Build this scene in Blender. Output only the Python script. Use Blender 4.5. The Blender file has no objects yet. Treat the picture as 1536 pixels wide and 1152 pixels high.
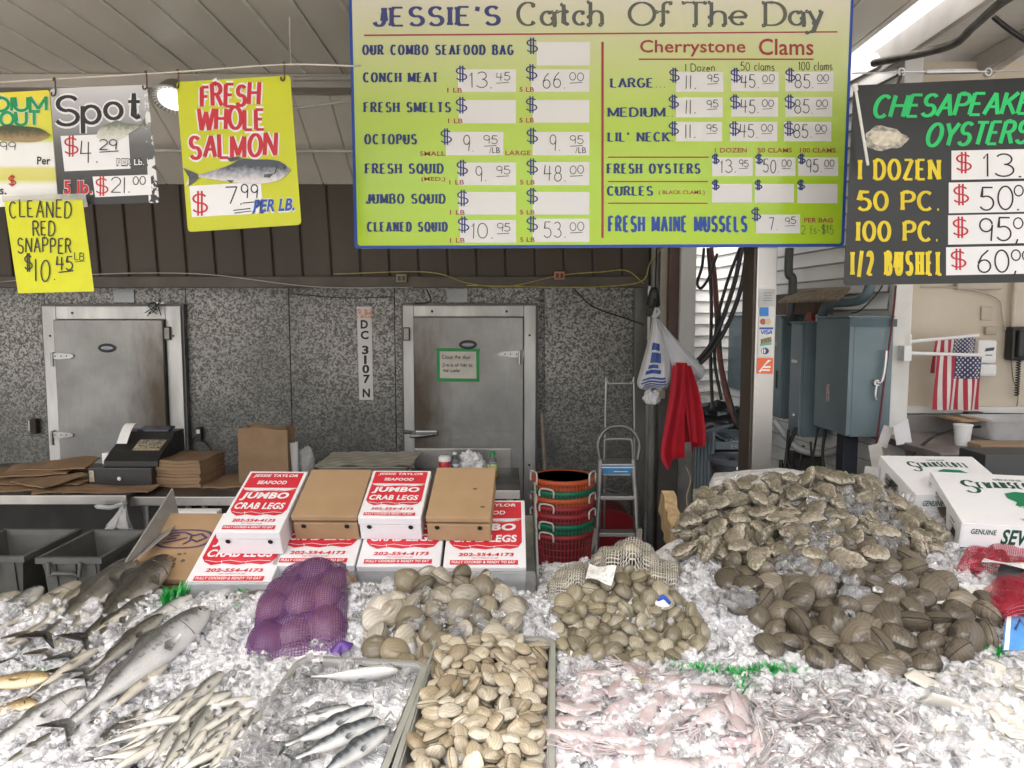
import bpy, bmesh, math, random
import numpy as np
from mathutils import Vector as V, Matrix, noise as mnoise
random.seed(7); np.random.seed(7)
R = math.radians
sc = bpy.context.scene
COL = sc.collection

# ---------------------------------------------------------------- camera, sky, sun, exposure
PITCH = 4.95; FPX = 1109.0; CZ = 1.65
cam_data = bpy.data.cameras.new('camera'); cam = bpy.data.objects.new('camera', cam_data); COL.objects.link(cam)
cam_data.sensor_width = 36; cam_data.lens = 36 * FPX / 1536; cam_data.clip_end = 2000; cam_data.clip_start = .05
cam.location = (0, 0, CZ); cam.rotation_euler = (R(90 - PITCH), 0, 0)
sc.camera = cam
world = bpy.data.worlds.new('World'); sc.world = world; world.use_nodes = True
wn = world.node_tree; bg = wn.nodes['Background']
sky = wn.nodes.new('ShaderNodeTexSky'); sky.sky_type = 'NISHITA'; sky.sun_disc = False
SUN_EL, SUN_AZ = 58, 205          # the sun stands high, behind the viewer and a little to one side
sky.sun_elevation = R(SUN_EL); sky.sun_rotation = R(SUN_AZ); sky.air_density = 1.0; sky.dust_density = 8.0; sky.ozone_density = .6
bg.inputs['Strength'].default_value = .15
hz = wn.nodes.new('ShaderNodeHueSaturation'); hz.inputs['Saturation'].default_value = .35      # a thin white overcast
wn.links.new(sky.outputs[0], hz.inputs['Color']); wn.links.new(hz.outputs[0], bg.inputs[0])
sd = bpy.data.lights.new('sun', 'SUN'); sun = bpy.data.objects.new('sun', sd); COL.objects.link(sun)
sd.energy = .7; sd.angle = R(30); sd.color = (1, .95, .88)
sdir = V((math.sin(R(SUN_AZ)) * math.cos(R(SUN_EL)), math.cos(R(SUN_AZ)) * math.cos(R(SUN_EL)), math.sin(R(SUN_EL))))
sun.rotation_euler = sdir.to_track_quat('Z', 'Y').to_euler()
sc.view_settings.view_transform = 'Standard'; sc.view_settings.look = 'None'
sc.view_settings.gamma = 1; sc.view_settings.exposure = 1.82
cy = sc.cycles
cy.max_bounces = 10; cy.transmission_bounces = 7; cy.transparent_max_bounces = 28; cy.diffuse_bounces = 5; cy.glossy_bounces = 4
cy.caustics_refractive = True; cy.caustics_reflective = False; cy.sample_clamp_indirect = 6

# ---------------------------------------------------------------- geometry of the view, used to place things at a chosen real distance
CT, ST = math.cos(R(PITCH)), math.sin(R(PITCH))
def ray(px, py):
    a, b = (px - 768) / FPX, -(py - 576) / FPX
    return V((a, CT + b * ST, -ST + b * CT))
CAM = V((0, 0, CZ))
def at(px, py, Y):
    d = ray(px, py); return CAM + d * (Y / d.y)
def atz(px, py, z):
    d = ray(px, py); return CAM + d * ((z - CZ) / d.z)

# ---------------------------------------------------------------- materials
MATS = {}
def newmat(name):
    m = bpy.data.materials.new(name); m.use_nodes = True
    return m, m.node_tree, m.node_tree.nodes['Principled BSDF']
def nd(nt, t, **k):
    n = nt.nodes.new(t)
    for a, b in k.items():
        if a.startswith('i_'): n.inputs[int(a[2:])].default_value = b
        else: setattr(n, a, b)
    return n
def coord(nt, which='Object'):
    return nt.nodes.new('ShaderNodeTexCoord').outputs[which]
def noise_fac(nt, co, scale, detail=4, lo=.35, hi=.65, stretch=None, rough=.55):
    if stretch:
        mp = nd(nt, 'ShaderNodeMapping'); nt.links.new(co, mp.inputs[0]); mp.inputs['Scale'].default_value = stretch; co = mp.outputs[0]
    n = nd(nt, 'ShaderNodeTexNoise'); nt.links.new(co, n.inputs['Vector'])
    n.inputs['Scale'].default_value = scale; n.inputs['Detail'].default_value = detail; n.inputs['Roughness'].default_value = rough
    r = nd(nt, 'ShaderNodeMapRange'); nt.links.new(n.outputs[0], r.inputs[0]); r.inputs[1].default_value = lo; r.inputs[2].default_value = hi
    return r.outputs[0]
def mixc(nt, fac, a, b, mode='MIX'):
    m = nd(nt, 'ShaderNodeMix', data_type='RGBA', blend_type=mode)
    for s, v in ((m.inputs[0], fac), (m.inputs[6], a), (m.inputs[7], b)):
        if hasattr(v, 'is_output'): nt.links.new(v, s)
        elif isinstance(v, (int, float)): s.default_value = v
        else: s.default_value = (*v[:3], 1)
    return m.outputs[2]
def mth(nt, op, a, b=None, c=None, clamp=False):
    m = nd(nt, 'ShaderNodeMath', operation=op); m.use_clamp = clamp
    for i, v in enumerate((a, b, c)):
        if v is None: continue
        if hasattr(v, 'is_output'): nt.links.new(v, m.inputs[i])
        else: m.inputs[i].default_value = v
    return m.outputs[0]
def bump(nt, bs, h, strength=.3, dist=.01):
    b = nd(nt, 'ShaderNodeBump'); b.inputs['Strength'].default_value = strength; b.inputs['Distance'].default_value = dist
    nt.links.new(h, b.inputs['Height']); nt.links.new(b.outputs[0], bs.inputs['Normal'])
def M(name, col, rough=.5, metal=0., col2=None, scale=6., detail=5, lo=.35, hi=.65, bmp=0., bscale=60., stretch=None, rvar=0., rnd=0., spec=None, bdist=.004, sss=0, trans=0, ior=None):
    if name in MATS: return MATS[name]
    m, nt, bs = newmat(name); co = coord(nt)
    if col2 is None: col2 = tuple(c * .8 for c in col)
    f = noise_fac(nt, co, scale, detail, lo, hi, stretch)
    c = mixc(nt, f, col, col2)
    if rnd:
        oi = nd(nt, 'ShaderNodeObjectInfo'); h = nd(nt, 'ShaderNodeHueSaturation')
        nt.links.new(mth(nt, 'MULTIPLY_ADD', oi.outputs['Random'], rnd, 1 - rnd / 2), h.inputs['Value']); nt.links.new(c, h.inputs['Color']); c = h.outputs[0]
    nt.links.new(c, bs.inputs['Base Color'])
    bs.inputs['Metallic'].default_value = metal; bs.inputs['Roughness'].default_value = rough
    if rvar: nt.links.new(mth(nt, 'MULTIPLY_ADD', f, rvar, rough, True), bs.inputs['Roughness'])
    if spec is not None: bs.inputs['Specular IOR Level'].default_value = spec
    if trans: bs.inputs['Transmission Weight'].default_value = trans
    if ior: bs.inputs['IOR'].default_value = ior
    if sss: bs.inputs['Subsurface Weight'].default_value = sss; bs.inputs['Subsurface Radius'].default_value = (.02, .012, .008); bs.inputs['Subsurface Scale'].default_value = .5
    if bmp: bump(nt, bs, noise_fac(nt, co, bscale, 4, 0, 1, stretch), bmp, bdist)
    MATS[name] = m; return m

# ---------------------------------------------------------------- mesh building
def wloc(o):
    p = V((0, 0, 0))
    while o: p += o.location; o = o.parent
    return p
class MB:
    def __init__(s): s.v = []; s.f = []; s.m = []; s.uv = None
    def add(s, vs, fs, mi=0):
        o = len(s.v); s.v += [tuple(p) for p in vs]; s.f += [tuple(i + o for i in f) for f in fs]; s.m += [mi] * len(fs); return s
    def box(s, lo, hi, mat=None, bev=0., mi=0):
        lo, hi = V(lo), V(hi)
        if bev > 0:
            bm = bmesh.new(); bmesh.ops.create_cube(bm, size=1)
            d = hi - lo; c = (hi + lo) / 2
            for v in bm.verts: v.co = V((v.co.x * d.x, v.co.y * d.y, v.co.z * d.z)) + c
            bmesh.ops.bevel(bm, geom=bm.edges[:], offset=min(bev, .45 * min(d)), segments=2, affect='EDGES', profile=.6)
            bm.verts.index_update(); vs = [v.co.copy() for v in bm.verts]; fs = [[v.index for v in f.verts] for f in bm.faces]; bm.free()
        else:
            x0, y0, z0 = lo; x1, y1, z1 = hi
            vs = [V(p) for p in ((x0, y0, z0), (x1, y0, z0), (x1, y1, z0), (x0, y1, z0), (x0, y0, z1), (x1, y0, z1), (x1, y1, z1), (x0, y1, z1))]
            fs = [(0, 3, 2, 1), (4, 5, 6, 7), (0, 1, 5, 4), (1, 2, 6, 5), (2, 3, 7, 6), (3, 0, 4, 7)]
        if mat is not None: vs = [mat @ v for v in vs]
        return s.add(vs, fs, mi)
    def tube(s, pts, r, n=8, caps=True, closed=False, mi=0):
        pts = [V(p) for p in pts]; rs = r if isinstance(r, (list, tuple)) else [r] * len(pts)
        vs, fs = [], []; prev = None; N = len(pts)
        for i, p in enumerate(pts):
            t = (pts[(i + 1) % N] - pts[i - 1]) if closed else (pts[min(i + 1, N - 1)] - pts[max(i - 1, 0)])
            if t.length < 1e-9: t = V((0, 0, 1))
            t.normalize()
            if prev is None: a = t.orthogonal().normalized()
            else:
                a = prev - t * prev.dot(t); a = a.normalized() if a.length > 1e-6 else t.orthogonal().normalized()
            prev = a; b = t.cross(a)
            for k in range(n):
                w = 2 * math.pi * k / n; vs.append(p + (a * math.cos(w) + b * math.sin(w)) * rs[i])
        for i in range(N if closed else N - 1):
            j = (i + 1) % N
            for k in range(n): fs.append((i * n + k, i * n + (k + 1) % n, j * n + (k + 1) % n, j * n + k))
        if caps and not closed: fs += [tuple(range(n - 1, -1, -1)), tuple(range((N - 1) * n, N * n))]
        return s.add(vs, fs, mi)
    def lathe(s, prof, c, n=24, mat=None, mi=0, sx=1, sy=1):
        vs, fs = [], []; c = V(c)
        for r, z in prof:
            for k in range(n):
                w = 2 * math.pi * k / n; vs.append(V((r * math.cos(w) * sx, r * math.sin(w) * sy, z)))
        for i in range(len(prof) - 1):
            for k in range(n): fs.append((i * n + k, i * n + (k + 1) % n, (i + 1) * n + (k + 1) % n, (i + 1) * n + k))
        if prof[0][0] > 1e-5: fs.append(tuple(range(n - 1, -1, -1)))
        if prof[-1][0] > 1e-5: fs.append(tuple(range((len(prof) - 1) * n, len(prof) * n)))
        if mat is not None: vs = [mat @ v for v in vs]
        return s.add([v + c for v in vs], fs, mi)
    def poly(s, pts, mi=0): return s.add(pts, [tuple(range(len(pts)))], mi)
    def prism(s, pts, dv, mi=0):
        n = len(pts); dv = V(dv); pts = [V(p) for p in pts]
        return s.add(pts + [p + dv for p in pts], [tuple(range(n - 1, -1, -1)), tuple(range(n, 2 * n))] + [(i, (i + 1) % n, n + (i + 1) % n, n + i) for i in range(n)], mi)
    def grid(s, fn, nu, nv, mi=0, closeu=False):
        vs = [fn(i / (nu if closeu else nu - 1), j / (nv - 1)) for j in range(nv) for i in range(nu)]
        fs = [(j * nu + i, j * nu + (i + 1) % nu, (j + 1) * nu + (i + 1) % nu, (j + 1) * nu + i) for j in range(nv - 1) for i in range(nu if closeu else nu - 1)]
        return s.add(vs, fs, mi)
    def build(s, name, mat, parent=None, smooth=None):
        me = bpy.data.meshes.new(name); off = wloc(parent) if parent else V((0, 0, 0))
        vs = s.v if off.length < 1e-12 else (np.array(s.v, float).reshape(-1, 3) - np.array(off)).tolist()
        me.from_pydata(vs, [], s.f)
        mats = mat if isinstance(mat, (list, tuple)) else [mat]
        for m in mats: me.materials.append(m)
        if len(mats) > 1: me.polygons.foreach_set('material_index', s.m)
        if s.uv is not None:
            ul = me.uv_layers.new(name='net'); li = np.zeros(len(me.loops), int); me.loops.foreach_get('vertex_index', li)
            ul.data.foreach_set('uv', np.array(s.uv, np.float32)[li].ravel())
        if smooth is not None:
            me.polygons.foreach_set('use_smooth', [True] * len(me.polygons))
            if smooth < 180: me.set_sharp_from_angle(angle=R(smooth))
        me.update()
        o = bpy.data.objects.new(name, me); COL.objects.link(o)
        if parent: o.parent = parent
        return o
def tag(o, label=None, cat=None, group=None, kind=None):
    if label: o['label'] = label
    if cat: o['category'] = cat
    if group: o['group'] = group
    if kind: o['kind'] = kind
    return o
def thing(name, label, cat, loc, group=None):
    o = bpy.data.objects.new(name, None); COL.objects.link(o); o.location = V(loc); o.empty_display_size = .05
    return tag(o, label, cat, group)
def struct(name, mb, mat, smooth=None): return tag(mb.build(name, mat, None, smooth), kind='structure')
def copy_obj(o, parent=None):
    c = o.copy(); COL.objects.link(c); c.parent = parent
    for ch in list(o.children): copy_obj(ch, c)
    return c
def cable(pts, n=12):
    """smooth path through points"""
    pts = [V(p) for p in pts]; out = []
    P = [pts[0] * 2 - pts[1]] + pts + [pts[-1] * 2 - pts[-2]]
    for i in range(1, len(P) - 2):
        for k in range(n):
            t = k / n; a, b, c, d = P[i - 1], P[i], P[i + 1], P[i + 2]
            out.append(.5 * ((2 * b) + (c - a) * t + (2 * a - 5 * b + 4 * c - d) * t * t + (3 * b - a - 3 * c + d) * t ** 3))
    return out + [pts[-1]]

# ---------------------------------------------------------------- lettering: a stroke alphabet, and outlines of the built-in font
def ac(cx, cy, rx, ry, a0, a1, n=12): return [(cx + rx * math.cos(R(a0 + (a1 - a0) * i / n)), cy + ry * math.sin(R(a0 + (a1 - a0) * i / n))) for i in range(n + 1)]
G = {
'A': (.7, [[(0, 0), (.35, 1)], [(.35, 1), (.7, 0)], [(.13, .36), (.57, .36)]]),
'B': (.62, [[(0, 0), (0, 1)], [(0, 1), (.3, 1)] + ac(.3, .77, .25, .23, 90, -90) + [(0, .54)], [(.3, .54)] + ac(.3, .27, .31, .27, 90, -90) + [(0, 0)]]),
'C': (.68, [ac(.36, .5, .36, .5, 48, 312, 18)]),
'D': (.66, [[(0, 0), (0, 1)], [(0, 1), (.25, 1)] + ac(.25, .5, .41, .5, 90, -90, 14) + [(0, 0)]]),
'E': (.55, [[(0, 0), (0, 1)], [(0, 1), (.52, 1)], [(0, .52), (.42, .52)], [(0, 0), (.54, 0)]]),
'F': (.52, [[(0, 0), (0, 1)], [(0, 1), (.52, 1)], [(0, .52), (.42, .52)]]),
'G': (.7, [ac(.36, .5, .36, .5, 48, 340, 18) + [(.7, .44)], [(.42, .44), (.72, .44)]]),
'H': (.65, [[(0, 0), (0, 1)], [(.65, 0), (.65, 1)], [(0, .52), (.65, .52)]]),
'I': (.08, [[(.04, 0), (.04, 1)]]),
'J': (.48, [[(.45, 1), (.45, .28)] + ac(.22, .28, .23, .28, 0, -165)]),
'K': (.64, [[(0, 0), (0, 1)], [(.6, 1), (0, .42)], [(.2, .58), (.64, 0)]]),
'L': (.52, [[(0, 1), (0, 0)], [(0, 0), (.52, 0)]]),
'M': (.82, [[(0, 0), (0, 1)], [(0, 1), (.41, .1)], [(.41, .1), (.82, 1)], [(.82, 1), (.82, 0)]]),
'N': (.66, [[(0, 0), (0, 1)], [(0, 1), (.66, 0)], [(.66, 0), (.66, 1)]]),
'O': (.74, [ac(.37, .5, .37, .5, 90, 450, 24)]),
'P': (.58, [[(0, 0), (0, 1)], [(0, 1), (.3, 1)] + ac(.3, .74, .28, .26, 90, -90) + [(0, .48)]]),
'Q': (.74, [ac(.37, .5, .37, .5, 90, 450, 24), [(.42, .24), (.74, -.08)]]),
'R': (.64, [[(0, 0), (0, 1)], [(0, 1), (.3, 1)] + ac(.3, .76, .27, .24, 90, -90) + [(0, .52)], [(.3, .52), (.62, 0)]]),
'S': (.6, [ac(.3, .75, .27, .25, 30, 265) + ac(.3, .26, .3, .26, 85, -155)]),
'T': (.64, [[(.32, 0), (.32, 1)], [(0, 1), (.64, 1)]]),
'U': (.64, [[(0, 1), (0, .32)] + ac(.32, .32, .32, .32, 180, 360) + [(.64, 1)]]),
'V': (.68, [[(0, 1), (.34, 0)], [(.34, 0), (.68, 1)]]),
'W': (.95, [[(0, 1), (.24, 0)], [(.24, 0), (.475, .85)], [(.475, .85), (.71, 0)], [(.71, 0), (.95, 1)]]),
'X': (.64, [[(0, 0), (.62, 1)], [(0, 1), (.64, 0)]]),
'Y': (.66, [[(0, 1), (.33, .48)], [(.66, 1), (.33, .48)], [(.33, .48), (.33, 0)]]),
'Z': (.6, [[(.02, 1), (.58, 1)], [(.58, 1), (0, 0)], [(0, 0), (.6, 0)]]),
'0': (.6, [ac(.3, .5, .3, .5, 80, 440, 22)]),
'1': (.24, [[(.02, .78), (.14, 1), (.14, 0)]]), '|': (.1, [[(.05, 1), (.03, 0)]]),
'2': (.58, [ac(.29, .72, .28, .28, 165, -38) + [(0, 0)], [(0, 0), (.58, 0)]]),
'3': (.56, [ac(.26, .76, .24, .24, 150, -85), ac(.26, .27, .3, .27, 88, -150)]),
'4': (.6, [[(.1, 1), (.03, .42), (.6, .44)], [(.46, .95), (.42, 0)]]),
'5': (.58, [[(.52, 1), (.1, 1), (.06, .58)] + ac(.26, .31, .3, .31, 118, -150)]),
'6': (.58, [[(.45, 1), (.18, .74), (.03, .42)] + ac(.29, .28, .27, .28, 165, -195, 18)]),
'7': (.56, [[(0, .98), (.56, 1)], [(.56, 1), (.22, 0)]]),
'8': (.56, [ac(.28, .76, .22, .24, -90, 270, 18), ac(.28, .27, .28, .27, 90, 450, 18)]),
'9': (.56, [ac(.28, .7, .26, .29, 10, 360, 18) + [(.54, .72), (.48, 0)]]),
'$': (.6, [ac(.3, .73, .27, .22, 30, 265) + ac(.3, .28, .3, .23, 85, -155), [(.23, 1.12), (.23, -.12)], [(.38, 1.12), (.38, -.12)]]),
'.': (.1, [[(.02, .02), (.1, .02)]]), ',': (.12, [[(.1, .08), (.02, -.14)]]), "'": (.14, [[(.08, 1), (.04, .76)]]), '-': (.4, [[(.02, .45), (.38, .45)]]),
'/': (.45, [[(0, -.1), (.42, 1.05)]]), '(': (.22, [ac(.3, .45, .25, .6, 130, 230)]), ')': (.22, [ac(-.05, .45, .25, .6, -50, 50)]), ' ': (.32, []),
'a': (.5, [ac(.24, .3, .23, .3, 60, 360, 14), [(.47, .58), (.47, .06), (.54, 0)]]), 'b': (.5, [[(0, 1), (0, .02)], ac(.24, .3, .24, .3, 150, -160, 14)]),
'c': (.44, [ac(.24, .3, .23, .3, 50, 310, 14)]), 'd': (.5, [ac(.23, .3, .22, .3, 40, 330, 14), [(.46, 1), (.46, 0)]]),
'e': (.48, [[(.03, .32), (.46, .34)] + ac(.24, .3, .23, .3, 15, 310, 14)]), 'f': (.36, [ac(.3, .82, .16, .18, 50, 180) + [(.14, 0)], [(0, .58), (.32, .58)]]),
'h': (.48, [[(.02, 1), (.02, 0)], [(.02, .35)] + ac(.23, .38, .2, .22, 170, 0) + [(.44, 0)]]), 'i': (.08, [[(.04, .6), (.04, 0)], [(.02, .8), (.06, .82)]]),
'l': (.1, [[(.04, 1), (.04, 0)]]), 'm': (.76, [[(.02, .6), (.02, 0)], [(.02, .35)] + ac(.2, .4, .17, .2, 170, 0) + [(.37, 0)], [(.37, .35)] + ac(.55, .4, .17, .2, 170, 0) + [(.73, 0)]]),
'n': (.48, [[(.02, .6), (.02, 0)], [(.02, .35)] + ac(.23, .38, .2, .22, 170, 0) + [(.44, 0)]]), 'o': (.5, [ac(.25, .3, .24, .3, 90, 450, 18)]),
'p': (.5, [[(.02, .6), (.02, -.35)], ac(.25, .3, .23, .3, 160, -170, 14)]), 'r': (.34, [[(.02, .6), (.02, 0)], [(.02, .35)] + ac(.2, .38, .17, .22, 170, 50)]),
's': (.4, [ac(.2, .45, .17, .15, 30, 265, 8) + ac(.2, .15, .2, .15, 85, -155, 8)]), 't': (.36, [[(.16, .9), (.16, .1), (.24, .02), (.34, .06)], [(0, .6), (.33, .6)]]),
'u': (.48, [[(.02, .6), (.02, .22)] + ac(.23, .22, .21, .22, 180, 340) + [(.44, .6)], [(.44, .3), (.46, 0)]]), 'y': (.48, [[(.02, .6), (.24, .08)], [(.46, .6), (.16, -.3), (.02, -.34)]]),
'z': (.44, [[(.02, .58), (.42, .58), (.02, 0), (.44, 0)]]), 'k': (.44, [[(.02, 1), (.02, 0)], [(.4, .6), (.02, .25)], [(.15, .36), (.44, 0)]]), 'g': (.5, [ac(.24, .3, .23, .3, 60, 360, 14), [(.47, .58), (.45, -.2), (.2, -.36), (.04, -.22)]]),
'v': (.46, [[(.02, .6), (.23, 0)], [(.23, 0), (.44, .6)]]),
}
def ribbon(pts, wfun):
    """outline quads of a pen stroke; wfun(nx, ny) gives the half width"""
    n = len(pts); vs = []
    closed = n > 3 and abs(pts[0][0] - pts[-1][0]) + abs(pts[0][1] - pts[-1][1]) < 1e-6
    for i in range(n):
        if closed: a, b = pts[i - 1 if i > 0 else n - 2], pts[i + 1 if i < n - 1 else 1]
        else: a, b = pts[max(i - 1, 0)], pts[min(i + 1, n - 1)]
        dx, dy = b[0] - a[0], b[1] - a[1]; l = math.hypot(dx, dy) or 1; nx, ny = -dy / l, dx / l
        k = 1.
        if 0 < i < n - 1:
            e = (pts[i + 1][0] - pts[i][0], pts[i + 1][1] - pts[i][1]); el = math.hypot(*e) or 1
            k = 1 / max(.55, abs((nx * -e[1] + ny * e[0]) / el))
        w = wfun(nx, ny) * k
        vs += [(pts[i][0] + nx * w, pts[i][1] + ny * w), (pts[i][0] - nx * w, pts[i][1] - ny * w)]
    return vs, [(2 * i, 2 * i + 1, 2 * i + 3, 2 * i + 2) for i in range(n - 1)]
def text_width(t, wx, track, size): return sum(G[c][0] * wx + track for c in t) * size - track * size
def stroke_text(mb, fmap, t, x, y, size, thick, thin=None, wx=1., track=.18, slant=0., serif=0., curl=False, width=None, jit=0., rise=0., lay=0, arc=0.):
    """x, y is the left end of the base line in a plane whose y grows downwards; fmap(x, y, layer) gives the point in space"""
    thin = thick if thin is None else thin
    if width: wx = max(.2, (width / size + track - len(t) * track) / sum(G[c][0] for c in t))
    x0 = x; cnt = 0; total = text_width(t, wx, track, size)
    for ch in t:
        w, strokes = G[ch]; jy = random.uniform(-jit, jit) * size; js = 1 + random.uniform(-jit, jit); jr = random.uniform(-jit, jit) * .8
        up = rise * (x - x0) / max(total, 1e-6) + arc * (1 - (2 * (x - x0) / max(total, 1e-6) - 1) ** 2)
        def pm(p):
            gx, gy = p; return (x + (gx * wx + gy * (slant + jr)) * size * js, y - gy * size * js + jy - up)
        wf = lambda nx, ny: (thin + (thick - thin) * abs(nx)) / 2
        for st in strokes:
            pts = [pm(p) for p in st]
            d = lambda: lay + .06 * (cnt % 9)
            if thick == thin and len(pts) >= 2:      # round pen: lengthen the ends a little
                pass
            vs, fs = ribbon(pts, wf); mb.add([fmap(a, b, d()) for a, b in vs], fs); cnt += 1
            if serif and ch not in "$.,'-/()" and not ch.islower():
                for p, q in ((st[0], st[1]), (st[-1], st[-2])):
                    if abs(p[1] - q[1]) > .3 and (abs(p[1]) < .02 or abs(p[1] - 1) < .02) and abs(p[0] - q[0]) < .5:
                        a, b = pm(p); hh = thin * .62; sw = serif * size + thick / 2
                        if p[1] < .5: b -= hh
                        else: b += hh
                        mb.add([fmap(a - sw, b - hh, d()), fmap(a + sw, b - hh, d()), fmap(a + sw, b + hh, d()), fmap(a - sw, b + hh, d())], [(0, 1, 2, 3)]); cnt += 1
            if curl and ch not in ".'" :
                for p, q in ((st[0], st[1]), (st[-1], st[-2])):
                    if abs(st[0][0] - st[-1][0]) + abs(st[0][1] - st[-1][1]) < .01: break
                    a, b = pm(p); r = size * .085
                    sp = [(a + r * (1 - .1 * k) * math.cos(k * .75) - r, b + r * (1 - .1 * k) * math.sin(k * .75)) for k in range(9)]
                    vs, fs = ribbon(sp, lambda nx, ny: thin / 2); mb.add([fmap(u, v, d()) for u, v in vs], fs); cnt += 1
        x += (w * wx + track) * size
    return x
_FT = {}
def font_text(mb, fmap, t, x0, ybase, width, height, bold=.0, shear=0., lay=0, rise=0.):
    """outlines of Blender's built-in font, fitted to width and height"""
    key = (t, bold, shear)
    if key not in _FT:
        cu = bpy.data.curves.new('t', 'FONT'); cu.body = t; cu.size = 1; cu.offset = bold; cu.shear = shear; cu.resolution_u = 3; cu.space_character = 1 + bold * 1.5
        o = bpy.data.objects.new('t', cu); COL.objects.link(o); dg = bpy.context.evaluated_depsgraph_get()
        me = bpy.data.meshes.new_from_object(o.evaluated_get(dg))
        vs = np.array([v.co[:2] for v in me.vertices]); fs = [tuple(p.vertices) for p in me.polygons]
        bpy.data.objects.remove(o); bpy.data.curves.remove(cu); bpy.data.meshes.remove(me)
        vs -= vs.min(0); _FT[key] = (vs, fs)
    vs, fs = _FT[key]; ex = vs.max(0)
    mb.add([fmap(x0 + a / ex[0] * width, ybase - b / ex[1] * height - rise * a / ex[0], lay) for a, b in vs], fs)

class Board:
    """a flat board in space, laid out in the photograph's pixels on the board's own plane"""
    def __init__(s, name, label, cat, corners, Ys, thick=.006, group=None, round_px=4):
        p = [at(x, y, Y) for (x, y), Y in zip(corners, Ys)]       # TL TR BR BL
        s.o = p[3]; u = (p[2] - p[3]).normalized(); v = p[0] - p[3]; s.n = u.cross(v).normalized()
        s.c = corners; s.root = thing(name, label, cat, (p[2] + p[3]) / 2, group); s.thick = thick; s.rpx = round_px
    def pt(s, px, py, lay=0):
        d = ray(px, py); n = s.n
        return CAM + d * ((s.o - CAM).dot(n) / d.dot(n)) + n * (lay * .0009)
    def outline(s, inset=0., r=None):
        r = s.rpx if r is None else r; c = [V(q) for q in s.c]; ctr = sum(c, V((0, 0))) / 4; out = []
        c = [q + V((inset if q.x < ctr.x else -inset, inset if q.y < ctr.y else -inset)) for q in c]
        for i in range(4):
            p, a, b = c[i], (c[i - 1] - c[i]).normalized(), (c[(i + 1) % 4] - c[i]).normalized()
            for k in range(5):
                t = k / 4; out.append(p + a * r * (1 - t) ** 2 + b * r * t ** 2)
        return out
    def panel(s, mat, name='panel'):
        pts = [s.pt(q.x, q.y) for q in s.outline()]
        return MB().prism(pts, -s.n * s.thick).build(name, mat, s.root)
    def rect(s, mb, x0, y0, x1, y1, lay=1, skew=0.):
        return mb.add([s.pt(x0, y0, lay), s.pt(x1, y0 + skew, lay), s.pt(x1, y1 + skew, lay), s.pt(x0, y1, lay)], [(0, 3, 2, 1)])
    def poly(s, mb, pts, lay=1): return mb.poly([s.pt(x, y, lay) for x, y in pts])
# ---------------------------------------------------------------- material set
STEEL = M('steel', (.62, .62, .62), .32, .9, (.45, .45, .46), 3, bmp=.05, bscale=40, rvar=.15)
DOORSTEEL = None
WHITE = M('white_paint', (.78, .78, .76), .5, 0, (.66, .65, .62), 4)
WHITEPL = M('white_plastic', (.82, .82, .82), .35, 0, (.76, .76, .77), 5)
BLACKPL = M('black_plastic', (.012, .012, .013), .4, 0, (.02, .02, .02), 8)
RUBBER = M('black_rubber', (.014, .014, .015), .6, 0, (.025, .025, .026), 8)
DARK = M('dark_metal', (.03, .03, .03), .5, .3, (.05, .045, .04), 6)
KRAFT = M('kraft_card', (.40, .265, .15), .8, 0, (.34, .22, .12), 5, bmp=.06, bscale=120, rnd=.12)
KRAFTD = M('kraft_paper', (.30, .195, .115), .8, 0, (.24, .15, .085), 6, bmp=.25, bscale=14, bdist=.01, rnd=.25)
CARDW = M('white_card', (.80, .80, .82), .55, 0, (.74, .74, .77), 4, bmp=.03, bscale=90)
PAPER = M('paper_white', (.82, .81, .80), .6, 0, (.78, .77, .77), 4)
RED = M('print_red', (.62, .025, .045), .5, 0, (.56, .022, .04), 6)
INKRED = M('ink_red', (.55, .02, .035), .5); INKBLUE = M('ink_blue', (.025, .045, .20), .5, 0, (.02, .035, .16)); INKBLK = M('ink_black', (.015, .015, .017), .5)
INKGREY = M('ink_grey_marker', (.035, .035, .04), .5); INKGREEN = M('ink_green', (.0, .33, .085), .5); INKYEL = M('ink_yellow', (.80, .62, .02), .5)
INKROSE = M('ink_rose', (.42, .05, .07), .5); INKOLIVE = M('ink_olive', (.14, .16, .10), .5); INKBLUE2 = M('ink_bright_blue', (.02, .08, .42), .5)
INKNEON = M('ink_neon_green', (.02, .60, .16), .5); NEON = M('neon_yellow', (.54, .57, .012), .45, 0, (.50, .53, .012), 3)
NEONP = M('neon_paper', (.68, .70, .005), .5, 0, (.62, .62, .005), 7, bmp=.3, bscale=9, bdist=.01)

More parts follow.
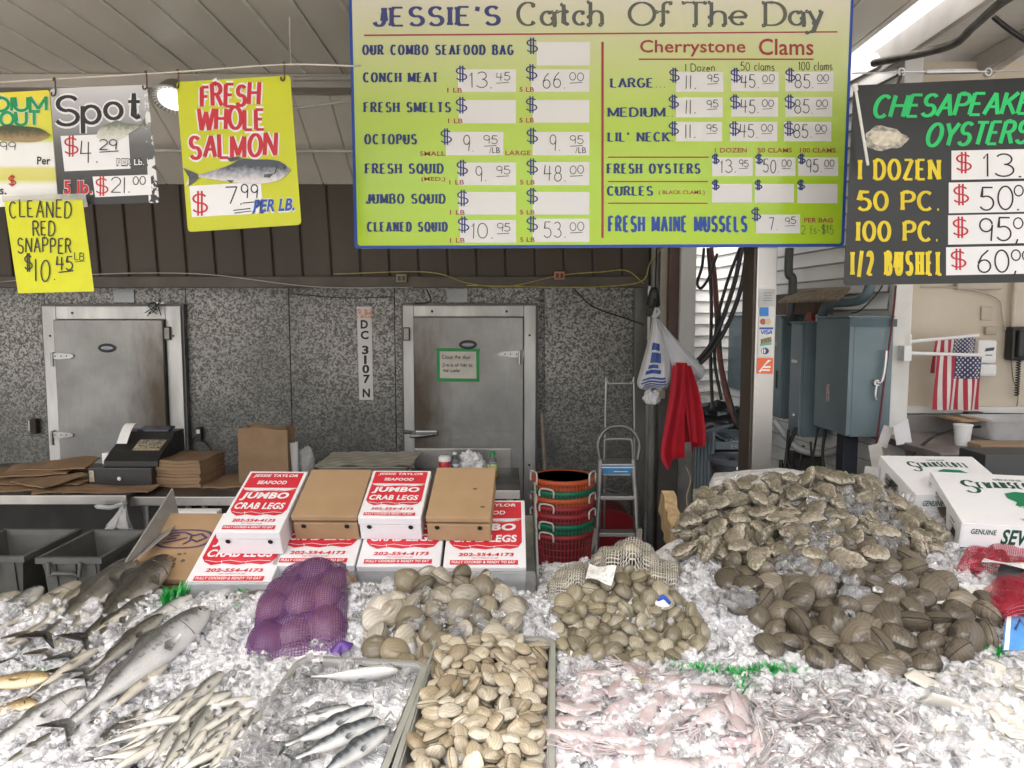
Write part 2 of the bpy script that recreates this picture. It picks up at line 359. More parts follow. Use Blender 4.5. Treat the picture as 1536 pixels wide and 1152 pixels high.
def wall_mat():
    m, nt, bs = newmat('spangled_galvanised_steel'); co = coord(nt)
    v = nd(nt, 'ShaderNodeTexVoronoi'); v.inputs['Scale'].default_value = 80; v.inputs['Randomness'].default_value = 1
    n = nd(nt, 'ShaderNodeTexNoise'); n.inputs['Scale'].default_value = 120; nt.links.new(co, n.inputs['Vector'])
    nt.links.new(mixc(nt, .035, co, n.outputs['Color'], 'ADD'), v.inputs['Vector'])
    r = nd(nt, 'ShaderNodeValToRGB'); r.color_ramp.interpolation = 'LINEAR'
    r.color_ramp.elements[0].position = .30; r.color_ramp.elements[0].color = (.09, .092, .088, 1)
    r.color_ramp.elements[1].position = .72; r.color_ramp.elements[1].color = (.44, .43, .405, 1)
    sp = nd(nt, 'ShaderNodeSeparateColor'); nt.links.new(v.outputs['Color'], sp.inputs[0]); nt.links.new(sp.outputs[0], r.inputs[0])
    big = noise_fac(nt, co, .9, 5, .42, .66); sz = nd(nt, 'ShaderNodeSeparateXYZ'); nt.links.new(co, sz.inputs[0])
    low = nd(nt, 'ShaderNodeMapRange'); nt.links.new(sz.outputs[2], low.inputs[0]); low.inputs[1].default_value = 1.35; low.inputs[2].default_value = .6
    grime = mth(nt, 'MAXIMUM', mth(nt, 'MULTIPLY', big, .55), mth(nt, 'MULTIPLY', low.outputs[0], mth(nt, 'MULTIPLY_ADD', noise_fac(nt, co, 3, 4), .4, .5)), clamp=True)
    c = mixc(nt, grime, r.outputs[0], (.085, .09, .086)); nt.links.new(c, bs.inputs['Base Color'])
    bs.inputs['Metallic'].default_value = .35; bs.inputs['Roughness'].default_value = .5
    return m
COOLER = wall_mat()
def door_mat(name, side):
    """brushed steel, worn brown where hands reach for the latch"""
    m, nt, bs = newmat(name); co = coord(nt, 'Generated')
    br = noise_fac(nt, coord(nt), 14, 5, .3, .7, (12, 1, .5)); cl = noise_fac(nt, coord(nt), 2.2, 4, .35, .65)
    c = mixc(nt, br, (.42, .42, .415), (.35, .35, .345)); c = mixc(nt, mth(nt, 'MULTIPLY', cl, .65), c, (.22, .22, .21))
    sp = nd(nt, 'ShaderNodeSeparateXYZ'); nt.links.new(co, sp.inputs[0])
    dx = mth(nt, 'SUBTRACT', sp.outputs[0], side); dz = mth(nt, 'MULTIPLY', mth(nt, 'SUBTRACT', sp.outputs[2], .60), .9)
    d = mth(nt, 'SQRT', mth(nt, 'ADD', mth(nt, 'MULTIPLY', mth(nt, 'MULTIPLY', dx, dx), 2.2), mth(nt, 'MULTIPLY', dz, dz)))
    d = mth(nt, 'ADD', d, mth(nt, 'MULTIPLY_ADD', noise_fac(nt, coord(nt), 7, 6, .2, .8, (2, 1, .7)), .22, -.11))
    st = nd(nt, 'ShaderNodeMapRange'); nt.links.new(d, st.inputs[0]); st.inputs[1].default_value = .52; st.inputs[2].default_value = .10
    c = mixc(nt, mth(nt, 'MULTIPLY', st.outputs[0], .95), c, (.085, .062, .04)); nt.links.new(c, bs.inputs['Base Color'])
    bs.inputs['Metallic'].default_value = .45; nt.links.new(mth(nt, 'MULTIPLY_ADD', cl, .12, .42), bs.inputs['Roughness'])
    dn = noise_fac(nt, coord(nt), 16, 2, .3, .8, (.8, 1, 1.6)); gate = nd(nt, 'ShaderNodeMapRange'); nt.links.new(mth(nt, 'ABSOLUTE', mth(nt, 'SUBTRACT', sp.outputs[2], .5)), gate.inputs[0]); gate.inputs[1].default_value = .12; gate.inputs[2].default_value = .02
    bump(nt, bs, mth(nt, 'MULTIPLY', dn, gate.outputs[0]), .10, .01)
    return m
def dirty(name, col, dirt, zlo, zhi, rough=.5, amt=.8, metal=0):
    """a surface with splash dirt that thins out upwards"""
    m, nt, bs = newmat(name); co = coord(nt); sp = nd(nt, 'ShaderNodeSeparateXYZ'); nt.links.new(co, sp.inputs[0])
    mr = nd(nt, 'ShaderNodeMapRange'); nt.links.new(mth(nt, 'ADD', sp.outputs[2], mth(nt, 'MULTIPLY_ADD', noise_fac(nt, co, 5, 5, .25, .75), .7, -.35)), mr.inputs[0]); mr.inputs[1].default_value = zhi; mr.inputs[2].default_value = zlo
    c = mixc(nt, mth(nt, 'MULTIPLY', mr.outputs[0], amt), col, dirt); nt.links.new(c, bs.inputs['Base Color']); bs.inputs['Roughness'].default_value = rough; bs.inputs['Metallic'].default_value = metal
    return m

F_Y = -.35                                   # unseen street edge of the roofs, set for how much skylight gets in
# ================================================================ THE SETTING
FL = -.28
GROUND = M('concrete', (.40, .385, .36), .85, 0, (.31, .30, .285), 1.5, bmp=.2, bscale=20)
struct('ground', MB().box((-300, -300, FL - .3), (300, 300, FL - .01)), GROUND)
struct('floor', MB().box((-9.5, 2.0, FL - .009), (6, 8.2, FL)), M('wet_floor', (.05, .05, .048), .35, 0, (.025, .025, .025), 2.5, rvar=.3))
CEILM = M('ceiling_steel', (.88, .82, .73), .4, 0, (.78, .72, .63), 1.2, stretch=(1, .35, 1))
CEILR = M('ceiling_rib', (.95, .91, .83), .4)
mb = MB()
x = -9.0
while x < 2.1:                                   # ribbed steel decking, one sheet after another, running away from the viewer
    x2 = min(x + .246, 2.12); mb.box((x, F_Y, 3.30), (x2 - .012, 5.2, 3.325)); mb.box((x2 - .0117, F_Y, 3.317), (x2 - .0003, 5.2, 3.33)); x += .246
mb.box((-9, F_Y, 3.331), (2.12, 5.2, 3.36))
struct('ceiling', mb, CEILM)
mb = MB(); x = -9.0; k = 0
while x < 1.9:
    w = .022 if k % 2 else .012
    mb.box((x - .012 - w / 2, F_Y, 3.293), (x - .012 + w / 2, 5.2, 3.2995)); x += .246; k += 1
tag(mb.build('ceiling_ribs', CEILR), kind='structure')
SOFF = M('inner_soffit', (.72, .67, .59), .6, 0, (.60, .56, .49), 1.5, stretch=(1, .4, 1))
mb = MB(); x = -9.
while x < 2.0:
    mb.add([(x, 5.24, 3.19), (x + .235, 5.24, 3.19), (x + .235, 6.02, 2.73), (x, 6.02, 2.73)], [(0, 1, 2, 3)])
    mb.add([(x + .235, 5.24, 3.19), (x + .25, 5.24, 3.205), (x + .25, 6.02, 2.745), (x + .235, 6.02, 2.73)], [(0, 1, 2, 3)])
    mb.add([(x, 5.24, 3.19), (x, 5.24, 3.205), (x, 6.02, 2.745), (x, 6.02, 2.73)], [(0, 1, 2, 3)]); x += .25
mb.add([(-9, 5.2, 3.25), (2.04, 5.2, 3.25), (2.04, 6.1, 2.80), (-9, 6.1, 2.80)], [(0, 1, 2, 3)])
struct('soffit', mb, SOFF)
struct('ceiling_beam', MB().box((-9, 5.1, 3.20), (2.04, 5.22, 3.292), bev=.008), M('beam_paint', (.48, .45, .40), .5, 0, (.40, .37, .33), 2))
FASC = M('fascia_brown', (.068, .050, .034), .5, 0, (.048, .036, .025), 1.6, stretch=(1, 1, .3))
mb = MB(); x = -9.
while x < 1.02:
    mb.prism([(x, 6.045, 2.73), (x + .012, 6.039, 2.73), (x + .212, 6.039, 2.73), (x + .22, 6.045, 2.73), (x + .22, 6.06, 2.73), (x, 6.06, 2.73)], (.035, 0, -.75)); x += .235
mb.box((-9, 6.062, 1.93), (1.3, 6.12, 2.76))
fascia = tag(mb.build('fascia', FASC), kind='structure')
struct('fascia_beam', MB().box((-9, 5.99, 1.91), (1.1, 6.06, 2.0), bev=.006), M('beam_brown', (.10, .085, .07), .45, .2, (.06, .05, .04), 3))
# walls of the walk-in cooler: sheet after sheet
mb = MB(); edges = [-9.1, -7.8, -6.5, -5.2, -3.9, -2.72, -1.86, -.98, .23, .27, 1.02]
for a, b in zip(edges[:-1], edges[1:]):
    if b - a > .1: mb.box((a + .003, 6.2, FL), (b - .003, 6.25, 1.93), bev=.003)
mb.box((-9.1, 6.252, FL), (1.02, 6.3, 2.0))
struct('cooler_wall', mb, COOLER)
# roof over the neighbouring stand, with daylight showing between the two roofs
RS = M('side_soffit', (.66, .64, .61), .55, 0, (.56, .54, .51), 1.4, stretch=(.3, 1, 1))
mb = MB(); y = F_Y
while y < 7: mb.box((2.275, y, 3.24), (7, y + .146, 3.262)); mb.box((2.275, y + .146, 3.25), (7, y + .15, 3.262)); y += .15
mb.box((2.275, F_Y, 3.265), (7, 7.2, 3.29))
struct('side_ceiling', mb, RS)
struct('side_ceiling_edge', MB().box((2.235, F_Y, 3.15), (2.272, 7.2, 3.30), bev=.004).box((2.8, F_Y, 3.13), (2.86, 7.2, 3.238), bev=.004), M('edge_paint', (.50, .48, .45), .5, 0, (.36, .34, .32), 3))
# lapped white siding running away on the right
SIDM0 = dirty('white_siding', (.80, .80, .79), (.16, .17, .10), .15, 1.05, .5, .75)
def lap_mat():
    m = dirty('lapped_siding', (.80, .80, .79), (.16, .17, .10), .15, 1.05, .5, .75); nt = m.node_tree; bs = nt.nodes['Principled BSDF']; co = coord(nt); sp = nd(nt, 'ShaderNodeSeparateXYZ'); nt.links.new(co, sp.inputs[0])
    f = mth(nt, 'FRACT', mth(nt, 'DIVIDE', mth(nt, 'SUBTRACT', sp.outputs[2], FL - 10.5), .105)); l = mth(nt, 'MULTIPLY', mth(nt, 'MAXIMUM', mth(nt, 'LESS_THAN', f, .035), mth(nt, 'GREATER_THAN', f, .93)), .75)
    src = bs.inputs['Base Color'].links[0].from_socket; nt.links.new(mixc(nt, l, src, (.20, .20, .19)), bs.inputs['Base Color']); return m      # shadow under each lap, painted in as a dark line
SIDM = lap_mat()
P0, P1 = V((2.27, 4.47, 0)), V((1.90, 7.0, 0)); sn = V((-(P1 - P0).y, (P1 - P0).x, 0)).normalized()
def lap_wall(p0, p1, n, z0, z1, h=.105):
    mb = MB(); z = z0
    while z < z1:
        a, b = p0 + n * .018 + V((0, 0, z)), p1 + n * .018 + V((0, 0, z)); c, d = p1 + n * .002 + V((0, 0, z + h)), p0 + n * .002 + V((0, 0, z + h))
        mb.add([a, b, c, d, p0 + V((0, 0, z)), p1 + V((0, 0, z))], [(0, 1, 2, 3), (0, 4, 5, 1)]); z += h
    a, b = p0 - n * .01, p1 - n * .01; mb.add([a + V((0, 0, z0)), b + V((0, 0, z0)), b + V((0, 0, z1)), a + V((0, 0, z1))], [(0, 1, 2, 3)])
    return mb
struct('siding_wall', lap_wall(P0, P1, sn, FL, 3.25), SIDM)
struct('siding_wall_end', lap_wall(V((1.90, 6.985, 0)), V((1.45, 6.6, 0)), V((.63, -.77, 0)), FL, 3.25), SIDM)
struct('left_wall', MB().box((-9.25, 3.2, FL), (-9.12, 6.3, 3.3)), M('left_wall_paint', (.30, .29, .27), .7))
struct('back_wall', MB().box((1.03, 7.3, FL), (2.2, 7.35, 3.3)), M('dim_wall', (.10, .095, .09), .7))
struct('corner_trim', MB().box((2.262, 4.40, FL), (2.37, 4.468, 3.25), bev=.006), WHITE)
# the neighbouring prep room
BEIGE = M('beige_panel', (.62, .55, .45), .5, 0, (.54, .47, .37), 1.8, bmp=.03)
struct('prep_room_wall', MB().box((2.38, 4.6, FL), (6, 4.66, 3.2)), BEIGE)
struct('prep_room_ledge', MB().box((2.375, 4.53, 1.075), (5.5, 4.598, 1.115), bev=.004).box((2.375, 4.575, 1.118), (2.415, 4.598, 1.9)), WHITE)
# ================================================================ SIGNS
def mk(board, name, mat, fn, parent=None):
    mb = MB(); fn(mb); return mb.build(name, mat, parent or board.root)
# ---- the large price board
def board_mat():
    m, nt, bs = newmat('price_board_print_sheen'); co = coord(nt, 'Generated'); sp = nd(nt, 'ShaderNodeSeparateXYZ'); nt.links.new(co, sp.inputs[0])
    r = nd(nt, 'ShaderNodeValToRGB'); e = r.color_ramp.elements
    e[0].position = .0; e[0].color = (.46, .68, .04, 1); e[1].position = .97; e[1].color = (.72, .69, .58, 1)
    for p, c in ((.25, (.42, .66, .04)), (.55, (.50, .67, .13)), (.80, (.62, .66, .36))): q = e.new(p); q.color = (*c, 1)  # printed lime; the cream upwards is partly reflected light put into the colour
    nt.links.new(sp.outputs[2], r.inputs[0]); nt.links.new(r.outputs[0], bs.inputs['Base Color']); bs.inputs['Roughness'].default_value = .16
    bs.inputs['Specular IOR Level'].default_value = .5
    return m
B = Board('price_board', 'big lime green price board headed Catch Of The Day hanging over the ice display', 'sign', [(523, -16), (1281, -16), (1266, 370), (532, 373)], [3.6] * 4, .012, round_px=6)
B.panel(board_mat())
def border(mb):
    o, i = B.outline(), B.outline(4.5, 4); n = len(o)
    mb.add([B.pt(q.x, q.y, .6) for q in o] + [B.pt(q.x, q.y, .6) for q in i], [(k, (k + 1) % n, n + (k + 1) % n, n + k) for k in range(n)])
mk(B, 'border', INKBLUE2, border)
def T(b, name, mat, t, x, y, size, thick, parent=None, lay=2, **k):
    mb = MB(); stroke_text(mb, b.pt, t, x, y, size, thick, lay=lay, **k); return mb.build(name, mat, parent or b.root)
def FT(b, name, mat, t, x0, y, w, h, bold=.02, shear=0., parent=None, lay=2, rise=0.):
    mb = MB(); font_text(mb, b.pt, t, x0, y, w, h, bold, shear, lay, rise); return mb.build(name, mat, parent or b.root)
HEADM = M('heading_blue', (.06, .07, .22), .4)
T(B, 'heading', HEADM, "JESSIE'S", 562, 39, 27, 6.8, thin=3.0, width=186, serif=.045, track=.38, rise=2)
CUR = M('heading_olive', (.10, .11, .13), .4, 0, (.14, .15, .10), 8)
for t, x, w in (('Catch', 777, 128), ('Of', 944, 62), ('The', 1028, 92), ('Day', 1148, 86)): T(B, 'heading', CUR, t, x, 38, 34, 5.6, thin=2.4, width=w, curl=True, rise=1)
FT(B, 'heading', INKROSE, 'Cherrystone', 960, 85, 158, 25, .012); FT(B, 'heading', INKROSE, 'Clams', 1138, 83, 82, 25, .012)
def rules(mb):
    for x0, y0, x1, y1 in ((546, 52, 1256, 49),):
        B.poly(mb, [(x0, y0), (x1, y1 - 2), (x1, y1), (x0, y0 + 2.4)], 2)
    B.rect(mb, 958, 88, 1220, 90, 2); B.rect(mb, 902, 63, 905.5, 357, 2)
    for y, x1 in ((235, 1063), (271.5, 1062), (304, 1061)): B.rect(mb, 912, y, x1, y + 1.8, 2)
mk(B, 'rule_line', INKROSE, rules)
for t, x, y, w, h in (('OUR COMBO SEAFOOD BAG', 545, 82, 224, 14), ('CONCH MEAT', 546, 123, 110, 13.5), ('FRESH SMELTS', 547, 168, 128, 14), ('OCTOPUS', 548, 216, 76, 14),
                      ('FRESH SQUID', 549, 260, 115, 14), ('JUMBO SQUID', 550, 305, 117, 13.5), ('CLEANED SQUID', 552, 347, 118, 13.5),
                      ('LARGE...', 917, 131, 80, 13), ('MEDIUM..', 913, 175, 96, 13), ("LIL' NECK.", 913, 212, 96, 13), ('FRESH OYSTERS', 912, 260, 137, 14), ('CURLES', 912, 293, 66, 13)):
    T(B, 'item_name', INKBLUE, t, x, y, h, 3.5, thin=1.4, width=w, serif=.04, track=.36)
T(B, 'item_name', INKBLUE2, 'FRESH MAINE MUSSELS', 914, 347, 22, 4.2, thin=3.2, width=205, track=.24)
for t, x, y, w, h in (('1 LB', 671, 139, 22, 7), ('5 LB', 779, 138, 22, 7), ('1 LB', 672, 185, 22, 7), ('5 LB', 779, 184, 22, 7), ('SMALL', 630, 234, 38, 7), ('LARGE', 758, 233, 38, 7), ('(MED.)', 632, 273, 36, 7.5),
                      ('1 LB', 674, 277, 22, 7), ('5 LB', 780, 277, 22, 7), ('1 LB', 675, 322, 22, 7), ('5 LB', 780, 322, 22, 7), ('1 LB', 675, 364, 22, 7), ('5 LB', 780, 363, 22, 7),
                      ('1 DOZEN', 1072, 229, 48, 7), ('50 CLAMS', 1136, 229, 52, 7), ('100 CLAMS', 1200, 229, 53, 7), ('( BLACK CLAMS )', 988, 293, 69, 7.5), ('PER BAG', 1206, 334, 43, 7)):
    FT(B, 'size_note', INKROSE, t, x, y, w, h, .015)
for t, x, y, h, w in (('| Dozen', 1028, 107, 11, 44), ('50 clams', 1111, 106, 12, 50), ('100 clams', 1198, 105, 12, 50)): T(B, 'size_note', INKGREY, t, x, y, h, 1.1, width=w, jit=.04)
T(B, 'size_note', M('ink_faded', (.16, .2, .08), .5), '2 fs-$15', 1202, 351, 13, 1.1, width=48, jit=.05)
DOL = INKBLUE
cards = [(805, 63, 885, 98, None, None, 790, 79, 20), (687, 104, 774, 138, '13.', '45', 684, 121, 20), (797, 104, 884, 138, '66.', '00', 789, 119, 20), (688, 150, 774, 185, None, None, 684, 168, 20), (799, 150, 884, 184, None, None, 789, 167, 20),
         (669, 198, 755, 233, '9.', '95', 661, 215, 20), (799, 198, 884, 233, '9.', '95', 790, 214, 20), (688, 244, 774, 278, '9.', '95', 685, 262, 20), (799, 243, 884, 278, '48.', '00', 790, 260, 20),
         (688, 288, 774, 322, None, None, 686, 307, 20), (799, 288, 884, 322, None, None, 790, 304, 20), (690, 330, 774, 364, '10.', '95', 687, 347, 20), (799, 328, 884, 363, '53.', '00', 790, 346, 20),
         (1014, 108, 1085, 138, '||.', '95', 1004, 122, 18), (1097, 108, 1168, 137, '45.', '00', 1096, 122, 18), (1178, 108, 1250, 137, '85.', '00', 1178, 122, 18),
         (1014, 146, 1084, 176, '||.', '95', 1003, 162, 18), (1097, 146, 1167, 175, '45.', '00', 1095, 162, 18), (1178, 146, 1248, 175, '85.', '00', 1177, 162, 18),
         (1014, 183, 1083, 212, '||.', '95', 1003, 202, 18), (1095, 183, 1166, 212, '45.', '00', 1094, 202, 18), (1176, 183, 1247, 212, '85.', '00', 1176, 202, 18),
         (1068, 236, 1129, 264, '13.', '95', 1068, 245, 13), (1133, 236, 1193, 264, '50.', '00', 1133, 245, 13), (1197, 236, 1257, 264, '95.', '00', 1197, 245, 13),
         (1068, 276, 1128, 304, None, None, 1068, 284, 13), (1132, 276, 1191, 304, None, None, 1132, 284, 13), (1196, 276, 1256, 305, None, None, 1196, 284, 13), (1134, 322, 1200, 350, '7.', '95', 1127, 330, 17)]
CARDM = M('price_card_white', (.78, .78, .78), .3, 0, (.75, .75, .76), 3)
for i, (x0, y0, x1, y1, a, b, dx, dy, ds) in enumerate(cards):
    pc = mk(B, 'price_card', CARDM, lambda mb: B.rect(mb, x0, y0, x1, y1, 1))
    T(B, 'price_figure', DOL, '$', dx, dy, ds, 2.2, thin=1.5, width=ds * .8, parent=pc, lay=2)
    if a:
        h = (y1 - y0) * .68; aw = (x1 - x0) * (.38 if len(a) > 2 else .18); ax = x0 + (x1 - x0) * (.2 if len(a) > 2 else .30)
        if a == '||.': aw = (x1 - x0) * .22
        T(B, 'price_figure', INKGREY, a, ax, y1 - (y1 - y0) * .18, h, 1.3, width=aw, jit=.04, parent=pc)
        bx = x0 + (x1 - x0) * .66; T(B, 'price_figure', INKGREY, b, bx, y0 + (y1 - y0) * .5, h * .52, 1.1, width=(x1 - x0) * .24, jit=.05, parent=pc)
        mk(B, 'underline', INKGREY, lambda mb: B.poly(mb, [(bx, y0 + (y1 - y0) * .60), (bx + (x1 - x0) * .22, y0 + (y1 - y0) * .57), (bx + (x1 - x0) * .22, y0 + (y1 - y0) * .60), (bx, y0 + (y1 - y0) * .63)], 2), pc)
        if (x0, y0) in ((669, 198), (799, 198)): FT(B, 'price_figure', INKBLK, '/LB', x1 - 21, y1 - 3, 16, 9, 0, parent=pc)

# ---- fish pictures printed on the signs
def print_fish_mat(name, top, mid, low):
    m, nt, bs = newmat(name); co = coord(nt, 'Generated'); sp = nd(nt, 'ShaderNodeSeparateXYZ'); nt.links.new(co, sp.inputs[0])
    r = nd(nt, 'ShaderNodeValToRGB'); e = r.color_ramp.elements; e[0].position = .2; e[0].color = (*low, 1); e[1].position = .72; e[1].color = (*top, 1); q = e.new(.46); q.color = (*mid, 1)
    nt.links.new(mth(nt, 'ADD', sp.outputs[2], mth(nt, 'MULTIPLY_ADD', noise_fac(nt, coord(nt), 60, 3), .16, -.08)), r.inputs[0]); nt.links.new(r.outputs[0], bs.inputs['Base Color']); bs.inputs['Roughness'].default_value = .4
    return m
def fish_outline(x0, y0, x1, y1, h, deep=.42, tail=.55):
    """an outline from head (x0, y0) to tail (x1, y1)"""
    dx, dy = x1 - x0, y1 - y0; L = math.hypot(dx, dy); ux, uy = dx / L, dy / L; nx, ny = uy, -ux
    if ny > 0: nx, ny = -nx, -ny
    prof = lambda t: (math.sin(math.pi * min(1, (t / .84)) ** deep * .5 * 2 if False else math.pi * (min(1, t / .86)) ** .62)) * .5 * h + (.06 * h if t > .1 else 0)
    up, dn = [], []
    for i in range(17):
        t = i / 16 * .86; w = prof(t); fin = h * .16 * math.exp(-((t - .45) / .09) ** 2)
        up.append((x0 + ux * t * L + nx * (w + fin), y0 + uy * t * L + ny * (w + fin))); dn.append((x0 + ux * t * L - nx * w * .95, y0 + uy * t * L - ny * w * .95))
    tl = [(x1 + nx * h * tail, y1 + ny * h * tail), (x0 + ux * L * .95, y0 + uy * L * .95), (x1 - nx * h * tail, y1 - ny * h * tail)]
    return up + tl + dn[::-1]
SALM = print_fish_mat('salmon_print', (.05, .06, .08), (.33, .34, .38), (.66, .62, .62)); SPOTP = print_fish_mat('spot_print', (.16, .18, .14), (.45, .47, .40), (.62, .62, .56)); TROUTP = print_fish_mat('trout_print', (.05, .06, .02), (.16, .12, .05), (.35, .25, .12))

# ---- neon yellow salmon sign
B2 = Board('salmon_sign', 'neon yellow fresh whole salmon sign hung by two hooks from a wire', 'sign', [(264, 123), (435, 113), (452, 337), (282, 348)], [2.95] * 4, .004, round_px=6)
B2.panel(NEON)
for t, x, y, s, w in (('FRESH', 303, 160, 31, 84), ('WHOLE', 297, 197, 31, 100), ('SALMON', 287, 238, 33, 126)):
    st = random.getstate(); T(B2, 'lettering_halo', CARDM, t, x, y, s, 10.5, width=w, jit=.07, rise=w * .05, lay=1); random.setstate(st)
    T(B2, 'lettering', INKRED, t, x, y, s, 6.2, thin=4.2, width=w, jit=.07, rise=w * .05, lay=3)
pc = mk(B2, 'price_card', CARDM, lambda mb: B2.poly(mb, [(284, 279), (391, 273), (396, 320), (288, 326)], 1))
T(B2, 'price_figure', INKRED, '$', 289, 320, 30, 3, thin=2.4, width=22, parent=pc, lay=2); T(B2, 'price_figure', INKBLK, '7.', 339, 306, 25, 1.9, width=24, jit=.03, parent=pc, lay=2); T(B2, 'price_figure', INKBLK, '99', 362, 297, 21, 1.8, width=25, jit=.03, parent=pc, lay=2)
mk(B2, 'underline', INKBLK, lambda mb: [B2.poly(mb, q, 2) for q in ([(350, 315), (376, 312), (376, 313.5), (350, 316.5)], [(352, 319), (377, 316), (377, 317.2), (352, 320.5)], [(364, 304), (390, 301.5), (390, 303), (364, 305.5)])], pc)
FT(B2, 'lettering_halo', CARDM, 'PER LB.', 378, 321, 65, 22, .055, .2, lay=1, rise=3); FT(B2, 'lettering', INKBLUE2, 'PER LB.', 380, 319, 62, 19, .03, .2, lay=3, rise=3)
fp = mk(B2, 'fish_picture', SALM, lambda mb: B2.poly(mb, fish_outline(437, 255, 277, 266, 33, tail=.42), 4))
FIN = M('fin_print', (.04, .045, .05), .4, 0, (.10, .10, .11), 60)
mk(B2, 'fin_print', FIN, lambda mb: [B2.poly(mb, q, 5) for q in ([(275, 252), (297, 261), (299, 267), (284, 280), (284, 266)], [(340, 238), (358, 235), (366, 239), (346, 243)], [(397, 262), (412, 260), (405, 267), (396, 266)], [(340, 270), (352, 271), (347, 275)])], fp)
mk(B2, 'eye_print', INKBLK, lambda mb: [B2.poly(mb, [(428 + 1.8 * math.cos(k), 252 + 1.8 * math.sin(k)) for k in range(6)], 5), B2.poly(mb, [(414, 244), (416, 250), (415, 258), (411, 263), (413.5, 256), (414.5, 250)], 5)], fp)
# ---- grey spot sign with peeled edge
def spot_mat():
    m, nt, bs = newmat('spot_sign_print'); co = coord(nt, 'Generated'); sp = nd(nt, 'ShaderNodeSeparateXYZ'); nt.links.new(co, sp.inputs[0])
    r = nd(nt, 'ShaderNodeValToRGB'); e = r.color_ramp.elements; e[0].position = .18; e[0].color = (.02, .02, .02, 1); e[1].position = 1; e[1].color = (.60, .60, .62, 1); q = e.new(.5); q.color = (.10, .10, .10, 1)
    nt.links.new(sp.outputs[2], r.inputs[0])
    mm = mth(nt, 'MULTIPLY', mth(nt, 'GREATER_THAN', sp.outputs[0], .90), mth(nt, 'GREATER_THAN', noise_fac(nt, coord(nt), 22, 5, .3, .7), .52))
    nt.links.new(mixc(nt, mm, r.outputs[0], (.72, .72, .72)), bs.inputs['Base Color']); bs.inputs['Roughness'].default_value = .35
    return m
B3 = Board('spot_sign', 'black and silver spot fish sign with a peeling white edge', 'sign', [(75, 133), (220, 127), (239, 304), (88, 308)], [2.96] * 4, .004, round_px=5)
B3.panel(spot_mat())
st = random.getstate(); T(B3, 'lettering_halo', CARDM, 'Spot', 84, 189, 42, 11, width=128, jit=.06, rise=14, lay=1); random.setstate(st)
T(B3, 'lettering', INKBLK, 'Spot', 84, 189, 42, 6.5, thin=4.5, width=128, jit=.06, rise=14, lay=3)
mk(B3, 'fish_picture', SPOTP, lambda mb: B3.poly(mb, fish_outline(145, 205, 221, 186, 25, tail=.4), 4))
pc = mk(B3, 'price_card', CARDM, lambda mb: B3.poly(mb, [(91, 204), (193, 200), (196, 253), (97, 257)], 1))
T(B3, 'price_figure', INKRED, '$', 97, 232, 26, 2.6, thin=2, width=20, parent=pc, lay=2); T(B3, 'price_figure', INKBLK, '4.', 121, 244, 34, 1.6, width=26, jit=.03, parent=pc, lay=2); T(B3, 'price_figure', INKBLK, '29', 150, 225, 15, 1.5, width=26, jit=.03, parent=pc, lay=5)
mk(B3, 'underline', INKBLK, lambda mb: B3.poly(mb, [(150, 228), (179, 226), (179, 227.4), (150, 229.4)], 5), pc)
FT(B3, 'lettering_halo', INKBLK, 'PER Lb.', 175, 249.5, 43, 12, .05, lay=2); FT(B3, 'size_note', CARDM, 'PER Lb.', 176, 248, 41, 9, .01, lay=4)
FT(B3, 'lettering', INKRED, '5 lb.', 96, 291, 43, 20, .03, lay=3); FT(B3, 'lettering_halo', CARDM, '5 lb.', 95, 292.5, 45, 22.5, .055, lay=1)
pc = mk(B3, 'price_card', CARDM, lambda mb: B3.poly(mb, [(139, 265), (226, 262), (228, 292), (143, 296)], 1))
T(B3, 'price_figure', INKRED, '$', 144, 291, 24, 2.4, thin=1.8, width=18, parent=pc, lay=2); T(B3, 'price_figure', INKBLK, '2|.', 167, 289, 23, 1.5, width=28, jit=.03, parent=pc, lay=2); T(B3, 'price_figure', INKBLK, '00', 200, 277, 12, 1.4, width=18, jit=.03, parent=pc, lay=2)
# ---- trout sign, cut by the frame
def trout_mat():
    m, nt, bs = newmat('trout_sign_print'); co = coord(nt, 'Generated'); sp = nd(nt, 'ShaderNodeSeparateXYZ'); nt.links.new(co, sp.inputs[0])
    r = nd(nt, 'ShaderNodeValToRGB'); e = r.color_ramp.elements; e[0].position = .0; e[0].color = (.80, .80, .78, 1); e[1].position = 1; e[1].color = (.80, .66, .04, 1)
    for p, c in ((.22, (.80, .8, .78)), (.27, (.62, .60, .12)), (.36, (.66, .62, .2)), (.385, (.80, .8, .78)), (.56, (.8, .8, .78)), (.6, (.62, .66, .06))): q = e.new(p); q.color = (*c, 1)
    nt.links.new(sp.outputs[2], r.inputs[0]); nt.links.new(r.outputs[0], bs.inputs['Base Color']); bs.inputs['Roughness'].default_value = .35; return m
B4 = Board('trout_sign', 'yellow and white medium trout sign at the frame edge beside the spot sign', 'sign', [(-110, 145), (74, 135), (87, 304), (-104, 318)], [2.98] * 4, .004, round_px=5)
B4.panel(trout_mat())
for t, x, y, w in (('MEDIUM', -54, 168, 124), ('TROUT', -38, 190, 98)): 
    T(B4, 'lettering_halo', CARDM, t, x, y, 20, 6.5, width=w, rise=3, lay=1); T(B4, 'lettering', INKGREEN, t, x, y, 20, 4.6, width=w, rise=3, lay=3)
mk(B4, 'fish_picture', TROUTP, lambda mb: B4.poly(mb, fish_outline(77, 203, -70, 200, 22), 4))
T(B4, 'price_figure', INKGREY, '99', 0, 225, 12, 1.2, width=24, jit=.05); FT(B4, 'size_note', INKBLK, 'Per', 56, 247, 20, 12, .02); T(B4, 'price_figure', INKRED, '$', 13, 278, 14, 1.8, width=11); FT(B4, 'size_note', INKBLK, 's.', 0, 292, 10, 9, .02)
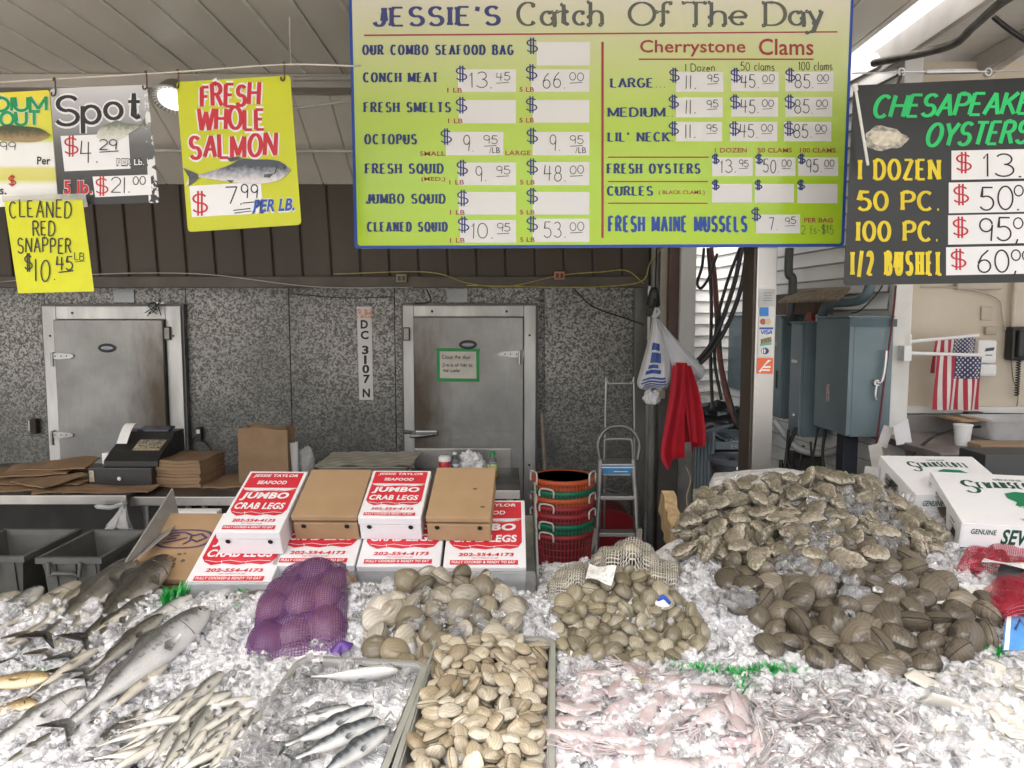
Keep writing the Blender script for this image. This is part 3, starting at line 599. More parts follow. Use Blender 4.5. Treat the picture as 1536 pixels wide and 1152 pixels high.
# ---- handwritten neon snapper paper
B5 = Board('snapper_notice', 'handwritten neon yellow cleaned red snapper paper taped under the trout sign', 'notice', [(5, 299), (123, 297), (141, 437), (27, 440)], [2.93] * 4, .001, round_px=1)
def paper(mb):
    def f(u, v):
        c = B5.c; a = V(c[0]).lerp(V(c[1]), u); b = V(c[3]).lerp(V(c[2]), u); q = a.lerp(b, v)
        return B5.pt(q.x, q.y, -2.2 + 1.6 * math.sin(u * 7 + v * 2) * v)
    mb.grid(f, 22, 22)
mk(B5, 'sheet', NEONP, paper)
for t, x, y, s, w in (('CLEANED', 15, 326, 25, 92), ('RED', 50, 353, 21, 32), ('SNAPPER', 27, 379, 22, 80), ('$', 37, 405, 22, 11), ('|0.', 53, 421, 33, 30), ('45', 85, 405, 20, 24), ('LB', 112, 390, 11, 14)):
    T(B5, 'lettering', INKBLK, t, x, y, s, 2.0 if s > 12 else 1.2, width=w, jit=.05, lay=1)
mk(B5, 'underline', INKBLK, lambda mb: [B5.poly(mb, q, 1) for q in ([(88, 407.5), (110, 405), (110, 407), (88, 409.5)], [(113, 392.5), (127, 391), (127, 392), (113, 393.5)])])
TAPE = M('clear_tape', (.75, .73, .68), .25, trans=.5, ior=1.2)
mk(B5, 'tape', TAPE, lambda mb: [B5.poly(mb, [(3, 294), (128, 290), (132, 310), (126, 311), (124, 300), (4, 303)], .6)])
# ---- black oyster sign
B6 = Board('oyster_sign', 'black oyster price sign with green and yellow lettering hung at the roof gap', 'sign', [(1281, 128), (1570, 115), (1570, 423), (1266, 428)], [3.2, 3.12, 3.12, 3.2], .008, round_px=5)
B6.panel(M('sign_black', (.016, .018, .018), .3, 0, (.022, .024, .024), 4))
T(B6, 'heading', INKNEON, 'CHESAPEAKE', 1309, 176, 32, 6.4, thin=4.2, width=233, slant=.28, rise=6); T(B6, 'heading', INKNEON, 'OYSTERS', 1388, 219, 33, 6.4, thin=4.2, width=150, slant=.28, rise=5)
for t, x, y, h, w in (('| DOZEN', 1289, 269, 29, 119), ('50 PC.', 1288, 315, 27, 120), ('|00 PC.', 1286, 361, 28, 120), ('|/2 BUSHEL', 1278, 412, 34, 134)):
    T(B6, 'item_name', INKYEL, t, x, y, h, 5.8, thin=3.4, width=w, serif=.02, track=.26)
for (x0, y0, x1, y1), a, b in (((1427, 226, 1570, 270), '13.9', ''), ((1423, 274, 1570, 320), '50.', '00'), ((1422, 323, 1570, 367), '95,', '00'), ((1419, 371, 1570, 413), '60,', '00')):
    pc = mk(B6, 'price_card', CARDM, lambda mb: B6.poly(mb, [(x0, y0), (x1, y0 - 3), (x1, y1 - 3), (x0, y1)], 1))
    T(B6, 'price_figure', INKRED, '$', x0 + 7, y0 + 31, 26, 3, thin=2, width=22, parent=pc, lay=2)
    T(B6, 'price_figure', INKBLK, a, x0 + 47, y1 - 5, 34, 2.6, thin=2.2, width=92 if not b else 58, jit=.03, parent=pc, lay=2)
    if b: T(B6, 'price_figure', INKBLK, b, x0 + 98, y0 + 20, 16, 2, width=30, jit=.03, parent=pc, lay=2)
# the oyster picture: shell, pearly inside and meat
def blob(cx, cy, rx, ry, seed, n=26, a=.1): return [(cx + rx * (1 + a * math.sin(3 * t + seed) + a * .7 * math.sin(7 * t + seed * 2)) * math.cos(t), cy + ry * (1 + a * math.sin(3 * t + seed) + a * .7 * math.sin(7 * t + seed * 2)) * math.sin(t)) for t in [2 * math.pi * i / n for i in range(n)]]
op = mk(B6, 'oyster_picture', M('oyster_print', (.58, .54, .46), .4, 0, (.2, .19, .16), 50), lambda mb: B6.poly(mb, blob(1327, 208, 32, 18, 1), 1))
mk(B6, 'oyster_meat', M('oyster_print_meat', (.75, .70, .58), .3, 0, (.5, .45, .34), 40), lambda mb: B6.poly(mb, blob(1328, 207, 24, 11, 2), 2), op)
# hanging gear
wire = MB().tube(cable([at(-60, 127, 2.97), at(75, 119, 2.96), at(265, 108, 2.95), at(425, 97, 2.95), at(530, 99, 2.97), at(540, 98, 3.3)]), .0035, 6).build('hanging_wire', M('white_cord', (.62, .58, .52), .6), None, 180)
tag(wire, 'thin white wire the fish signs hang from below the ceiling', 'wire')
HOOK = M('rusty_hook', (.10, .085, .07), .5, .5, (.16, .08, .04), 20)
for px, py, lab in ((80, 121, 'bent hook on the wire over the gap of the trout and spot signs'), (217, 111, 'hook holding the peeling corner of the spot sign'), (265, 109, 'hook holding the salmon sign beside the lamp'), (424, 98, 'hook holding the salmon sign corner next to the price board')):
    a = at(px, py - 2, 2.95); pts = [a + V(d) for d in ((-.004, .004, -.004), (0, .004, .006), (.006, 0, .0), (.006, 0, -.05), (.003, -.008, -.064), (-.005, -.008, -.062), (-.007, -.004, -.05))]
    tag(MB().tube(cable(pts, 6), .0032, 6).build('hook', HOOK, None, 180), lab, 'hook')
rod = MB().tube([at(1283, 132, 3.15), at(1302, 248, 3.12)], .006, 8).tube([at(1282, 126, 3.15), at(1283.5, 136, 3.15)], .011, 8).build('hanging_rod', WHITE, None, 60)
tag(rod, 'thin white rod hanging in front of the black oyster sign', 'rod')
tb = thing('turnbuckle', 'silver turnbuckle on the cable above the black oyster sign', 'turnbuckle', at(1420, 108, 3.2))
MB().tube([at(1388, 108, 3.2), at(1465, 107, 3.2)], .0105, 10).build('sleeve', STEEL, tb, 60)
MB().tube([at(1278, 110, 3.2), at(1350, 108.5, 3.2)], .003, 6).tube([at(1490, 107, 3.2), at(1600, 106, 3.2)], .003, 6).build('cable', STEEL, tb, 60)
for px in (1352, 1482):
    c = at(px, 108, 3.2); MB().tube([c + V((.014 * math.cos(t), 0, .014 * math.sin(t))) for t in [i * math.pi / 7 for i in range(14)]], .0045, 6, closed=True).tube([c, at(px + (38 if px < 1400 else -20), 108, 3.2)], .005, 6).build('eye_bolt', STEEL, tb, 60)
tag(MB().tube([at(1352, 112, 3.2), at(1345, 130, 3.2)], .006, 6).build('sign_clip', DARK), 'dark clip between the turnbuckle eye and the oyster sign', 'clip')
# ================================================================ THINGS AT THE BACK
# ---- cooler doors
def cooler_door(label, fx0, fx1, fy, dx0, dx1, dy, hinge, oval, side, mat, thermo):
    Yf, Yd = 6.12, 6.07
    p0, p1 = at(fx0, fy, Yf), at(fx1, fy, Yf); q0, q1 = at(dx0, dy, Yd), at(dx1, dy, Yd); zt, zd = p0.z, q0.z
    t = thing('cooler_door', label, 'door', ((p0.x + p1.x) / 2, 6.2, FL))
    fr = MB(); FR = M('frame_steel', (.60, .60, .59), .4, .75, (.44, .44, .43), 2.2, stretch=(3, 1, .6), rvar=.1)
    fr.box((p0.x, Yf, FL + .002), (q0.x - .004, 6.199, zt), bev=.006).box((q1.x + .004, Yf, FL + .002), (p1.x, 6.199, zt), bev=.006).box((q0.x - .003, Yf, zd + .004), (q1.x + .003, 6.199, zt - .001), bev=.006)
    f = fr.build('frame', FR, t)
    ed = MB(); e = .018
    ed.box((p0.x - e, Yf + .02, FL + .003), (p0.x - .001, 6.198, zt + e), bev=.003).box((p1.x + .001, Yf + .02, FL + .003), (p1.x + e, 6.198, zt + e), bev=.003).box((p0.x, Yf + .02, zt + .001), (p1.x, 6.198, zt + e), bev=.003)
    ed.build('trim', M('grey_trim', (.16, .16, .16), .5, .4, (.11, .11, .11), 4), f)
    sc_ = MB()
    for px, py in ((.22, .5), (.78, .5)): sc_.lathe([(.011, 0), (.009, .005), (0, .006)], (p0.x + (p1.x - p0.x) * px, Yf, (zt + zd) / 2), 10, Matrix.Rotation(R(90), 4, 'X'))
    for zz in (.88, .35):
        for xx in ((p0.x + q0.x) / 2, (p1.x + q1.x) / 2): sc_.lathe([(.010, 0), (.008, .005), (0, .006)], (xx, Yf, FL + (zt - FL) * zz), 10, Matrix.Rotation(R(90), 4, 'X'))
    sc_.build('screw_head', DARK, f)
    d = MB().box((q0.x, Yd, FL + .05), (q1.x, 6.15, zd), bev=.008).build('leaf', mat, t)
    MB().box((q0.x - .003, Yd + .03, FL + .05), (q1.x + .003, 6.16, zd + .003)).build('gasket', RUBBER, t)
    hp = at(*oval, Yd); ov = MB().lathe([(.072, 0), (.074, .006), (.062, .008), (.06, .006), (0, .006)], (hp.x, Yd, hp.z), 32, Matrix.Rotation(R(90), 4, 'X') @ Matrix.Diagonal((1, .5, 1, 1))).build('badge', M('badge_black', (.02, .025, .03), .3, .3), t, 40)
    MB().lathe([(.05, .0075), (.045, .009), (0, .009)], (hp.x, Yd, hp.z), 28, Matrix.Rotation(R(90), 4, 'X') @ Matrix.Diagonal((1, .32, 1, 1))).build('badge_plate', M('badge_blue', (.06, .16, .26), .35, .4, (.35, .37, .38), 9), ov, 40)
    CHR = M('chromed', (.42, .42, .42), .3, .9, (.30, .30, .30), 10)
    for hy in hinge[1]:
        c = at(hinge[0], hy, Yd); s = 1 if side > .5 else -1         # the strap reaches from the hinge barrel across the leaf
        h = MB(); L = .17; pts = [(0, -.024), (.05, -.028), (L - .02, -.017), (L, -.008), (L, .008), (L - .02, .017), (.05, .028), (0, .024)]
        h.prism([V((c.x + s * a - s * .03, Yd - .002, c.z + b)) for a, b in pts], (0, -.014, 0)); hg = h.build('hinge', CHR, t)
        b2 = MB().tube([(c.x - s * .035, Yd - .012, c.z - .085), (c.x - s * .035, Yd - .012, c.z + .03)], .0135, 12); b2.box((c.x - s * .06 - .012, Yd + .02, c.z - .03), (c.x - s * .06 + .012, Yd + .05, c.z + .03)); b2.build('hinge_pin', CHR, hg, 50)
        b3 = MB()
        for a in (.02, .07, .115): b3.lathe([(.006, 0), (0, .004)], (c.x + s * a - s * .03, Yd - .016, c.z), 8, Matrix.Rotation(R(90), 4, 'X'))
        b3.build('bolt_head', DARK, hg)
    # latch
    lx, ly = thermo[2]; c = at(lx, ly, Yd); s = 1 if side > .5 else -1
    la = MB().box((c.x - .09, Yd - .03, c.z - .022), (c.x + .09, Yd - .002, c.z + .022), bev=.01).build('latch', CHR, t)
    MB().tube(cable([(c.x - s * .06, Yd - .04, c.z - .005), (c.x + s * .02, Yd - .065, c.z - .015), (c.x + s * .13, Yd - .06, c.z - .022)], 6), [.010] * 6 + [.013] * 7, 10).build('latch_lever', CHR, la, 180)
    MB().tube([(c.x + s * .12, Yf - .03, c.z + .0), (c.x + s * .19, Yf - .03, c.z + .004)], [.012, .017], 10).build('strike', M('worn_strike', (.18, .17, .15), .4, .8), t, 60)
    a, b = thermo[0]; c = at(a, b, Yf); th = MB().box((c.x - .028, Yf - .022, c.z - .055), (c.x + .028, Yf - .001, c.z + .055), bev=.004).build('switch_plate', M('switch_grey', (.06, .06, .06), .5), t)
    MB().box((c.x - .02, Yf - .028, c.z - .046), (c.x + .02, Yf - .0225, c.z + .046), bev=.002).build('switch_face', M('switch_beige', (.50, .47, .42), .5), th)
    return t
DM1, DM2 = door_mat('door_steel_worn_right', .97), door_mat('door_steel_worn_left', .02)
cooler_door('steel cooler door without a note, behind the cash register', 62, 270, 459, 79, 243, 480, (86, (534, 652)), (161, 522), .9, DM1, ((252, 500), 0, (236, 654)))
cd = cooler_door('steel cooler door with a green taped note above its lever', 604, 804, 458, 620, 785, 476, (773, (531,)), (702, 517), .1, DM2, ((610, 501), 0, (640, 649)))
B7 = Board('door_note', 'handwritten note edged in green tape on the steel cooler door', 'note', [(656, 523), (719, 524), (720, 571), (656, 571)], [6.066] * 4, .001, round_px=1)
B7.panel(M('note_paper', (.72, .68, .62), .6), 'sheet')
TG = M('green_tape', (.0, .30, .06), .35, 0, (.0, .24, .05), 9)
mk(B7, 'tape', TG, lambda mb: [B7.poly(mb, q, 1 + .2 * i) for i, q in enumerate(([(654, 522), (720, 523), (720, 527.5), (655, 527)], [(655, 567), (719, 568), (720, 572.5), (655, 572)], [(655, 524), (659.5, 524), (660, 571), (655.5, 571)], [(714, 525), (719, 525), (719.5, 571), (715, 571)]))])
for t, x, y, w, h in (('Close the door', 664, 538, 42, 5.5), ('2-4 ls of fish to', 664, 550, 44, 5), ('the cooler', 665, 558, 26, 5)): T(B7, 'lettering', INKBLK, t, x, y, h, .7, width=w, jit=.08)
B8 = Board('registration_plate', 'tall white plate lettered DC 3107 N on the galvanised wall', 'sign', [(535, 460), (557, 460), (560, 600), (539, 600)], [6.195] * 4, .004, round_px=1)
B8.panel(M('plate_white', (.74, .73, .73), .4, 0, (.66, .65, .65), 5))
for t, x, y, w, h in (('D', 541, 493, 11, 13), ('C', 541, 509, 12, 13), ('3', 543, 531.5, 10, 13), ('1', 546, 546, 4, 13), ('0', 543.5, 560, 10.5, 13), ('7', 545, 575, 10, 13), ('N', 544, 596, 11, 13)): FT(B8, 'lettering', INKBLK, t, x, y, w, h, .035)
mk(B8, 'sticker', M('sticker_orange', (.70, .20, .12), .4, 0, (.72, .62, .58), 30, lo=.42, hi=.58), lambda mb: B8.rect(mb, 535.5, 463.5, 557.5, 477, 1))
# ---- conduit, boxes and wires on the back
CORD = M('cord_white', (.55, .53, .48), .5); YCORD = M('cord_yellow', (.50, .44, .12), .5, 0, (.35, .30, .1), 20); BCORD = M('cord_black', (.012, .012, .012), .5); RCORD = M('cord_rust', (.16, .05, .035), .5)
def cord(pts, r, mat, label, cat='cable', name='cable', seg=10): return tag(MB().tube(cable([at(*p) for p in pts], seg), r, 6).build(name, mat, None, 180), label, cat)
cord([(-20, 425, 5.97), (130, 412, 5.97), (300, 411, 5.97), (470, 430, 5.97), (620, 431, 5.97)], .004, CORD, 'thin pale wire sagging along the brown beam above the cooler', 'wire', 'wire')
cord([(500, 411, 5.97), (640, 408, 5.97), (700, 424, 5.97), (760, 430, 5.97), (840, 413, 5.97), (900, 408, 5.97), (940, 406, 5.96), (965, 425, 5.96)], .0045, YCORD, 'yellow wire looping along the beam over the noted door', 'wire', 'wire')
cord([(700, 428, 5.98), (850, 431, 5.97), (930, 428, 5.97), (965, 420, 5.95), (975, 395, 5.95), (992, 372, 5.95)], .006, YCORD, 'yellow cord climbing to the pillar beside the cooler', 'wire', 'wire')
cord([(860, 432, 6.16), (890, 460, 6.16), (940, 478, 6.16), (965, 487, 6.0)], .006, BCORD, 'black cable drooping across the galvanised wall to the hanging bags', 'cable')
cord([(428, 440, 6.17), (520, 447, 6.17), (590, 445, 6.17)], .003, BCORD, 'thin black cable along the wall top above the DC plate', 'cable')
cord([(640, 434, 6.16), (645, 452, 6.16), (620, 456, 6.1)], .006, BCORD, 'short black cable above the noted cooler door', 'cable')
for px, py, c, l in ((603, 418, (.30, .26, .18), 'brass coloured outlet box on the brown beam'), (839, 414, (.55, .22, .16), 'reddish outlet box on the brown beam beside yellow wire')):
    a = at(px, py, 5.98); ob = thing('outlet_box', l, 'outlet box', a + V((0, .01, -.03)))
    MB().box(a + V((-.042, -.03, -.03)), a + V((.042, .009, .035)), bev=.004).build('box', M('outlet_' + l[:5], c, .45, .2), ob)
    MB().box(a + V((-.03, -.034, -.018)), a + V((-.004, -.0305, .02))).box(a + V((.006, -.034, -.018)), a + V((.03, -.0335 + .003, .02))).build('socket', M('socket_dark', (.08, .06, .04), .5), ob)
plug = thing('wall_plug', 'dark plug and cord on the wall between cooler door and paper bag', 'plug', at(299, 655, 6.19))
a = at(299, 650, 6.17); MB().box(a + V((-.022, -.02, -.06)), a + V((.022, .02, .055)), bev=.006).build('body', DARK, plug); MB().box(a + V((-.015, -.026, .0)), a + V((.015, -.0205, .035)), bev=.003).build('socket', WHITEPL, plug)
MB().tube(cable([a + V((0, -.01, -.06)), a + V((.06, -.02, -.08)), a + V((.12, -.03, -.17)), a + V((.12, -.06, -.3))], 8), .007, 6).build('cord', BCORD, plug, 180)
MB().tube(cable([a + V((-.02, -.01, -.02)), a + V((-.09, -.02, -.1)), a + V((-.05, -.03, -.2)), a + V((-.13, -.05, -.28))], 8), .007, 6).build('cord', BCORD, plug, 180)
a = at(52, 640, 6.17); wl = thing('wall_latch', 'small rusty latch on the wall beside the register door', 'latch', a)
MB().box(a + V((-.02, -.03, -.06)), a + V((.03, .02, .07)), bev=.006).build('body', M('rust', (.05, .035, .025), .7), wl); MB().box(a + V((-.03, -.035, -.03)), a + V((-.021, 0, .05)), bev=.003).build('handle', WHITEPL, wl)
pb = thing('cable_knot', 'tangle of black wire ends on top of the register cooler door', 'wires', at(232, 455, 6.1))
k = MB(); a = at(240, 458, 6.10)
for i in range(7): k.tube(cable([a + V((random.uniform(-.09, .02), -.01, .02)), a + V((random.uniform(-.1, .03), -.03, random.uniform(0, .05))), a + V((random.uniform(-.12, .02), -.02, random.uniform(-.09, -.02)))], 6), .004, 5)
k.build('strand', BCORD, pb, 180); MB().box(a + V((-.02, -.03, .012)), a + V((.05, .01, .028)), bev=.004).build('clip', WHITEPL, pb)
for px, py, l in ((186, 444, 'pale metal patch above the register cooler door'), (686, 444, 'pale metal patch above the noted cooler door')):
    a = at(px, py, 6.19); tag(MB().box(a + V((-.085, -.004, -.055)), a + V((.085, .008, .06)), bev=.002).build('metal_patch', M('patch_steel', (.36, .37, .38), .45, .6, (.28, .29, .30), 4)), l, 'plate')
# broom stick
tag(MB().tube([at(813, 620, 6.05), at(818, 720, 5.75)] + [at(826, 1000, 5.0)], .0165, 10).build('broom_handle', M('grey_wood', (.26, .22, .18), .7, 0, (.18, .15, .12), 8, stretch=(4, 4, .5)), None, 60), 'weathered wooden broom handle leaning beside the noted cooler door', 'broom handle')
# pipes under the ceiling
PW = M('pipe_paint', (.62, .59, .54), .45)
tag(MB().tube([at(440, 163, 5.0), at(760, 120, 5.0)], .010, 8).build('ceiling_pipe', PW, None, 60), 'thin painted pipe below the ceiling beside the salmon sign, sloping upwards', 'pipe')
tag(MB().tube([at(200, 226, 5.55), at(760, 228, 5.55)], .012, 8).build('ceiling_pipe', PW, None, 60), 'thin level pipe under the inner soffit behind the salmon sign', 'pipe')
tag(MB().tube([at(434, 15, 4.2), at(436, 97, 4.2)], .004, 6).build('drop_wire', PW, None, 60), 'vertical drop wire from the ceiling above the salmon sign', 'wire')
tag(MB().tube([at(440, 118, 4.9), at(530, 117, 4.9), at(760, 112, 4.9)], .017, 10).build('ceiling_pipe', M('pipe_grey', (.45, .43, .40), .45), None, 60), 'thicker grey pipe running under the ceiling towards the price board', 'pipe')
# bulkhead lamp
a = at(259, 148, 5.0); lamp = thing('ceiling_lamp', 'lit round ceiling lamp with ribbed rim behind the salmon sign', 'lamp', a + V((0, 0, .1)))
rt = Matrix.Rotation(R(-28), 4, 'X')
LITM, nt, bs = newmat('lamp_lens_lit'); bs.inputs['Base Color'].default_value = (.9, .9, .9, 1); bs.inputs['Emission Color'].default_value = (1, .97, .93, 1); bs.inputs['Emission Strength'].default_value = 1.3
MB().lathe([(.02, .115), (.075, .10), (.115, .02), (.135, -.012), (.128, -.02), (.10, 0)], a, 32, rt).build('housing', M('lamp_grey', (.35, .33, .30), .4, .3), lamp, 50)
MB().lathe([(.092, .004), (.085, -.018), (.05, -.032), (0, -.036)], a, 28, rt).build('lens', LITM, lamp, 180)
r = MB()
for i in range(28):
    w = 2 * math.pi * i / 28; r.tube([a + rt @ V((.122 * math.cos(w), .122 * math.sin(w), -.022)), a + rt @ V((.10 * math.cos(w), .10 * math.sin(w), -.012))], .004, 5)
rb_ = r.build('rim_rib', M('lamp_rib', (.55, .53, .5), .4), lamp)

# ---- counter at the back
CT_T = M('counter_steel', (.11, .10, .09), .35, .6, (.06, .055, .05), 3, rvar=.2); CT_E = M('counter_edge', (.42, .41, .40), .35, .85, (.30, .29, .28), 4)
def counter(label, x0, x1, y0, y1, z, splash=0):
    t = thing('work_counter', label, 'counter', ((x0 + x1) / 2, (y0 + y1) / 2, FL))
    MB().box((x0, y0 + .006, z - .03), (x1, y1, z), bev=.003).build('top', CT_T, t); MB().box((x0, y0 - .006, z - .05), (x1, y0 + .0055, z + .004), bev=.003).build('edge', CT_E, t)
    for lx in (x0 + .06, x1 - .06):
        for ly in (y0 + .06, y1 - .06): MB().tube([(lx, ly, FL), (lx, ly, z - .031)], .022, 10).build('leg', CT_E, t, 60)
    MB().box((x0 + .03, y0 + .1, FL + .22), (x1 - .03, y1 - .03, FL + .245), bev=.003).build('shelf', DARK, t)
    MB().box((x0 + .02, y1 - .03, FL + .05), (x1 - .02, y1 - .012, z - .052)).build('under_shade_panel', DARK, t)  # added dark sheet standing for the shade under the counter
    return t
ZC = at(96, 744, 4.25).z
counter('dark steel counter under the paper sheets and the cash register', -4.2, at(190, 744, 4.25).x, 4.25, 5.25, ZC)
counter('steel counter under the bag stack and the standing paper bag', at(196, 750, 4.3).x, at(470, 750, 4.3).x, 4.3, 5.25, ZC - .02)
counter('steel counter under the sheet pan and the bottles', at(474, 750, 4.4).x, at(780, 750, 4.4).x, 4.4, 5.1, ZC - .005)
tag(MB().box((at(622, 690, 5.12).x, 5.105, ZC - .02), (at(767, 690, 5.12).x, 5.13, ZC + .13), bev=.004).build('splash_panel', CT_E), 'plain steel splash panel standing behind the bottles', 'panel')
# cash register
a = at(181, 729, 4.5); a.z = ZC; cr = thing('cash_register', 'black cash register with a white receipt on the steel counter', 'cash register', a)
x0, x1 = at(132, 720, 4.5).x, at(228, 720, 4.5).x; zb = ZC
d = MB().box((x0, 4.5, zb), (x1, 4.95, zb + .115), bev=.006).build('drawer', BLACKPL, cr)
xc = x0 + (x1 - x0) * .5
MB().tube([(xc, 4.497, zb + .05), (xc, 4.49, zb + .05)], .012, 12).build('lock', STEEL, d, 50); MB().box((x0 + .012, 4.494, zb + .03), (x0 + .042, 4.4995, zb + .1), bev=.001).build('sticker', M('sticker_cream', (.5, .46, .36), .5, 0, (.2, .17, .1), 60), d)
bx0, bx1 = x0 + .08, x1 + .02
prof = [(4.54, zb + .116), (4.54, zb + .15), (4.62, zb + .20), (4.74, zb + .255), (4.78, zb + .30), (4.92, zb + .30), (4.93, zb + .116)]
MB().prism([(bx0, y, z) for y, z in prof], (bx1 - bx0, 0, 0)).build('body', BLACKPL, cr)
kb = MB(); sl = V((0, .12, .055)).normalized(); nn = V((0, -sl.z, sl.y)); base = V((bx0 + .14, 4.625, zb + .203))
kb.prism([base, base + V((.17, 0, 0)), base + V((.17, 0, 0)) + sl * .11, base + sl * .11], nn * .008).build('keypad', M('key_overlay', (.42, .36, .24), .4, 0, (.30, .25, .17), 90, lo=.45, hi=.55), cr)
ks = MB()
for i in range(8):
    for j in range(4):
        p = base + nn * .0085 + V((.008 + i * .02, 0, 0)) + sl * (.01 + j * .025); ks.prism([p, p + V((.014, 0, 0)), p + V((.014, 0, 0)) + sl * .018, p + sl * .018], nn * .003)
ks.build('key', M('key_grey', (.5, .46, .38), .5, 0, (.12, .1, .08), 70, lo=.48, hi=.52), cr)
scp = V((bx0 + .1, 4.775, zb + .301)); MB().prism([scp, scp + V((.2, 0, 0)), scp + V((.2, .1, .012)), scp + V((0, .1, .012))], (0, 0, .012)).build('display', M('display_blue', (.015, .02, .05), .15), cr)
MB().grid(lambda u, v: V((bx0 + .02 + .065 * u + .03 * v, 4.66 + .11 * v, zb + .24 + .12 * math.sin(v * 1.9))), 6, 12).build('receipt', PAPER, cr, 180)
MB().box((bx0 - .045, 4.6, zb + .118), (bx0 - .002, 4.66, zb + .19), bev=.006).build('paper_roll', PAPER, cr)
# paper bags: loose sheets and a stack
def flat_bag(label, px, py, Y, z, w, l, rz, th=.006, name='paper_bag', bend=.01, grp='loose flat paper bags on the counter'):
    a = at(px, py, Y); mt = Matrix.Translation((a.x, Y, z)) @ Matrix.Rotation(rz, 4, 'Z'); ph = random.uniform(0, 6)
    mb = MB(); f = lambda u, v, dz: mt @ V(((u - .5) * w, (v - .5) * l, dz + bend * (math.sin(u * 4 + ph) * .5 + .5) * v + .003 * math.sin(u * 9 + v * 7)))
    mb.grid(lambda u, v: f(u, v, th), 10, 10).grid(lambda u, v: f(1 - u, v, 0), 10, 10)
    rim = [(i / 9, 0) for i in range(10)] + [(1, i / 9) for i in range(1, 10)] + [(1 - i / 9, 1) for i in range(1, 10)] + [(0, 1 - i / 9) for i in range(1, 9)]
    n = len(rim); mb.add([f(u, v, 0) for u, v in rim] + [f(u, v, th) for u, v in rim], [(i, (i + 1) % n, n + (i + 1) % n, n + i) for i in range(n)])
    return tag(mb.build(name, KRAFTD, None, 40), label, 'paper bag', grp)
lb = 'flat brown paper bag among the loose ones left of the register'
for i, (px, Y, z, w, l, rz) in enumerate(((30, 4.5, 0, .34, .3, .2), (60, 4.75, 0, .36, .3, -.3), (96, 4.45, .002, .32, .26, .5), (45, 4.6, .018, .36, .28, .1), (75, 4.5, .032, .34, .28, -.5), (110, 4.85, .0, .4, .3, .2), (60, 4.7, .05, .38, .28, .3), (112, 4.6, .02, .3, .28, -.2), (92, 4.78, .07, .40, .26, .15), (20, 4.75, .02, .3, .3, .8))):
    flat_bag(lb, px, 720, Y, ZC + .001 + z, w, l, rz, .008, bend=.03)
flat_bag('flat brown paper bag tucked under the front of the cash register', 170, 733, 4.42, ZC + .001, .5, .2, .05, .004, grp=None); 
for i in range(8): flat_bag('brown paper bag in the neat stack right of the register', 285 + random.uniform(-1, 1), 720, 4.72 + random.uniform(-.006, .006), ZC - .019 + i * .0215, .31, .34, random.uniform(-.03, .03) - .08, .020, bend=.004, grp='paper bags in the neat stack')
flat_bag('flat brown paper bag between the stack and the standing bag', 345, 738, 4.7, ZC - .018, .24, .34, .1, .01, grp=None)
def paper_sack(label, px0, px1, pyt, Y, z, dep):
    p, q = at(px0, pyt, Y), at(px1, pyt, Y); zt = p.z; mb = MB(); n = 48
    def f(u, v):
        t = u * 4; k = int(t) % 4; s = t - int(t); c = [(p.x, Y), (q.x, Y), (q.x, Y + dep), (p.x, Y + dep)]; a_, b_ = c[k], c[(k + 1) % 4]
        x, y = a_[0] + (b_[0] - a_[0]) * s, a_[1] + (b_[1] - a_[1]) * s
        if k in (1, 3): x += (-1 if k == 1 else 1) * .03 * math.sin(math.pi * s) * v
        y += .006 * math.sin(x * 30 + v * 5) * v; return V((x, y, z + (zt - z) * v + (.008 * math.sin(u * 20) if v > .99 else 0)))
    mb.grid(f, n, 14, closeu=True).box((p.x + .002, Y + .002, z), (q.x - .002, Y + dep - .002, z + .003)); return tag(mb.build('paper_bag', KRAFTD, None, 35), label, 'paper bag')
paper_sack('open brown paper bag standing upright on the counter', 356, 431, 643, 4.62, ZC - .019, .16)
# cup sleeve, plastic film, sheet pan
a = at(440, 690, 4.75); cs = thing('cup_stack', 'stack of white foam cups beside the standing paper bag', 'cups', (a.x, 4.75, ZC - .02))
for i in range(9): MB().lathe([(.026, 0), (.030, .055), (.033, .075), (.034, .08), (.031, .08), (.028, .06)], (a.x, 4.75, ZC - .02 + i * .022), 18).build('cup', WHITEPL, cs, 40)
FILM = M('clear_film', (.85, .85, .86), .22, trans=.55, ior=1.15)
def crumple(label, c, rx, ry, rz, mat, seed, name='plastic_bag', cat='plastic bag', amp=.35):
    mb = MB(); c = V(c)
    def f(u, v):
        th, ph = 2 * math.pi * u, math.pi * (.5 - v) ; d = V((math.cos(th) * math.cos(ph), math.sin(th) * math.cos(ph), math.sin(ph)))
        k = 1 + amp * (mnoise.noise(d * 1.8 + V((seed, 0, 0))) + abs(mnoise.noise(d * 4.5 + V((0, seed, 0)))) * .8 - .2); return c + V((d.x * rx, d.y * ry, max(d.z * rz * k, -rz * .55) if True else 0)) * 1.0 + V((d.x * rx * (k - 1), d.y * ry * (k - 1), 0))
    mb.grid(f, 44, 24, closeu=True); return tag(mb.build(name, mat, None, 25), label, cat)
crumple('clear plastic film bunched beside the cup stack', at(458, 697, 4.85), .06, .05, .11, FILM, 3)
pn = thing('sheet_pan', 'large steel sheet pan under plastic film on the back counter', 'sheet pan', at(548, 700, 4.7))
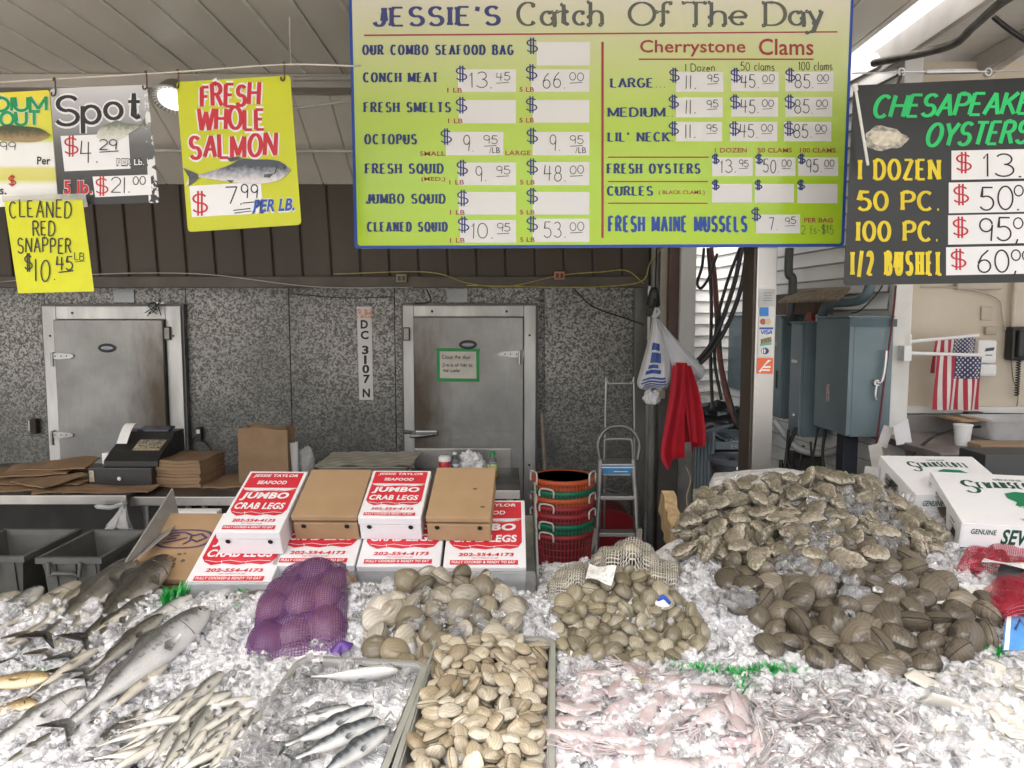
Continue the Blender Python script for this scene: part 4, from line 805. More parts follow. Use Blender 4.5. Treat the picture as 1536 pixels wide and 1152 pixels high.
def rpan(x0, x1, y0, y1, z0, z1, r=.03, slope=.02, lip=.012):
    """rounded tray: lip, walls and floor"""
    def ring(ins, z, rr):
        out = []
        for cx, cy, a0 in ((x1 - ins - rr, y0 + ins + rr, -90), (x1 - ins - rr, y1 - ins - rr, 0), (x0 + ins + rr, y1 - ins - rr, 90), (x0 + ins + rr, y0 + ins + rr, 180)):
            for k in range(6): t = R(a0 + 18 * k); out.append(V((cx + rr * math.cos(t), cy + rr * math.sin(t), z)))
        return out
    rings = [ring(slope + .002, z0, r * .7), ring(0.004, z1 - .004, r), ring(-lip, z1 - .003, r + lip), ring(-lip, z1, r + lip), ring(.0, z1 + .001, r), ring(slope + .004, z0 + .003, r * .7)]
    mb = MB(); n = len(rings[0]); vs = [p for q in rings for p in q]; fs = [(i * n + k, i * n + (k + 1) % n, (i + 1) * n + (k + 1) % n, (i + 1) * n + k) for i in range(len(rings) - 1) for k in range(n)]
    fs += [tuple(range(5 * n, 6 * n)), tuple(range(n - 1, -1, -1))]; return mb.add(vs, fs)
x0, x1 = at(474, 705, 4.55).x, at(614, 705, 4.55).x; zp = at(545, 703, 4.55).z
rpan(x0, x1, 4.55, 5.05, zp - .02, zp + .012, .03, .01, .014).build('pan', M('pan_steel', (.45, .44, .40), .4, .8, (.33, .31, .28), 5), pn, 40)
MB().grid(lambda u, v: V((x0 - .01 + (x1 - x0 + .02) * u, 4.545 + .51 * v, zp + .016 + .004 * math.sin(u * 22 + v * 9) + .003 * math.sin(v * 31 - u * 12))), 40, 24).build('film', M('film_over_pan', (.62, .58, .48), .2, trans=.35, ior=1.1), pn, 180)
bxp = thing('white_tub', 'white tub holding the sheet pan up on the back counter', 'tub', at(548, 725, 4.62))
MB().box((x0 + .03, 4.62, ZC - .005), (x1 - .05, 5.0, zp - .022), bev=.01).build('body', WHITEPL, bxp); MB().box((x0 + .02, 4.61, zp - .05), (x1 - .04, 5.01, zp - .0225), bev=.004).build('rim', WHITEPL, bxp)
# bottles
def jar(name, label, cat, px, py, Y, parts):
    a = at(px, py, Y); t = thing(name, label, cat, (a.x, Y, ZC - .005))
    for pn_, mat, prof in parts: MB().lathe([(r, z) for r, z in prof], (a.x, Y, ZC - .005), 20).build(pn_, mat, t, 50)
    return t
GLS = M('clear_bottle', (.85, .88, .9), .06, trans=.9, ior=1.33); REDP = M('red_plastic', (.5, .02, .03), .3)
S = .018
jar('jar', 'coffee jar with red label and white lid beside the water bottle', 'jar', 667, 700, 4.75, (('body', M('coffee_brown', (.06, .035, .02), .25), [(.03, 0), (.036, .01), (.036, .06)]), ('label', REDP, [(.0365, .061), (.0375, .065), (.0375, .105), (.034, .115)]), ('lid', WHITEPL, [(.04, .116), (.041, .12), (.041, .142), (.03, .152), (0, .153)])))
jar('water_bottle', 'clear water bottle with blue label by the coffee jar', 'bottle', 682, 700, 4.8, (('body', GLS, [(.026, 0), (.031, .012), (.031, .05), (.028, .06), (.031, .1), (.025, .125), (.012, .145), (.012, .15)]), ('label', M('label_blue', (.03, .08, .3), .4, 0, (.6, .62, .68), 40, lo=.45, hi=.55), [(.0305, .055), (.0318, .06), (.0318, .09), (.0305, .092)]), ('cap', WHITEPL, [(.0135, .15), (.0135, .165), (0, .166)])))
jar('juice_bottle', 'orange juice bottle with a green cap behind brown box', 'bottle', 739, 700, 4.8, (('body', M('juice', (.62, .42, .05), .1, trans=.4, ior=1.33), [(.028, 0), (.033, .012), (.033, .055)]), ('neck', GLS, [(.033, .056), (.031, .1), (.022, .125), (.015, .14), (.015, .146)]), ('label', M('label_green', (.18, .36, .08), .4, 0, (.65, .6, .4), 50, lo=.4, hi=.6), [(.0335, .045), (.0345, .048), (.0345, .088), (.0335, .09)]), ('cap', M('green_cap', (.02, .30, .07), .35), [(.019, .147), (.019, .168), (.015, .171), (0, .171)])))
crumple('crumpled white plastic bag between the water and juice bottles', at(708, 696, 4.85), .085, .06, .085, M('thin_white_film', (.82, .82, .84), .3, sss=.0), 9, amp=.5)
# things under the counter: totes and a tied bag
TOTE = M('tote_grey', (.115, .118, .112), .5, 0, (.075, .075, .07), 4, rvar=.1)
def tote(label, px0, px1, pyt, Y0, dep, h):
    p, q = at(px0, pyt, Y0), at(px1, pyt, Y0); z = p.z; t = thing('fish_tote', label, 'tote', ((p.x + q.x) / 2, Y0 + dep / 2, z - h))
    b = MB(); w = q.x - p.x; rim = lambda i, zz: [V((p.x + i, Y0 + i, zz)), V((q.x - i, Y0 + i, zz)), V((q.x - i, Y0 + dep - i, zz)), V((p.x + i, Y0 + dep - i, zz))]
    rg = [rim(.07, z - h), rim(.02, z - .03), rim(.0, z - .03), rim(0, z), rim(.022, z), rim(.03, z - .03), rim(.08, z - h + .015)]
    b.add([v for r_ in rg for v in r_], [(i * 4 + k, i * 4 + (k + 1) % 4, (i + 1) * 4 + (k + 1) % 4, (i + 1) * 4 + k) for i in range(6) for k in range(4)] + [(24, 25, 26, 27), (3, 2, 1, 0)]); b.build('body', TOTE, t)
    for f_ in (.12, .42, .72):
        x = p.x + w * (f_ + .07); MB().prism([(x - .03, Y0 + .012, z - .031), (x + .03, Y0 + .012, z - .031), (x + .022, Y0 + .055, z - h + .01), (x - .022, Y0 + .055, z - h + .01)], (0, .02, 0)).build('rib', TOTE, t)
    xc = p.x + w * .45; MB().tube([(xc - .08, Y0 - .004, z - .02), (xc - .075, Y0 - .012, z - .09), (xc - .05, Y0 - .012, z - .075), (xc + .05, Y0 - .012, z - .075), (xc + .075, Y0 - .012, z - .09), (xc + .08, Y0 - .004, z - .02)], .011, 8).build('handle', TOTE, t, 60)
    return t
zt = tote('grey plastic fish tote under the register counter, next to the brown box', 52, 152, 837, 3.55, .5, .34)
tote('grey plastic fish tote at the frame edge under the counter', -95, 36, 835, 3.6, .5, .34)
zl = at(60, 837, 3.55).z - .34
lt = thing('low_stand', 'low dark stand below the grey fish totes', 'stand', (-2.4, 3.8, FL)); MB().box((-3.4, 3.5, zl - .04), (-1.5, 4.15, zl - .001), bev=.005).build('top', DARK, lt)
for lx in (-3.3, -1.6):
    for ly in (3.56, 4.09): MB().box((lx - .03, ly - .03, FL), (lx + .03, ly + .03, zl - .041)).build('leg', DARK, lt)
tb_ = thing('tied_bag', 'thin clear plastic bag tied to the counter corner above totes', 'plastic bag', at(182, 752, 4.2)); a = at(186, 754, 4.22)
mb = MB()
for i in range(9):
    e = V((random.uniform(-.13, .02), random.uniform(-.05, .05), random.uniform(-.19, -.12))); s_ = V((-.02 - .07 * random.random(), .04 * random.uniform(-1, 1), .01))
    mb.grid(lambda u, v: a + e * v + s_ * (u - .5) * 2 * (v ** 1.3) * .6 + V((.01 * math.sin(u * 6 + i), .01 * math.sin(v * 5 + i), 0)), 5, 8)
mb.build('bag', FILM, tb_, 180); MB().tube(cable([a + V((0, 0, 0)), a + V((-.06, -.03, -.02)), a + V((-.15, -.04, -.01))], 6), [.012] * 6 + [.014] * 6 + [.003], 8).build('knot', FILM, tb_, 180)

# ---- basket stack
def basket(label, i, z, mat, bodymat, Y=4.6):
    c = at(844, 800, Y); c.z = z; t = thing('bushel_basket', label, 'basket', c)
    r0, r1, h = .148, .186, .40
    mb = MB(); n = 96
    prof = [(r0 - .012, 0), (r0, .004)] + [(r0 + (r1 - r0) * k / 14, .004 + (h - .004) * k / 14) for k in range(1, 15)]
    mb.lathe(prof, c, n); mb.lathe([(r1 - .006, h), (r0 - .006, .01)], c, n); bd = mb.build('body', bodymat, t, 60)
    MB().lathe([(r1 - .002, h - .022), (r1 + .010, h - .020), (r1 + .013, h - .004), (r1 + .010, h + .004), (r1 - .002, h + .006), (r1 - .010, h + .002), (r1 - .010, h - .02)], c, 64).build('rim', mat, t, 60)
    rb = MB()
    for k in range(0, 48):
        w = 2 * math.pi * k / 48; u = V((math.cos(w), math.sin(w), 0)); rb.tube([c + u * (r0 + .003) + V((0, 0, .01)), c + u * (r1 + .003) + V((0, 0, h - .024))], .0045, 4, caps=False)
    for k in range(1, 9): rr = r0 + (r1 - r0) * k / 9 + .002; rb.tube([c + V((rr * math.cos(w), rr * math.sin(w), h * k / 9)) for w in [2 * math.pi * q / 48 for q in range(48)]], .0035, 4, closed=True)
    rb.build('slat', mat, t, 60)
    for s, w in ((-1, R(200)), (1, R(-28))) if i in (2, 4, 6) else ((-1, R(236)),):
        hk = .03 if i == 6 else .004; u = V((math.cos(w), math.sin(w), 0)); p = V((-u.y, u.x, 0)); q = c + u * (r1 + .013)
        MB().tube(cable([q - p * .05 + V((0, 0, h - .03)), q - p * .05 + V((0, 0, h + hk)), q - p * .03 + V((0, 0, h + hk + .015)), q + p * .03 + V((0, 0, h + hk + .015)), q + p * .05 + V((0, 0, h + hk)), q + p * .05 + V((0, 0, h - .03))], 4), .006, 6).build('handle', M('basket_wire', (.62, .58, .54), .4), t, 180)
OR = M('basket_orange', (.50, .09, .025), .4, 0, (.42, .07, .02), 6); ORB = M('basket_orange_body', (.36, .06, .02), .5); GR = M('basket_green', (.0, .16, .085), .4, 0, (.0, .12, .06), 6); GRB = M('basket_green_body', (.0, .09, .05), .5); RD = M('basket_red', (.30, .02, .03), .4, 0, (.24, .018, .025), 6); RDB = M('basket_red_body', (.11, .008, .014), .5)
zr = at(844, 868, 4.6).z
for i, (py, m1, m2, l) in enumerate(((806, RD, RDB, 'red slatted bushel basket at the bottom of the stack'), (790, GR, GRB, 'green bushel basket just above the bottom red one'), (775, RD, RDB, 'lower of the two red baskets in the middle of the stack'), (763, RD, RDB, 'upper red basket in the middle, under an orange rim'), (751, OR, ORB, 'orange basket between the upper green rim and red ones'), (740, GR, GRB, 'green basket directly under the topmost orange basket'), (724, OR, ORB, 'orange bushel basket on top of the stack'))):
    basket(l, i, at(844, py, 4.41).z - .40, m1, m2)
# second heap of baskets behind the ladder
c = at(925, 840, 5.6); t = thing('red_tub', 'dark red round tub lying on its side behind the ladder', 'tub', (c.x, 5.6, FL))
rt = Matrix.Rotation(R(80), 4, 'X') @ Matrix.Rotation(R(0), 4, 'Z'); cc = at(912, 812, 5.5)
MB().lathe([(.0, -.01), (.24, 0), (.25, .02), (.225, .04), (.2, .3), (0, .3)], cc, 40, Matrix.Rotation(R(-75), 4, 'X')).build('body', RDB, t, 40)
MB().lathe([(.25, -.012), (.268, -.01), (.268, .025), (.25, .03)], cc, 40, Matrix.Rotation(R(-75), 4, 'X')).build('rim', RD, t, 40)
# ---- step ladder
a = at(925, 835, 5.0); ld = thing('step_ladder', 'grey folding step ladder with a blue label behind the mesh bags', 'ladder', (a.x, 5.1, FL))
ALU = M('aluminium', (.24, .235, .23), .4, .6, (.17, .165, .16), 6); ALUL = M('aluminium_light', (.42, .415, .41), .38, .7)
lp = lambda px, py, Y: at(px, py, Y)
for px0, px1 in ((893, 901), (957, 950)):
    p = lp(px0, 832, 4.92); d_ = lp(px1, 690, 5.12); p = p + (p - d_) * ((p.z - FL) / (d_.z - p.z)); MB().tube([p, d_], .023, 8).build('rail', ALU, ld, 60)
    q = lp(px0 - 2 if px0 < 920 else px0 + 1, 792, 4.95); MB().box(q + V((-.02, -.03, -.2)), q + V((.02, .015, 0)), bev=.006).build('foot', M('ladder_foot', (.5, .48, .45), .5), ld)
MB().tube(cable([lp(900, 692, 5.12), lp(897, 665, 5.13), lp(908, 645, 5.14), lp(928, 639, 5.14), lp(947, 645, 5.14), lp(959, 665, 5.13), lp(956, 692, 5.12)], 8), .015, 10).build('handle', ALU, ld, 180)
MB().tube(cable([lp(906, 700, 5.2), lp(907, 665, 5.2), lp(911, 659, 5.2), lp(943, 659, 5.2), lp(948, 665, 5.2), lp(950, 700, 5.2)], 5), .009, 8).build('inner_handle', ALUL, ld, 180)
MB().tube(cable([lp(906, 800, 5.32), lp(909, 582, 5.32), lp(913, 576, 5.32), lp(947, 576, 5.32), lp(951, 582, 5.32), lp(952, 800, 5.32)], 5), .010, 8).build('back_frame', ALUL, ld, 180)
for i, (py, Y, xa, xb) in enumerate(((747, 5.03, 900, 952), (802, 4.96, 897, 953))):
    p, q = lp(xa, py, Y), lp(xb, py, Y); MB().box((p.x, Y - .01, p.z - .014), (q.x, Y + .09, p.z + .014), bev=.005).build('tread', ALUL, ld)
p, q = lp(901, 703, 5.1), lp(952, 703, 5.1); tp = MB().box((p.x, 5.09, p.z - .05), (q.x, 5.30, p.z + .035), bev=.005).build('platform', ALUL, ld)
MB().box((p.x + .006, 5.084, p.z - .034), (q.x - .006, 5.0895, p.z + .022)).build('label', M('label_cyan', (.02, .16, .42), .4, 0, (.04, .26, .55), 18), tp)
MB().box((p.x + .006, 5.081, p.z + .008), (q.x - .006, 5.0835, p.z + .016)).box((p.x + .09, 5.081, p.z - .02), (q.x - .05, 5.0835, p.z - .014)).build('label_print', WHITEPL, tp)
MB().tube([lp(898, 730, 5.05), lp(945, 742, 5.2)], .006, 6).tube([lp(955, 748, 5.05), lp(905, 738, 5.22)], .005, 6).build('brace', ALUL, ld, 60)
# ---- pillar cluster right of the cooler
GP = M('grey_pipe', (.26, .26, .25), .5); CR = M('cream_trim', (.52, .47, .40), .5, 0, (.42, .38, .32), 3); BR = M('brown_downpipe', (.13, .075, .06), .5, 0, (.10, .06, .045), 3)
WB = dirty('white_post', (.76, .76, .75), (.10, .09, .08), .2, 1.3, .5, .7)
def post(name, label, cat, px0, px1, Y, dep, mat, zt=3.25, bev=.006): 
    p, q = at(px0, 440, Y), at(px1, 440, Y); return tag(MB().box((p.x, Y, FL), (q.x, Y + dep, zt), bev=bev).build(name, mat), label, cat)
post('dark_jamb', 'dark upright strip closing the galvanised wall beside the bags', 'post', 953, 972, 6.13, .1, M('jamb_dark', (.20, .20, .19), .5, .3, (.13, .13, .12), 3), 2.0)
tag(MB().tube([(at(982, 440, 6.0).x, 6.0, FL), (at(982, 440, 6.0).x, 6.0, 3.25)], .034, 14).build('conduit', GP, None, 60), 'round grey conduit pipe behind the hanging bags', 'pipe')
post('cream_post', 'narrow cream post between the conduit and brown downpipe', 'post', 990, 1003, 5.98, .06, CR)
post('brown_downpipe', 'square brown downpipe beside the white post', 'downpipe', 1003, 1021, 5.92, .09, BR, bev=.015)
post('white_post', 'broad white post at the corner of the white siding', 'post', 1021, 1044, 5.86, .12, WB)
post('dark_box_post', 'dark panel behind the red cloth hanging near the ladder', 'panel', 992, 1022, 5.75, .1, M('panel_dark', (.10, .095, .09), .6, 0, (.05, .045, .04), 4), at(1000, 600, 5.75).z)
# the hanging bags, lamp and cloth
a = at(985, 470, 5.3); tag(MB().tube(cable([at(985, 372, 5.9), at(983, 430, 5.7), at(982, 478, 5.3)], 6), .006, 6).build('hanging_rope', BCORD, None, 180), 'black cord holding up the white plastic bags', 'cord')
a = at(981, 445, 5.6); fn = thing('work_lamp', 'black clamp lamp hanging above the plastic bags', 'lamp', a)
MB().lathe([(.02, .07), (.035, .05), (.05, -.03), (.056, -.06), (.05, -.058), (.03, .03)], a, 20, Matrix.Rotation(R(25), 4, 'X')).build('shade', BLACKPL, fn, 50); MB().box(a + V((-.06, -.02, -.15)), a + V((.03, .03, -.07)), bev=.015).build('clamp', BLACKPL, fn)
BAGM = M('bag_film_white', (.80, .80, .83), .35, 0, (.70, .71, .75), 7, bmp=.5, bscale=11, bdist=.02, trans=.12, ior=1.1)
def hang_bag(label, top, pts_l, pts_r, Y, mat, thick, seed, printed=None):
    """pts_l, pts_r: the two silhouettes from top to bottom, in the plane Y"""
    t = thing('plastic_bag', label, 'plastic bag', at(*top, Y)); n = len(pts_l); mb = MB()
    cl, cr_ = cable([at(*p, Y) for p in pts_l], 6), cable([at(*p, Y) for p in pts_r], 6); m = len(cl)
    def f(u, v):
        i = min(int(v * (m - 1)), m - 2); s = v * (m - 1) - i; l, r_ = cl[i].lerp(cl[i + 1], s), cr_[i].lerp(cr_[i + 1], s); w = 2 * math.pi * u
        c = (l + r_) / 2; hw = (r_ - l) / 2; d = thick * (math.sin(math.pi * min(1, v * 1.05)) ** .6 + .12)
        k = 1 + .10 * math.sin(w * 5 + seed + v * 3) + .05 * math.sin(w * 11 - v * 6)
        return c + hw * math.cos(w) + V((0, -d * math.sin(w) * k, .012 * math.sin(w * 4 + seed) * v))
    mb.grid(f, 64, 40, closeu=True); mb.add([f(i / 20, 1) for i in range(20)], [tuple(range(20))]); mb.build('bag', mat, t, 180)
    return t, f
t2, f2 = hang_bag('white plastic grocery bag bulging behind the printed one', (988, 478), [(984, 480), (985, 505), (988, 540), (1010, 565), (1030, 570)], [(988, 478), (1010, 505), (1040, 535), (1057, 555), (1050, 571)], 5.32, BAGM, .09, 2)
MB().add([f2(.70 + .1 * u, .42 + .2 * v) + V((0, -.006, 0)) for u, v in ((0, 0), (.5, .05), (1, .5), (.6, 1), (.1, .5))], [(0, 1, 2, 3, 4)]).build('print', M('bag_print_blue', (.02, .07, .32), .4), t2)
t1, f1 = hang_bag('white plastic bag with blue print hanging from the pillar cord', (982, 478), [(979, 476), (974, 505), (962, 550), (956, 578), (972, 584)], [(984, 474), (994, 510), (1004, 545), (1007, 572), (998, 583)], 5.2, BAGM, .085, 0)
def quadp(f, u0, u1, v0, v1, o=.006): return [f(u, v) + V((0, -o, 0)) for u, v in [(u0 + (u1 - u0) * i / 6, v0) for i in range(7)] + [(u1 - (u1 - u0) * i / 6, v1) for i in range(7)]]
pr = MB()
for v0, v1, a0, a1 in ((.30, .36, .24, .36), (.38, .47, .22, .35), (.49, .53, .25, .36), (.545, .59, .22, .38), (.64, .665, .17, .40), (.69, .715, .16, .41), (.74, .765, .16, .38), (.79, .81, .2, .40)):
    q = quadp(f1, a0, a1, v0, v1, .010); pr.add(q, [(i, i + 1, 12 - i, 13 - i) for i in range(6)])
pr.build('print', M('bag_print_blue', (.02, .07, .32), .4), t1)
for k in (0, 1): MB().tube(cable([f1(.1 + .5 * k, 0), at(982 + 6 * k, 470, 5.22), at(984 + k * 3, 462, 5.25)], 5), [.018, .017, .016, .015, .014, .013, .012, .011, .010, .009, .008], 8).build('handle', BAGM, t1, 180)
tag(crumple('small crumpled white rag under the printed plastic bag', at(978, 597, 5.25), .055, .05, .075, BAGM, 5, 'rag', 'rag'), 'small crumpled white rag under the printed plastic bag', 'rag')
CLOTH = M('red_cloth', (.52, .012, .03), .75, 0, (.42, .010, .025), 4, bmp=.1, bscale=300)
cl = thing('red_cloth', 'bright red apron cloth draped below the white plastic bags', 'cloth', at(1025, 550, 5.15))
mb = MB()
L_ = cable([at(*p, 5.15) for p in ((1008, 548), (1003, 590), (994, 640), (988, 680), (997, 701))], 6); R_ = cable([at(*p, 5.15) for p in ((1027, 545), (1028, 590), (1026, 630), (1025, 660), (1024, 684))], 6)
mb.grid(lambda u, v: L_[int(v * 24)].lerp(R_[int(v * 24)], u) + V((0, -.05 * math.sin(u * 5.5 + v * 1.5) * (.4 + v) - .02, 0)), 26, 25); mb.build('fold', CLOTH, cl, 180)
mb = MB(); L2 = cable([at(*p, 5.2) for p in ((1022, 546), (1024, 590), (1030, 640), (1036, 679))], 8); R2 = cable([at(*p, 5.2) for p in ((1036, 549), (1048, 590), (1056, 640), (1057, 664))], 8)
mb.grid(lambda u, v: L2[int(v * 24)].lerp(R2[int(v * 24)], u) + V((0, -.045 * math.sin(u * 7 + v * 2) * (.3 + v), 0)), 26, 25); mb.build('fold', CLOTH, cl, 180)
mb = MB(); mb.grid(lambda u, v: L_[int(v * 24)].lerp(R2[int(v * 24)], .25 + .6 * u) + V((0, .03, .02 - .0 * v)) + V((0, 0, .12 * v * (.5 - abs(u - .5)))), 20, 25); mb.build('backing', CLOTH, cl, 180)
# ---- steel clad post holding the price board
p, q, r_ = at(1133, 500, 3.62), at(1163, 500, 3.62), at(1117, 500, 3.78)
sp_ = thing('steel_post', 'square steel post with payment stickers carrying the price board', 'post', ((p.x + q.x) / 2, 3.68, FL))
PST = dirty('post_steel', (.50, .49, .47), (.22, .20, .18), .9, 2.0, .38, .6, .8)
MB().box((p.x, 3.62, FL), (q.x, 3.79, 3.26), bev=.006).build('cladding', PST, sp_)
MB().box((p.x - .012, 3.632, FL), (p.x - .0005, 3.80, 3.255), bev=.002).build('side_board', M('post_brown', (.085, .065, .05), .55, .2, (.06, .045, .035), 3), sp_)
STK = {}
B9s = [('sticker_poster', [(1139, 433), (1163, 434), (1162, 460), (1138, 460)], (.46, .47, .46), (.38, .39, .40)), ('blue_card_sticker', [(1140, 461), (1153, 461), (1153, 474), (1140, 474)], (.02, .18, .55), None),
       ('white_sticker', [(1138.5, 475), (1161, 475), (1160, 535), (1136.5, 534)], (.62, .62, .58), None), ('orange_sticker', [(1136, 537), (1160, 537), (1159, 561), (1135, 560)], (.75, .13, .04), None)]
for n, c4, col, c2 in B9s:
    STK[n] = MB().add([at(x, y, 3.617 if n != 'blue_card_sticker' else 3.614) for x, y in c4], [(0, 3, 2, 1)]).build('sticker', M(n, col, .4, 0, c2 or tuple(k * .93 for k in col), 12), sp_)
st_ = STK['white_sticker']
PY = lambda x, y, l=0: at(x, y, 3.6155 - .0012 * l)
def disc(mb, cx, cy, r, l=0, ry=None): mb.poly([PY(cx + r * math.cos(t), cy + (ry or r) * math.sin(t), l) for t in [i * math.pi / 9 for i in range(18)]])
mb = MB(); disc(mb, 1144.5, 482.5, 4.6); mb.build('emblem', M('emb_red', (.40, .10, .06), .4), st_); mb = MB(); disc(mb, 1152, 482.5, 4.6, .3); mb.build('emblem', M('emb_gold', (.60, .50, .30), .4), st_)
mb = MB(); mb.add([PY(1139, 491), PY(1160, 491), PY(1160, 494), PY(1139, 494)], [(0, 3, 2, 1)]); stroke_text(mb, PY, 'VISA', 1141, 501, 5.5, 1.3, width=17, slant=.15); mb.build('emblem', INKBLUE2, st_)
mb = MB(); mb.add([PY(1141, 509), PY(1157, 505), PY(1157.5, 513), PY(1141, 517)], [(0, 3, 2, 1)]); mb.build('emblem', M('emb_dark', (.10, .075, .03), .4, 0, (.30, .24, .10), 120), st_); mb = MB(); mb.add([PY(1140, 516, .5), PY(1157.5, 514, .5), PY(1157.5, 517, .5), PY(1140, 519, .5)], [(0, 3, 2, 1)]); mb.build('emblem', M('emb_teal', (.10, .40, .36), .4), st_)
mb = MB(); disc(mb, 1147.5, 526.5, 6, 0, 5); mb.build('emblem', M('emb_navy', (.03, .05, .15), .4), st_); mb = MB(); disc(mb, 1145.5, 526.5, 3, .5, 4); mb.build('emblem', CARDM, st_); mb = MB(); mb.add([PY(1144.8, 522.5, 1), PY(1146.2, 522.5, 1), PY(1146.2, 530.5, 1), PY(1144.8, 530.5, 1)], [(0, 3, 2, 1)]); mb.build('emblem', INKBLUE, st_)
so = STK['orange_sticker']
mb = MB(); mb.add([PY(*q_) for q_ in ((1138, 557), (1152, 540), (1157, 540), (1146, 549), (1156, 549), (1156, 552), (1144, 552), (1143, 554), (1155, 554), (1155, 556.5), (1142, 556.5), (1140, 559))], [tuple(range(12))]); mb.build('emblem', CARDM, so)
mb = MB()
for y in (439, 443, 446.5, 450): mb.add([PY(1144 + (y % 3), y), PY(1158, y), PY(1158, y + 1), PY(1144 + (y % 3), y + 1)], [(0, 3, 2, 1)])
mb.build('print', M('print_slate', (.2, .22, .24), .5), STK['sticker_poster'])
# ================================================================ RIGHT HAND SIDE: electrics, prep room
EB = M('enclosure_blue', (.18, .245, .275), .42, .15, (.145, .20, .225), 3, bmp=.03)
EBD = M('enclosure_dark', (.075, .125, .145), .45, .15, (.06, .10, .12), 3)
def ebox(label, x0, x1, y0, y1, z0, z1, handle=None, lid=True, mat=EB):
    t = thing('electrical_box', label, 'electrical box', ((x0 + x1) / 2, (y0 + y1) / 2, z0))
    MB().box((x0 + .03, y0 + .001, z0), (x1, y1 - .001, z1), bev=.004).build('case', mat, t)
    dr = MB().box((x0, y0 - .004, z0 + .006), (x0 + .028, y1 + .004, z1 - .004), bev=.005).build('cover', mat, t)
    MB().box((x0 - .01, y0 - .01, z1 - .002), (x1, y1 + .01, z1 + .010), bev=.003).build('hood', mat, t)
    if handle:
        yy = y0 - .004; hx = x0 + (x1 - x0) * .62; hz = z0 + (z1 - z0) * .46
        MB().tube([(hx, yy - .002, hz), (hx, yy - .03, hz)], .020, 12).tube(cable([(hx, yy - .032, hz), (hx + .02, yy - .04, hz + .01), (hx + .035, yy - .04, hz + .10), (hx + .042, yy - .035, hz + .19)], 5), .009, 8).tube(cable([(hx, yy - .02, hz - .01), (hx - .01, yy - .03, hz - .07), (hx - .004, yy - .03, hz - .1)], 5), .008, 8).build('handle', STEEL, t, 60)
    return t, dr
bx, dr = ebox('largest blue grey electrical box with a lever, on the siding corner', 1.985, 2.245, 4.36, 4.83, .955, 1.665, True)
a = V((1.984, 4.62, 1.20)); MB().box(a + V((-.002, -.022, -.06)), a + V((.0, .022, .05))).build('label', M('label_white', (.6, .5, .5), .5, 0, (.4, .12, .12), 60, lo=.52, hi=.56), dr)
MB().box((1.99, 4.352, 1.655), (2.26, 4.3555, 1.61)).build('seam', EBD, bx)
for z in (1.63, 1.0): MB().lathe([(.007, 0), (0, .006)], (2.225, 4.355, z), 8, Matrix.Rotation(R(90), 4, 'X')).build('screw_head', STEEL, bx)
e2, d2 = ebox('narrow blue electrical box reaching below the largest one', 1.93, 2.13, 4.95, 5.12, .86, 1.63)
MB().box((1.926, 4.99, 1.36), (1.929, 5.09, 1.38)).build('latch', STEEL, d2); MB().lathe([(.018, 0), (.012, .008), (0, .009)], (1.929, 5.03, 1.0), 12, Matrix.Rotation(R(-90), 4, 'Y')).build('knob', STEEL, d2)
e3, d3 = ebox('slim blue grey electrical box between the post and the narrow one', 1.945, 2.09, 5.35, 5.62, .93, 1.67)
MB().box((1.941, 5.42, 1.46), (1.944, 5.55, 1.49)).build('name_plate', M('plate_tan', (.45, .42, .34), .4), d3); MB().box((1.938, 5.40, 1.15), (1.944, 5.42, 1.28), bev=.002).build('latch', DARK, d3)
ebox('far grey green electrical cabinet half hidden by the steel post', 1.93, 2.02, 5.9, 6.6, 1.05, 1.68, None, True, EBD)
shl = tag(MB().prism([at(1166, 455, 5.3), at(1256, 452, 4.5), at(1276, 434, 4.45), at(1196, 436, 5.4)], (0, 0, .014)).build('weathered_board', M('old_plywood', (.30, .24, .17), .8, 0, (.18, .14, .10), 6, stretch=(1, 6, 6), bmp=.2)), 'weathered plywood rain board above the electrical boxes', 'board')
tag(MB().box((2.0, 4.9, 1.69), (2.12, 5.8, 1.84)).build('backing_board', M('brown_backing', (.12, .085, .06), .8, 0, (.08, .06, .045), 6)), 'brown backing board between the rain board and the boxes', 'board')
CB = M('conduit_blue', (.14, .20, .22), .4, .2)
tag(MB().tube(cable([V((2.13, 4.42, 2.1)), V((2.13, 4.43, 1.86)), V((2.10, 4.5, 1.77)), V((2.03, 4.75, 1.75)), V((2.02, 4.85, 1.665))], 8), .030, 12).build('conduit', CB, None, 180), 'bent blue conduit entering the top of the largest electrical box', 'conduit')
tag(MB().tube(cable([at(1184, 372, 5.3), at(1183, 410, 5.3), at(1189, 420, 5.3), at(1186, 470, 5.3), at(1186, 490, 5.4)], 8), .030, 12).build('conduit', M('conduit_dark', (.09, .10, .10), .45), None, 180), 'dark conduit running up the white siding beside the rain board', 'conduit')
tag(MB().tube(cable([at(1163, 495, 5.7), at(1175, 490, 5.6), at(1184, 488, 5.5)], 8), .035, 12).build('conduit', CB, None, 180), 'short fat blue conduit joining two electrical cabinets', 'conduit')
rc = at(1216, 478, 4.98); MBt = MB().lathe([(.028, 0), (.03, .01), (.028, .06)], (rc.x, 4.98, 1.642), 16).build('red_can', M('red_can', (.28, .04, .03), .4)); tag(MBt, 'small red can standing on the narrow electrical box', 'can')
PIPE = M('pipe_grey_pvc', (.34, .35, .35), .45, 0, (.24, .25, .25), 4)
tag(MB().tube(cable([at(1160, 630, 5.0), at(1180, 655, 4.95), at(1200, 674, 4.9), at(1235, 680, 4.85), at(1258, 672, 4.85), at(1262, 655, 4.85)], 8), .024, 12).build('pvc_pipe', PIPE, None, 180), 'grey pvc pipe curving under the electrical boxes', 'pipe')
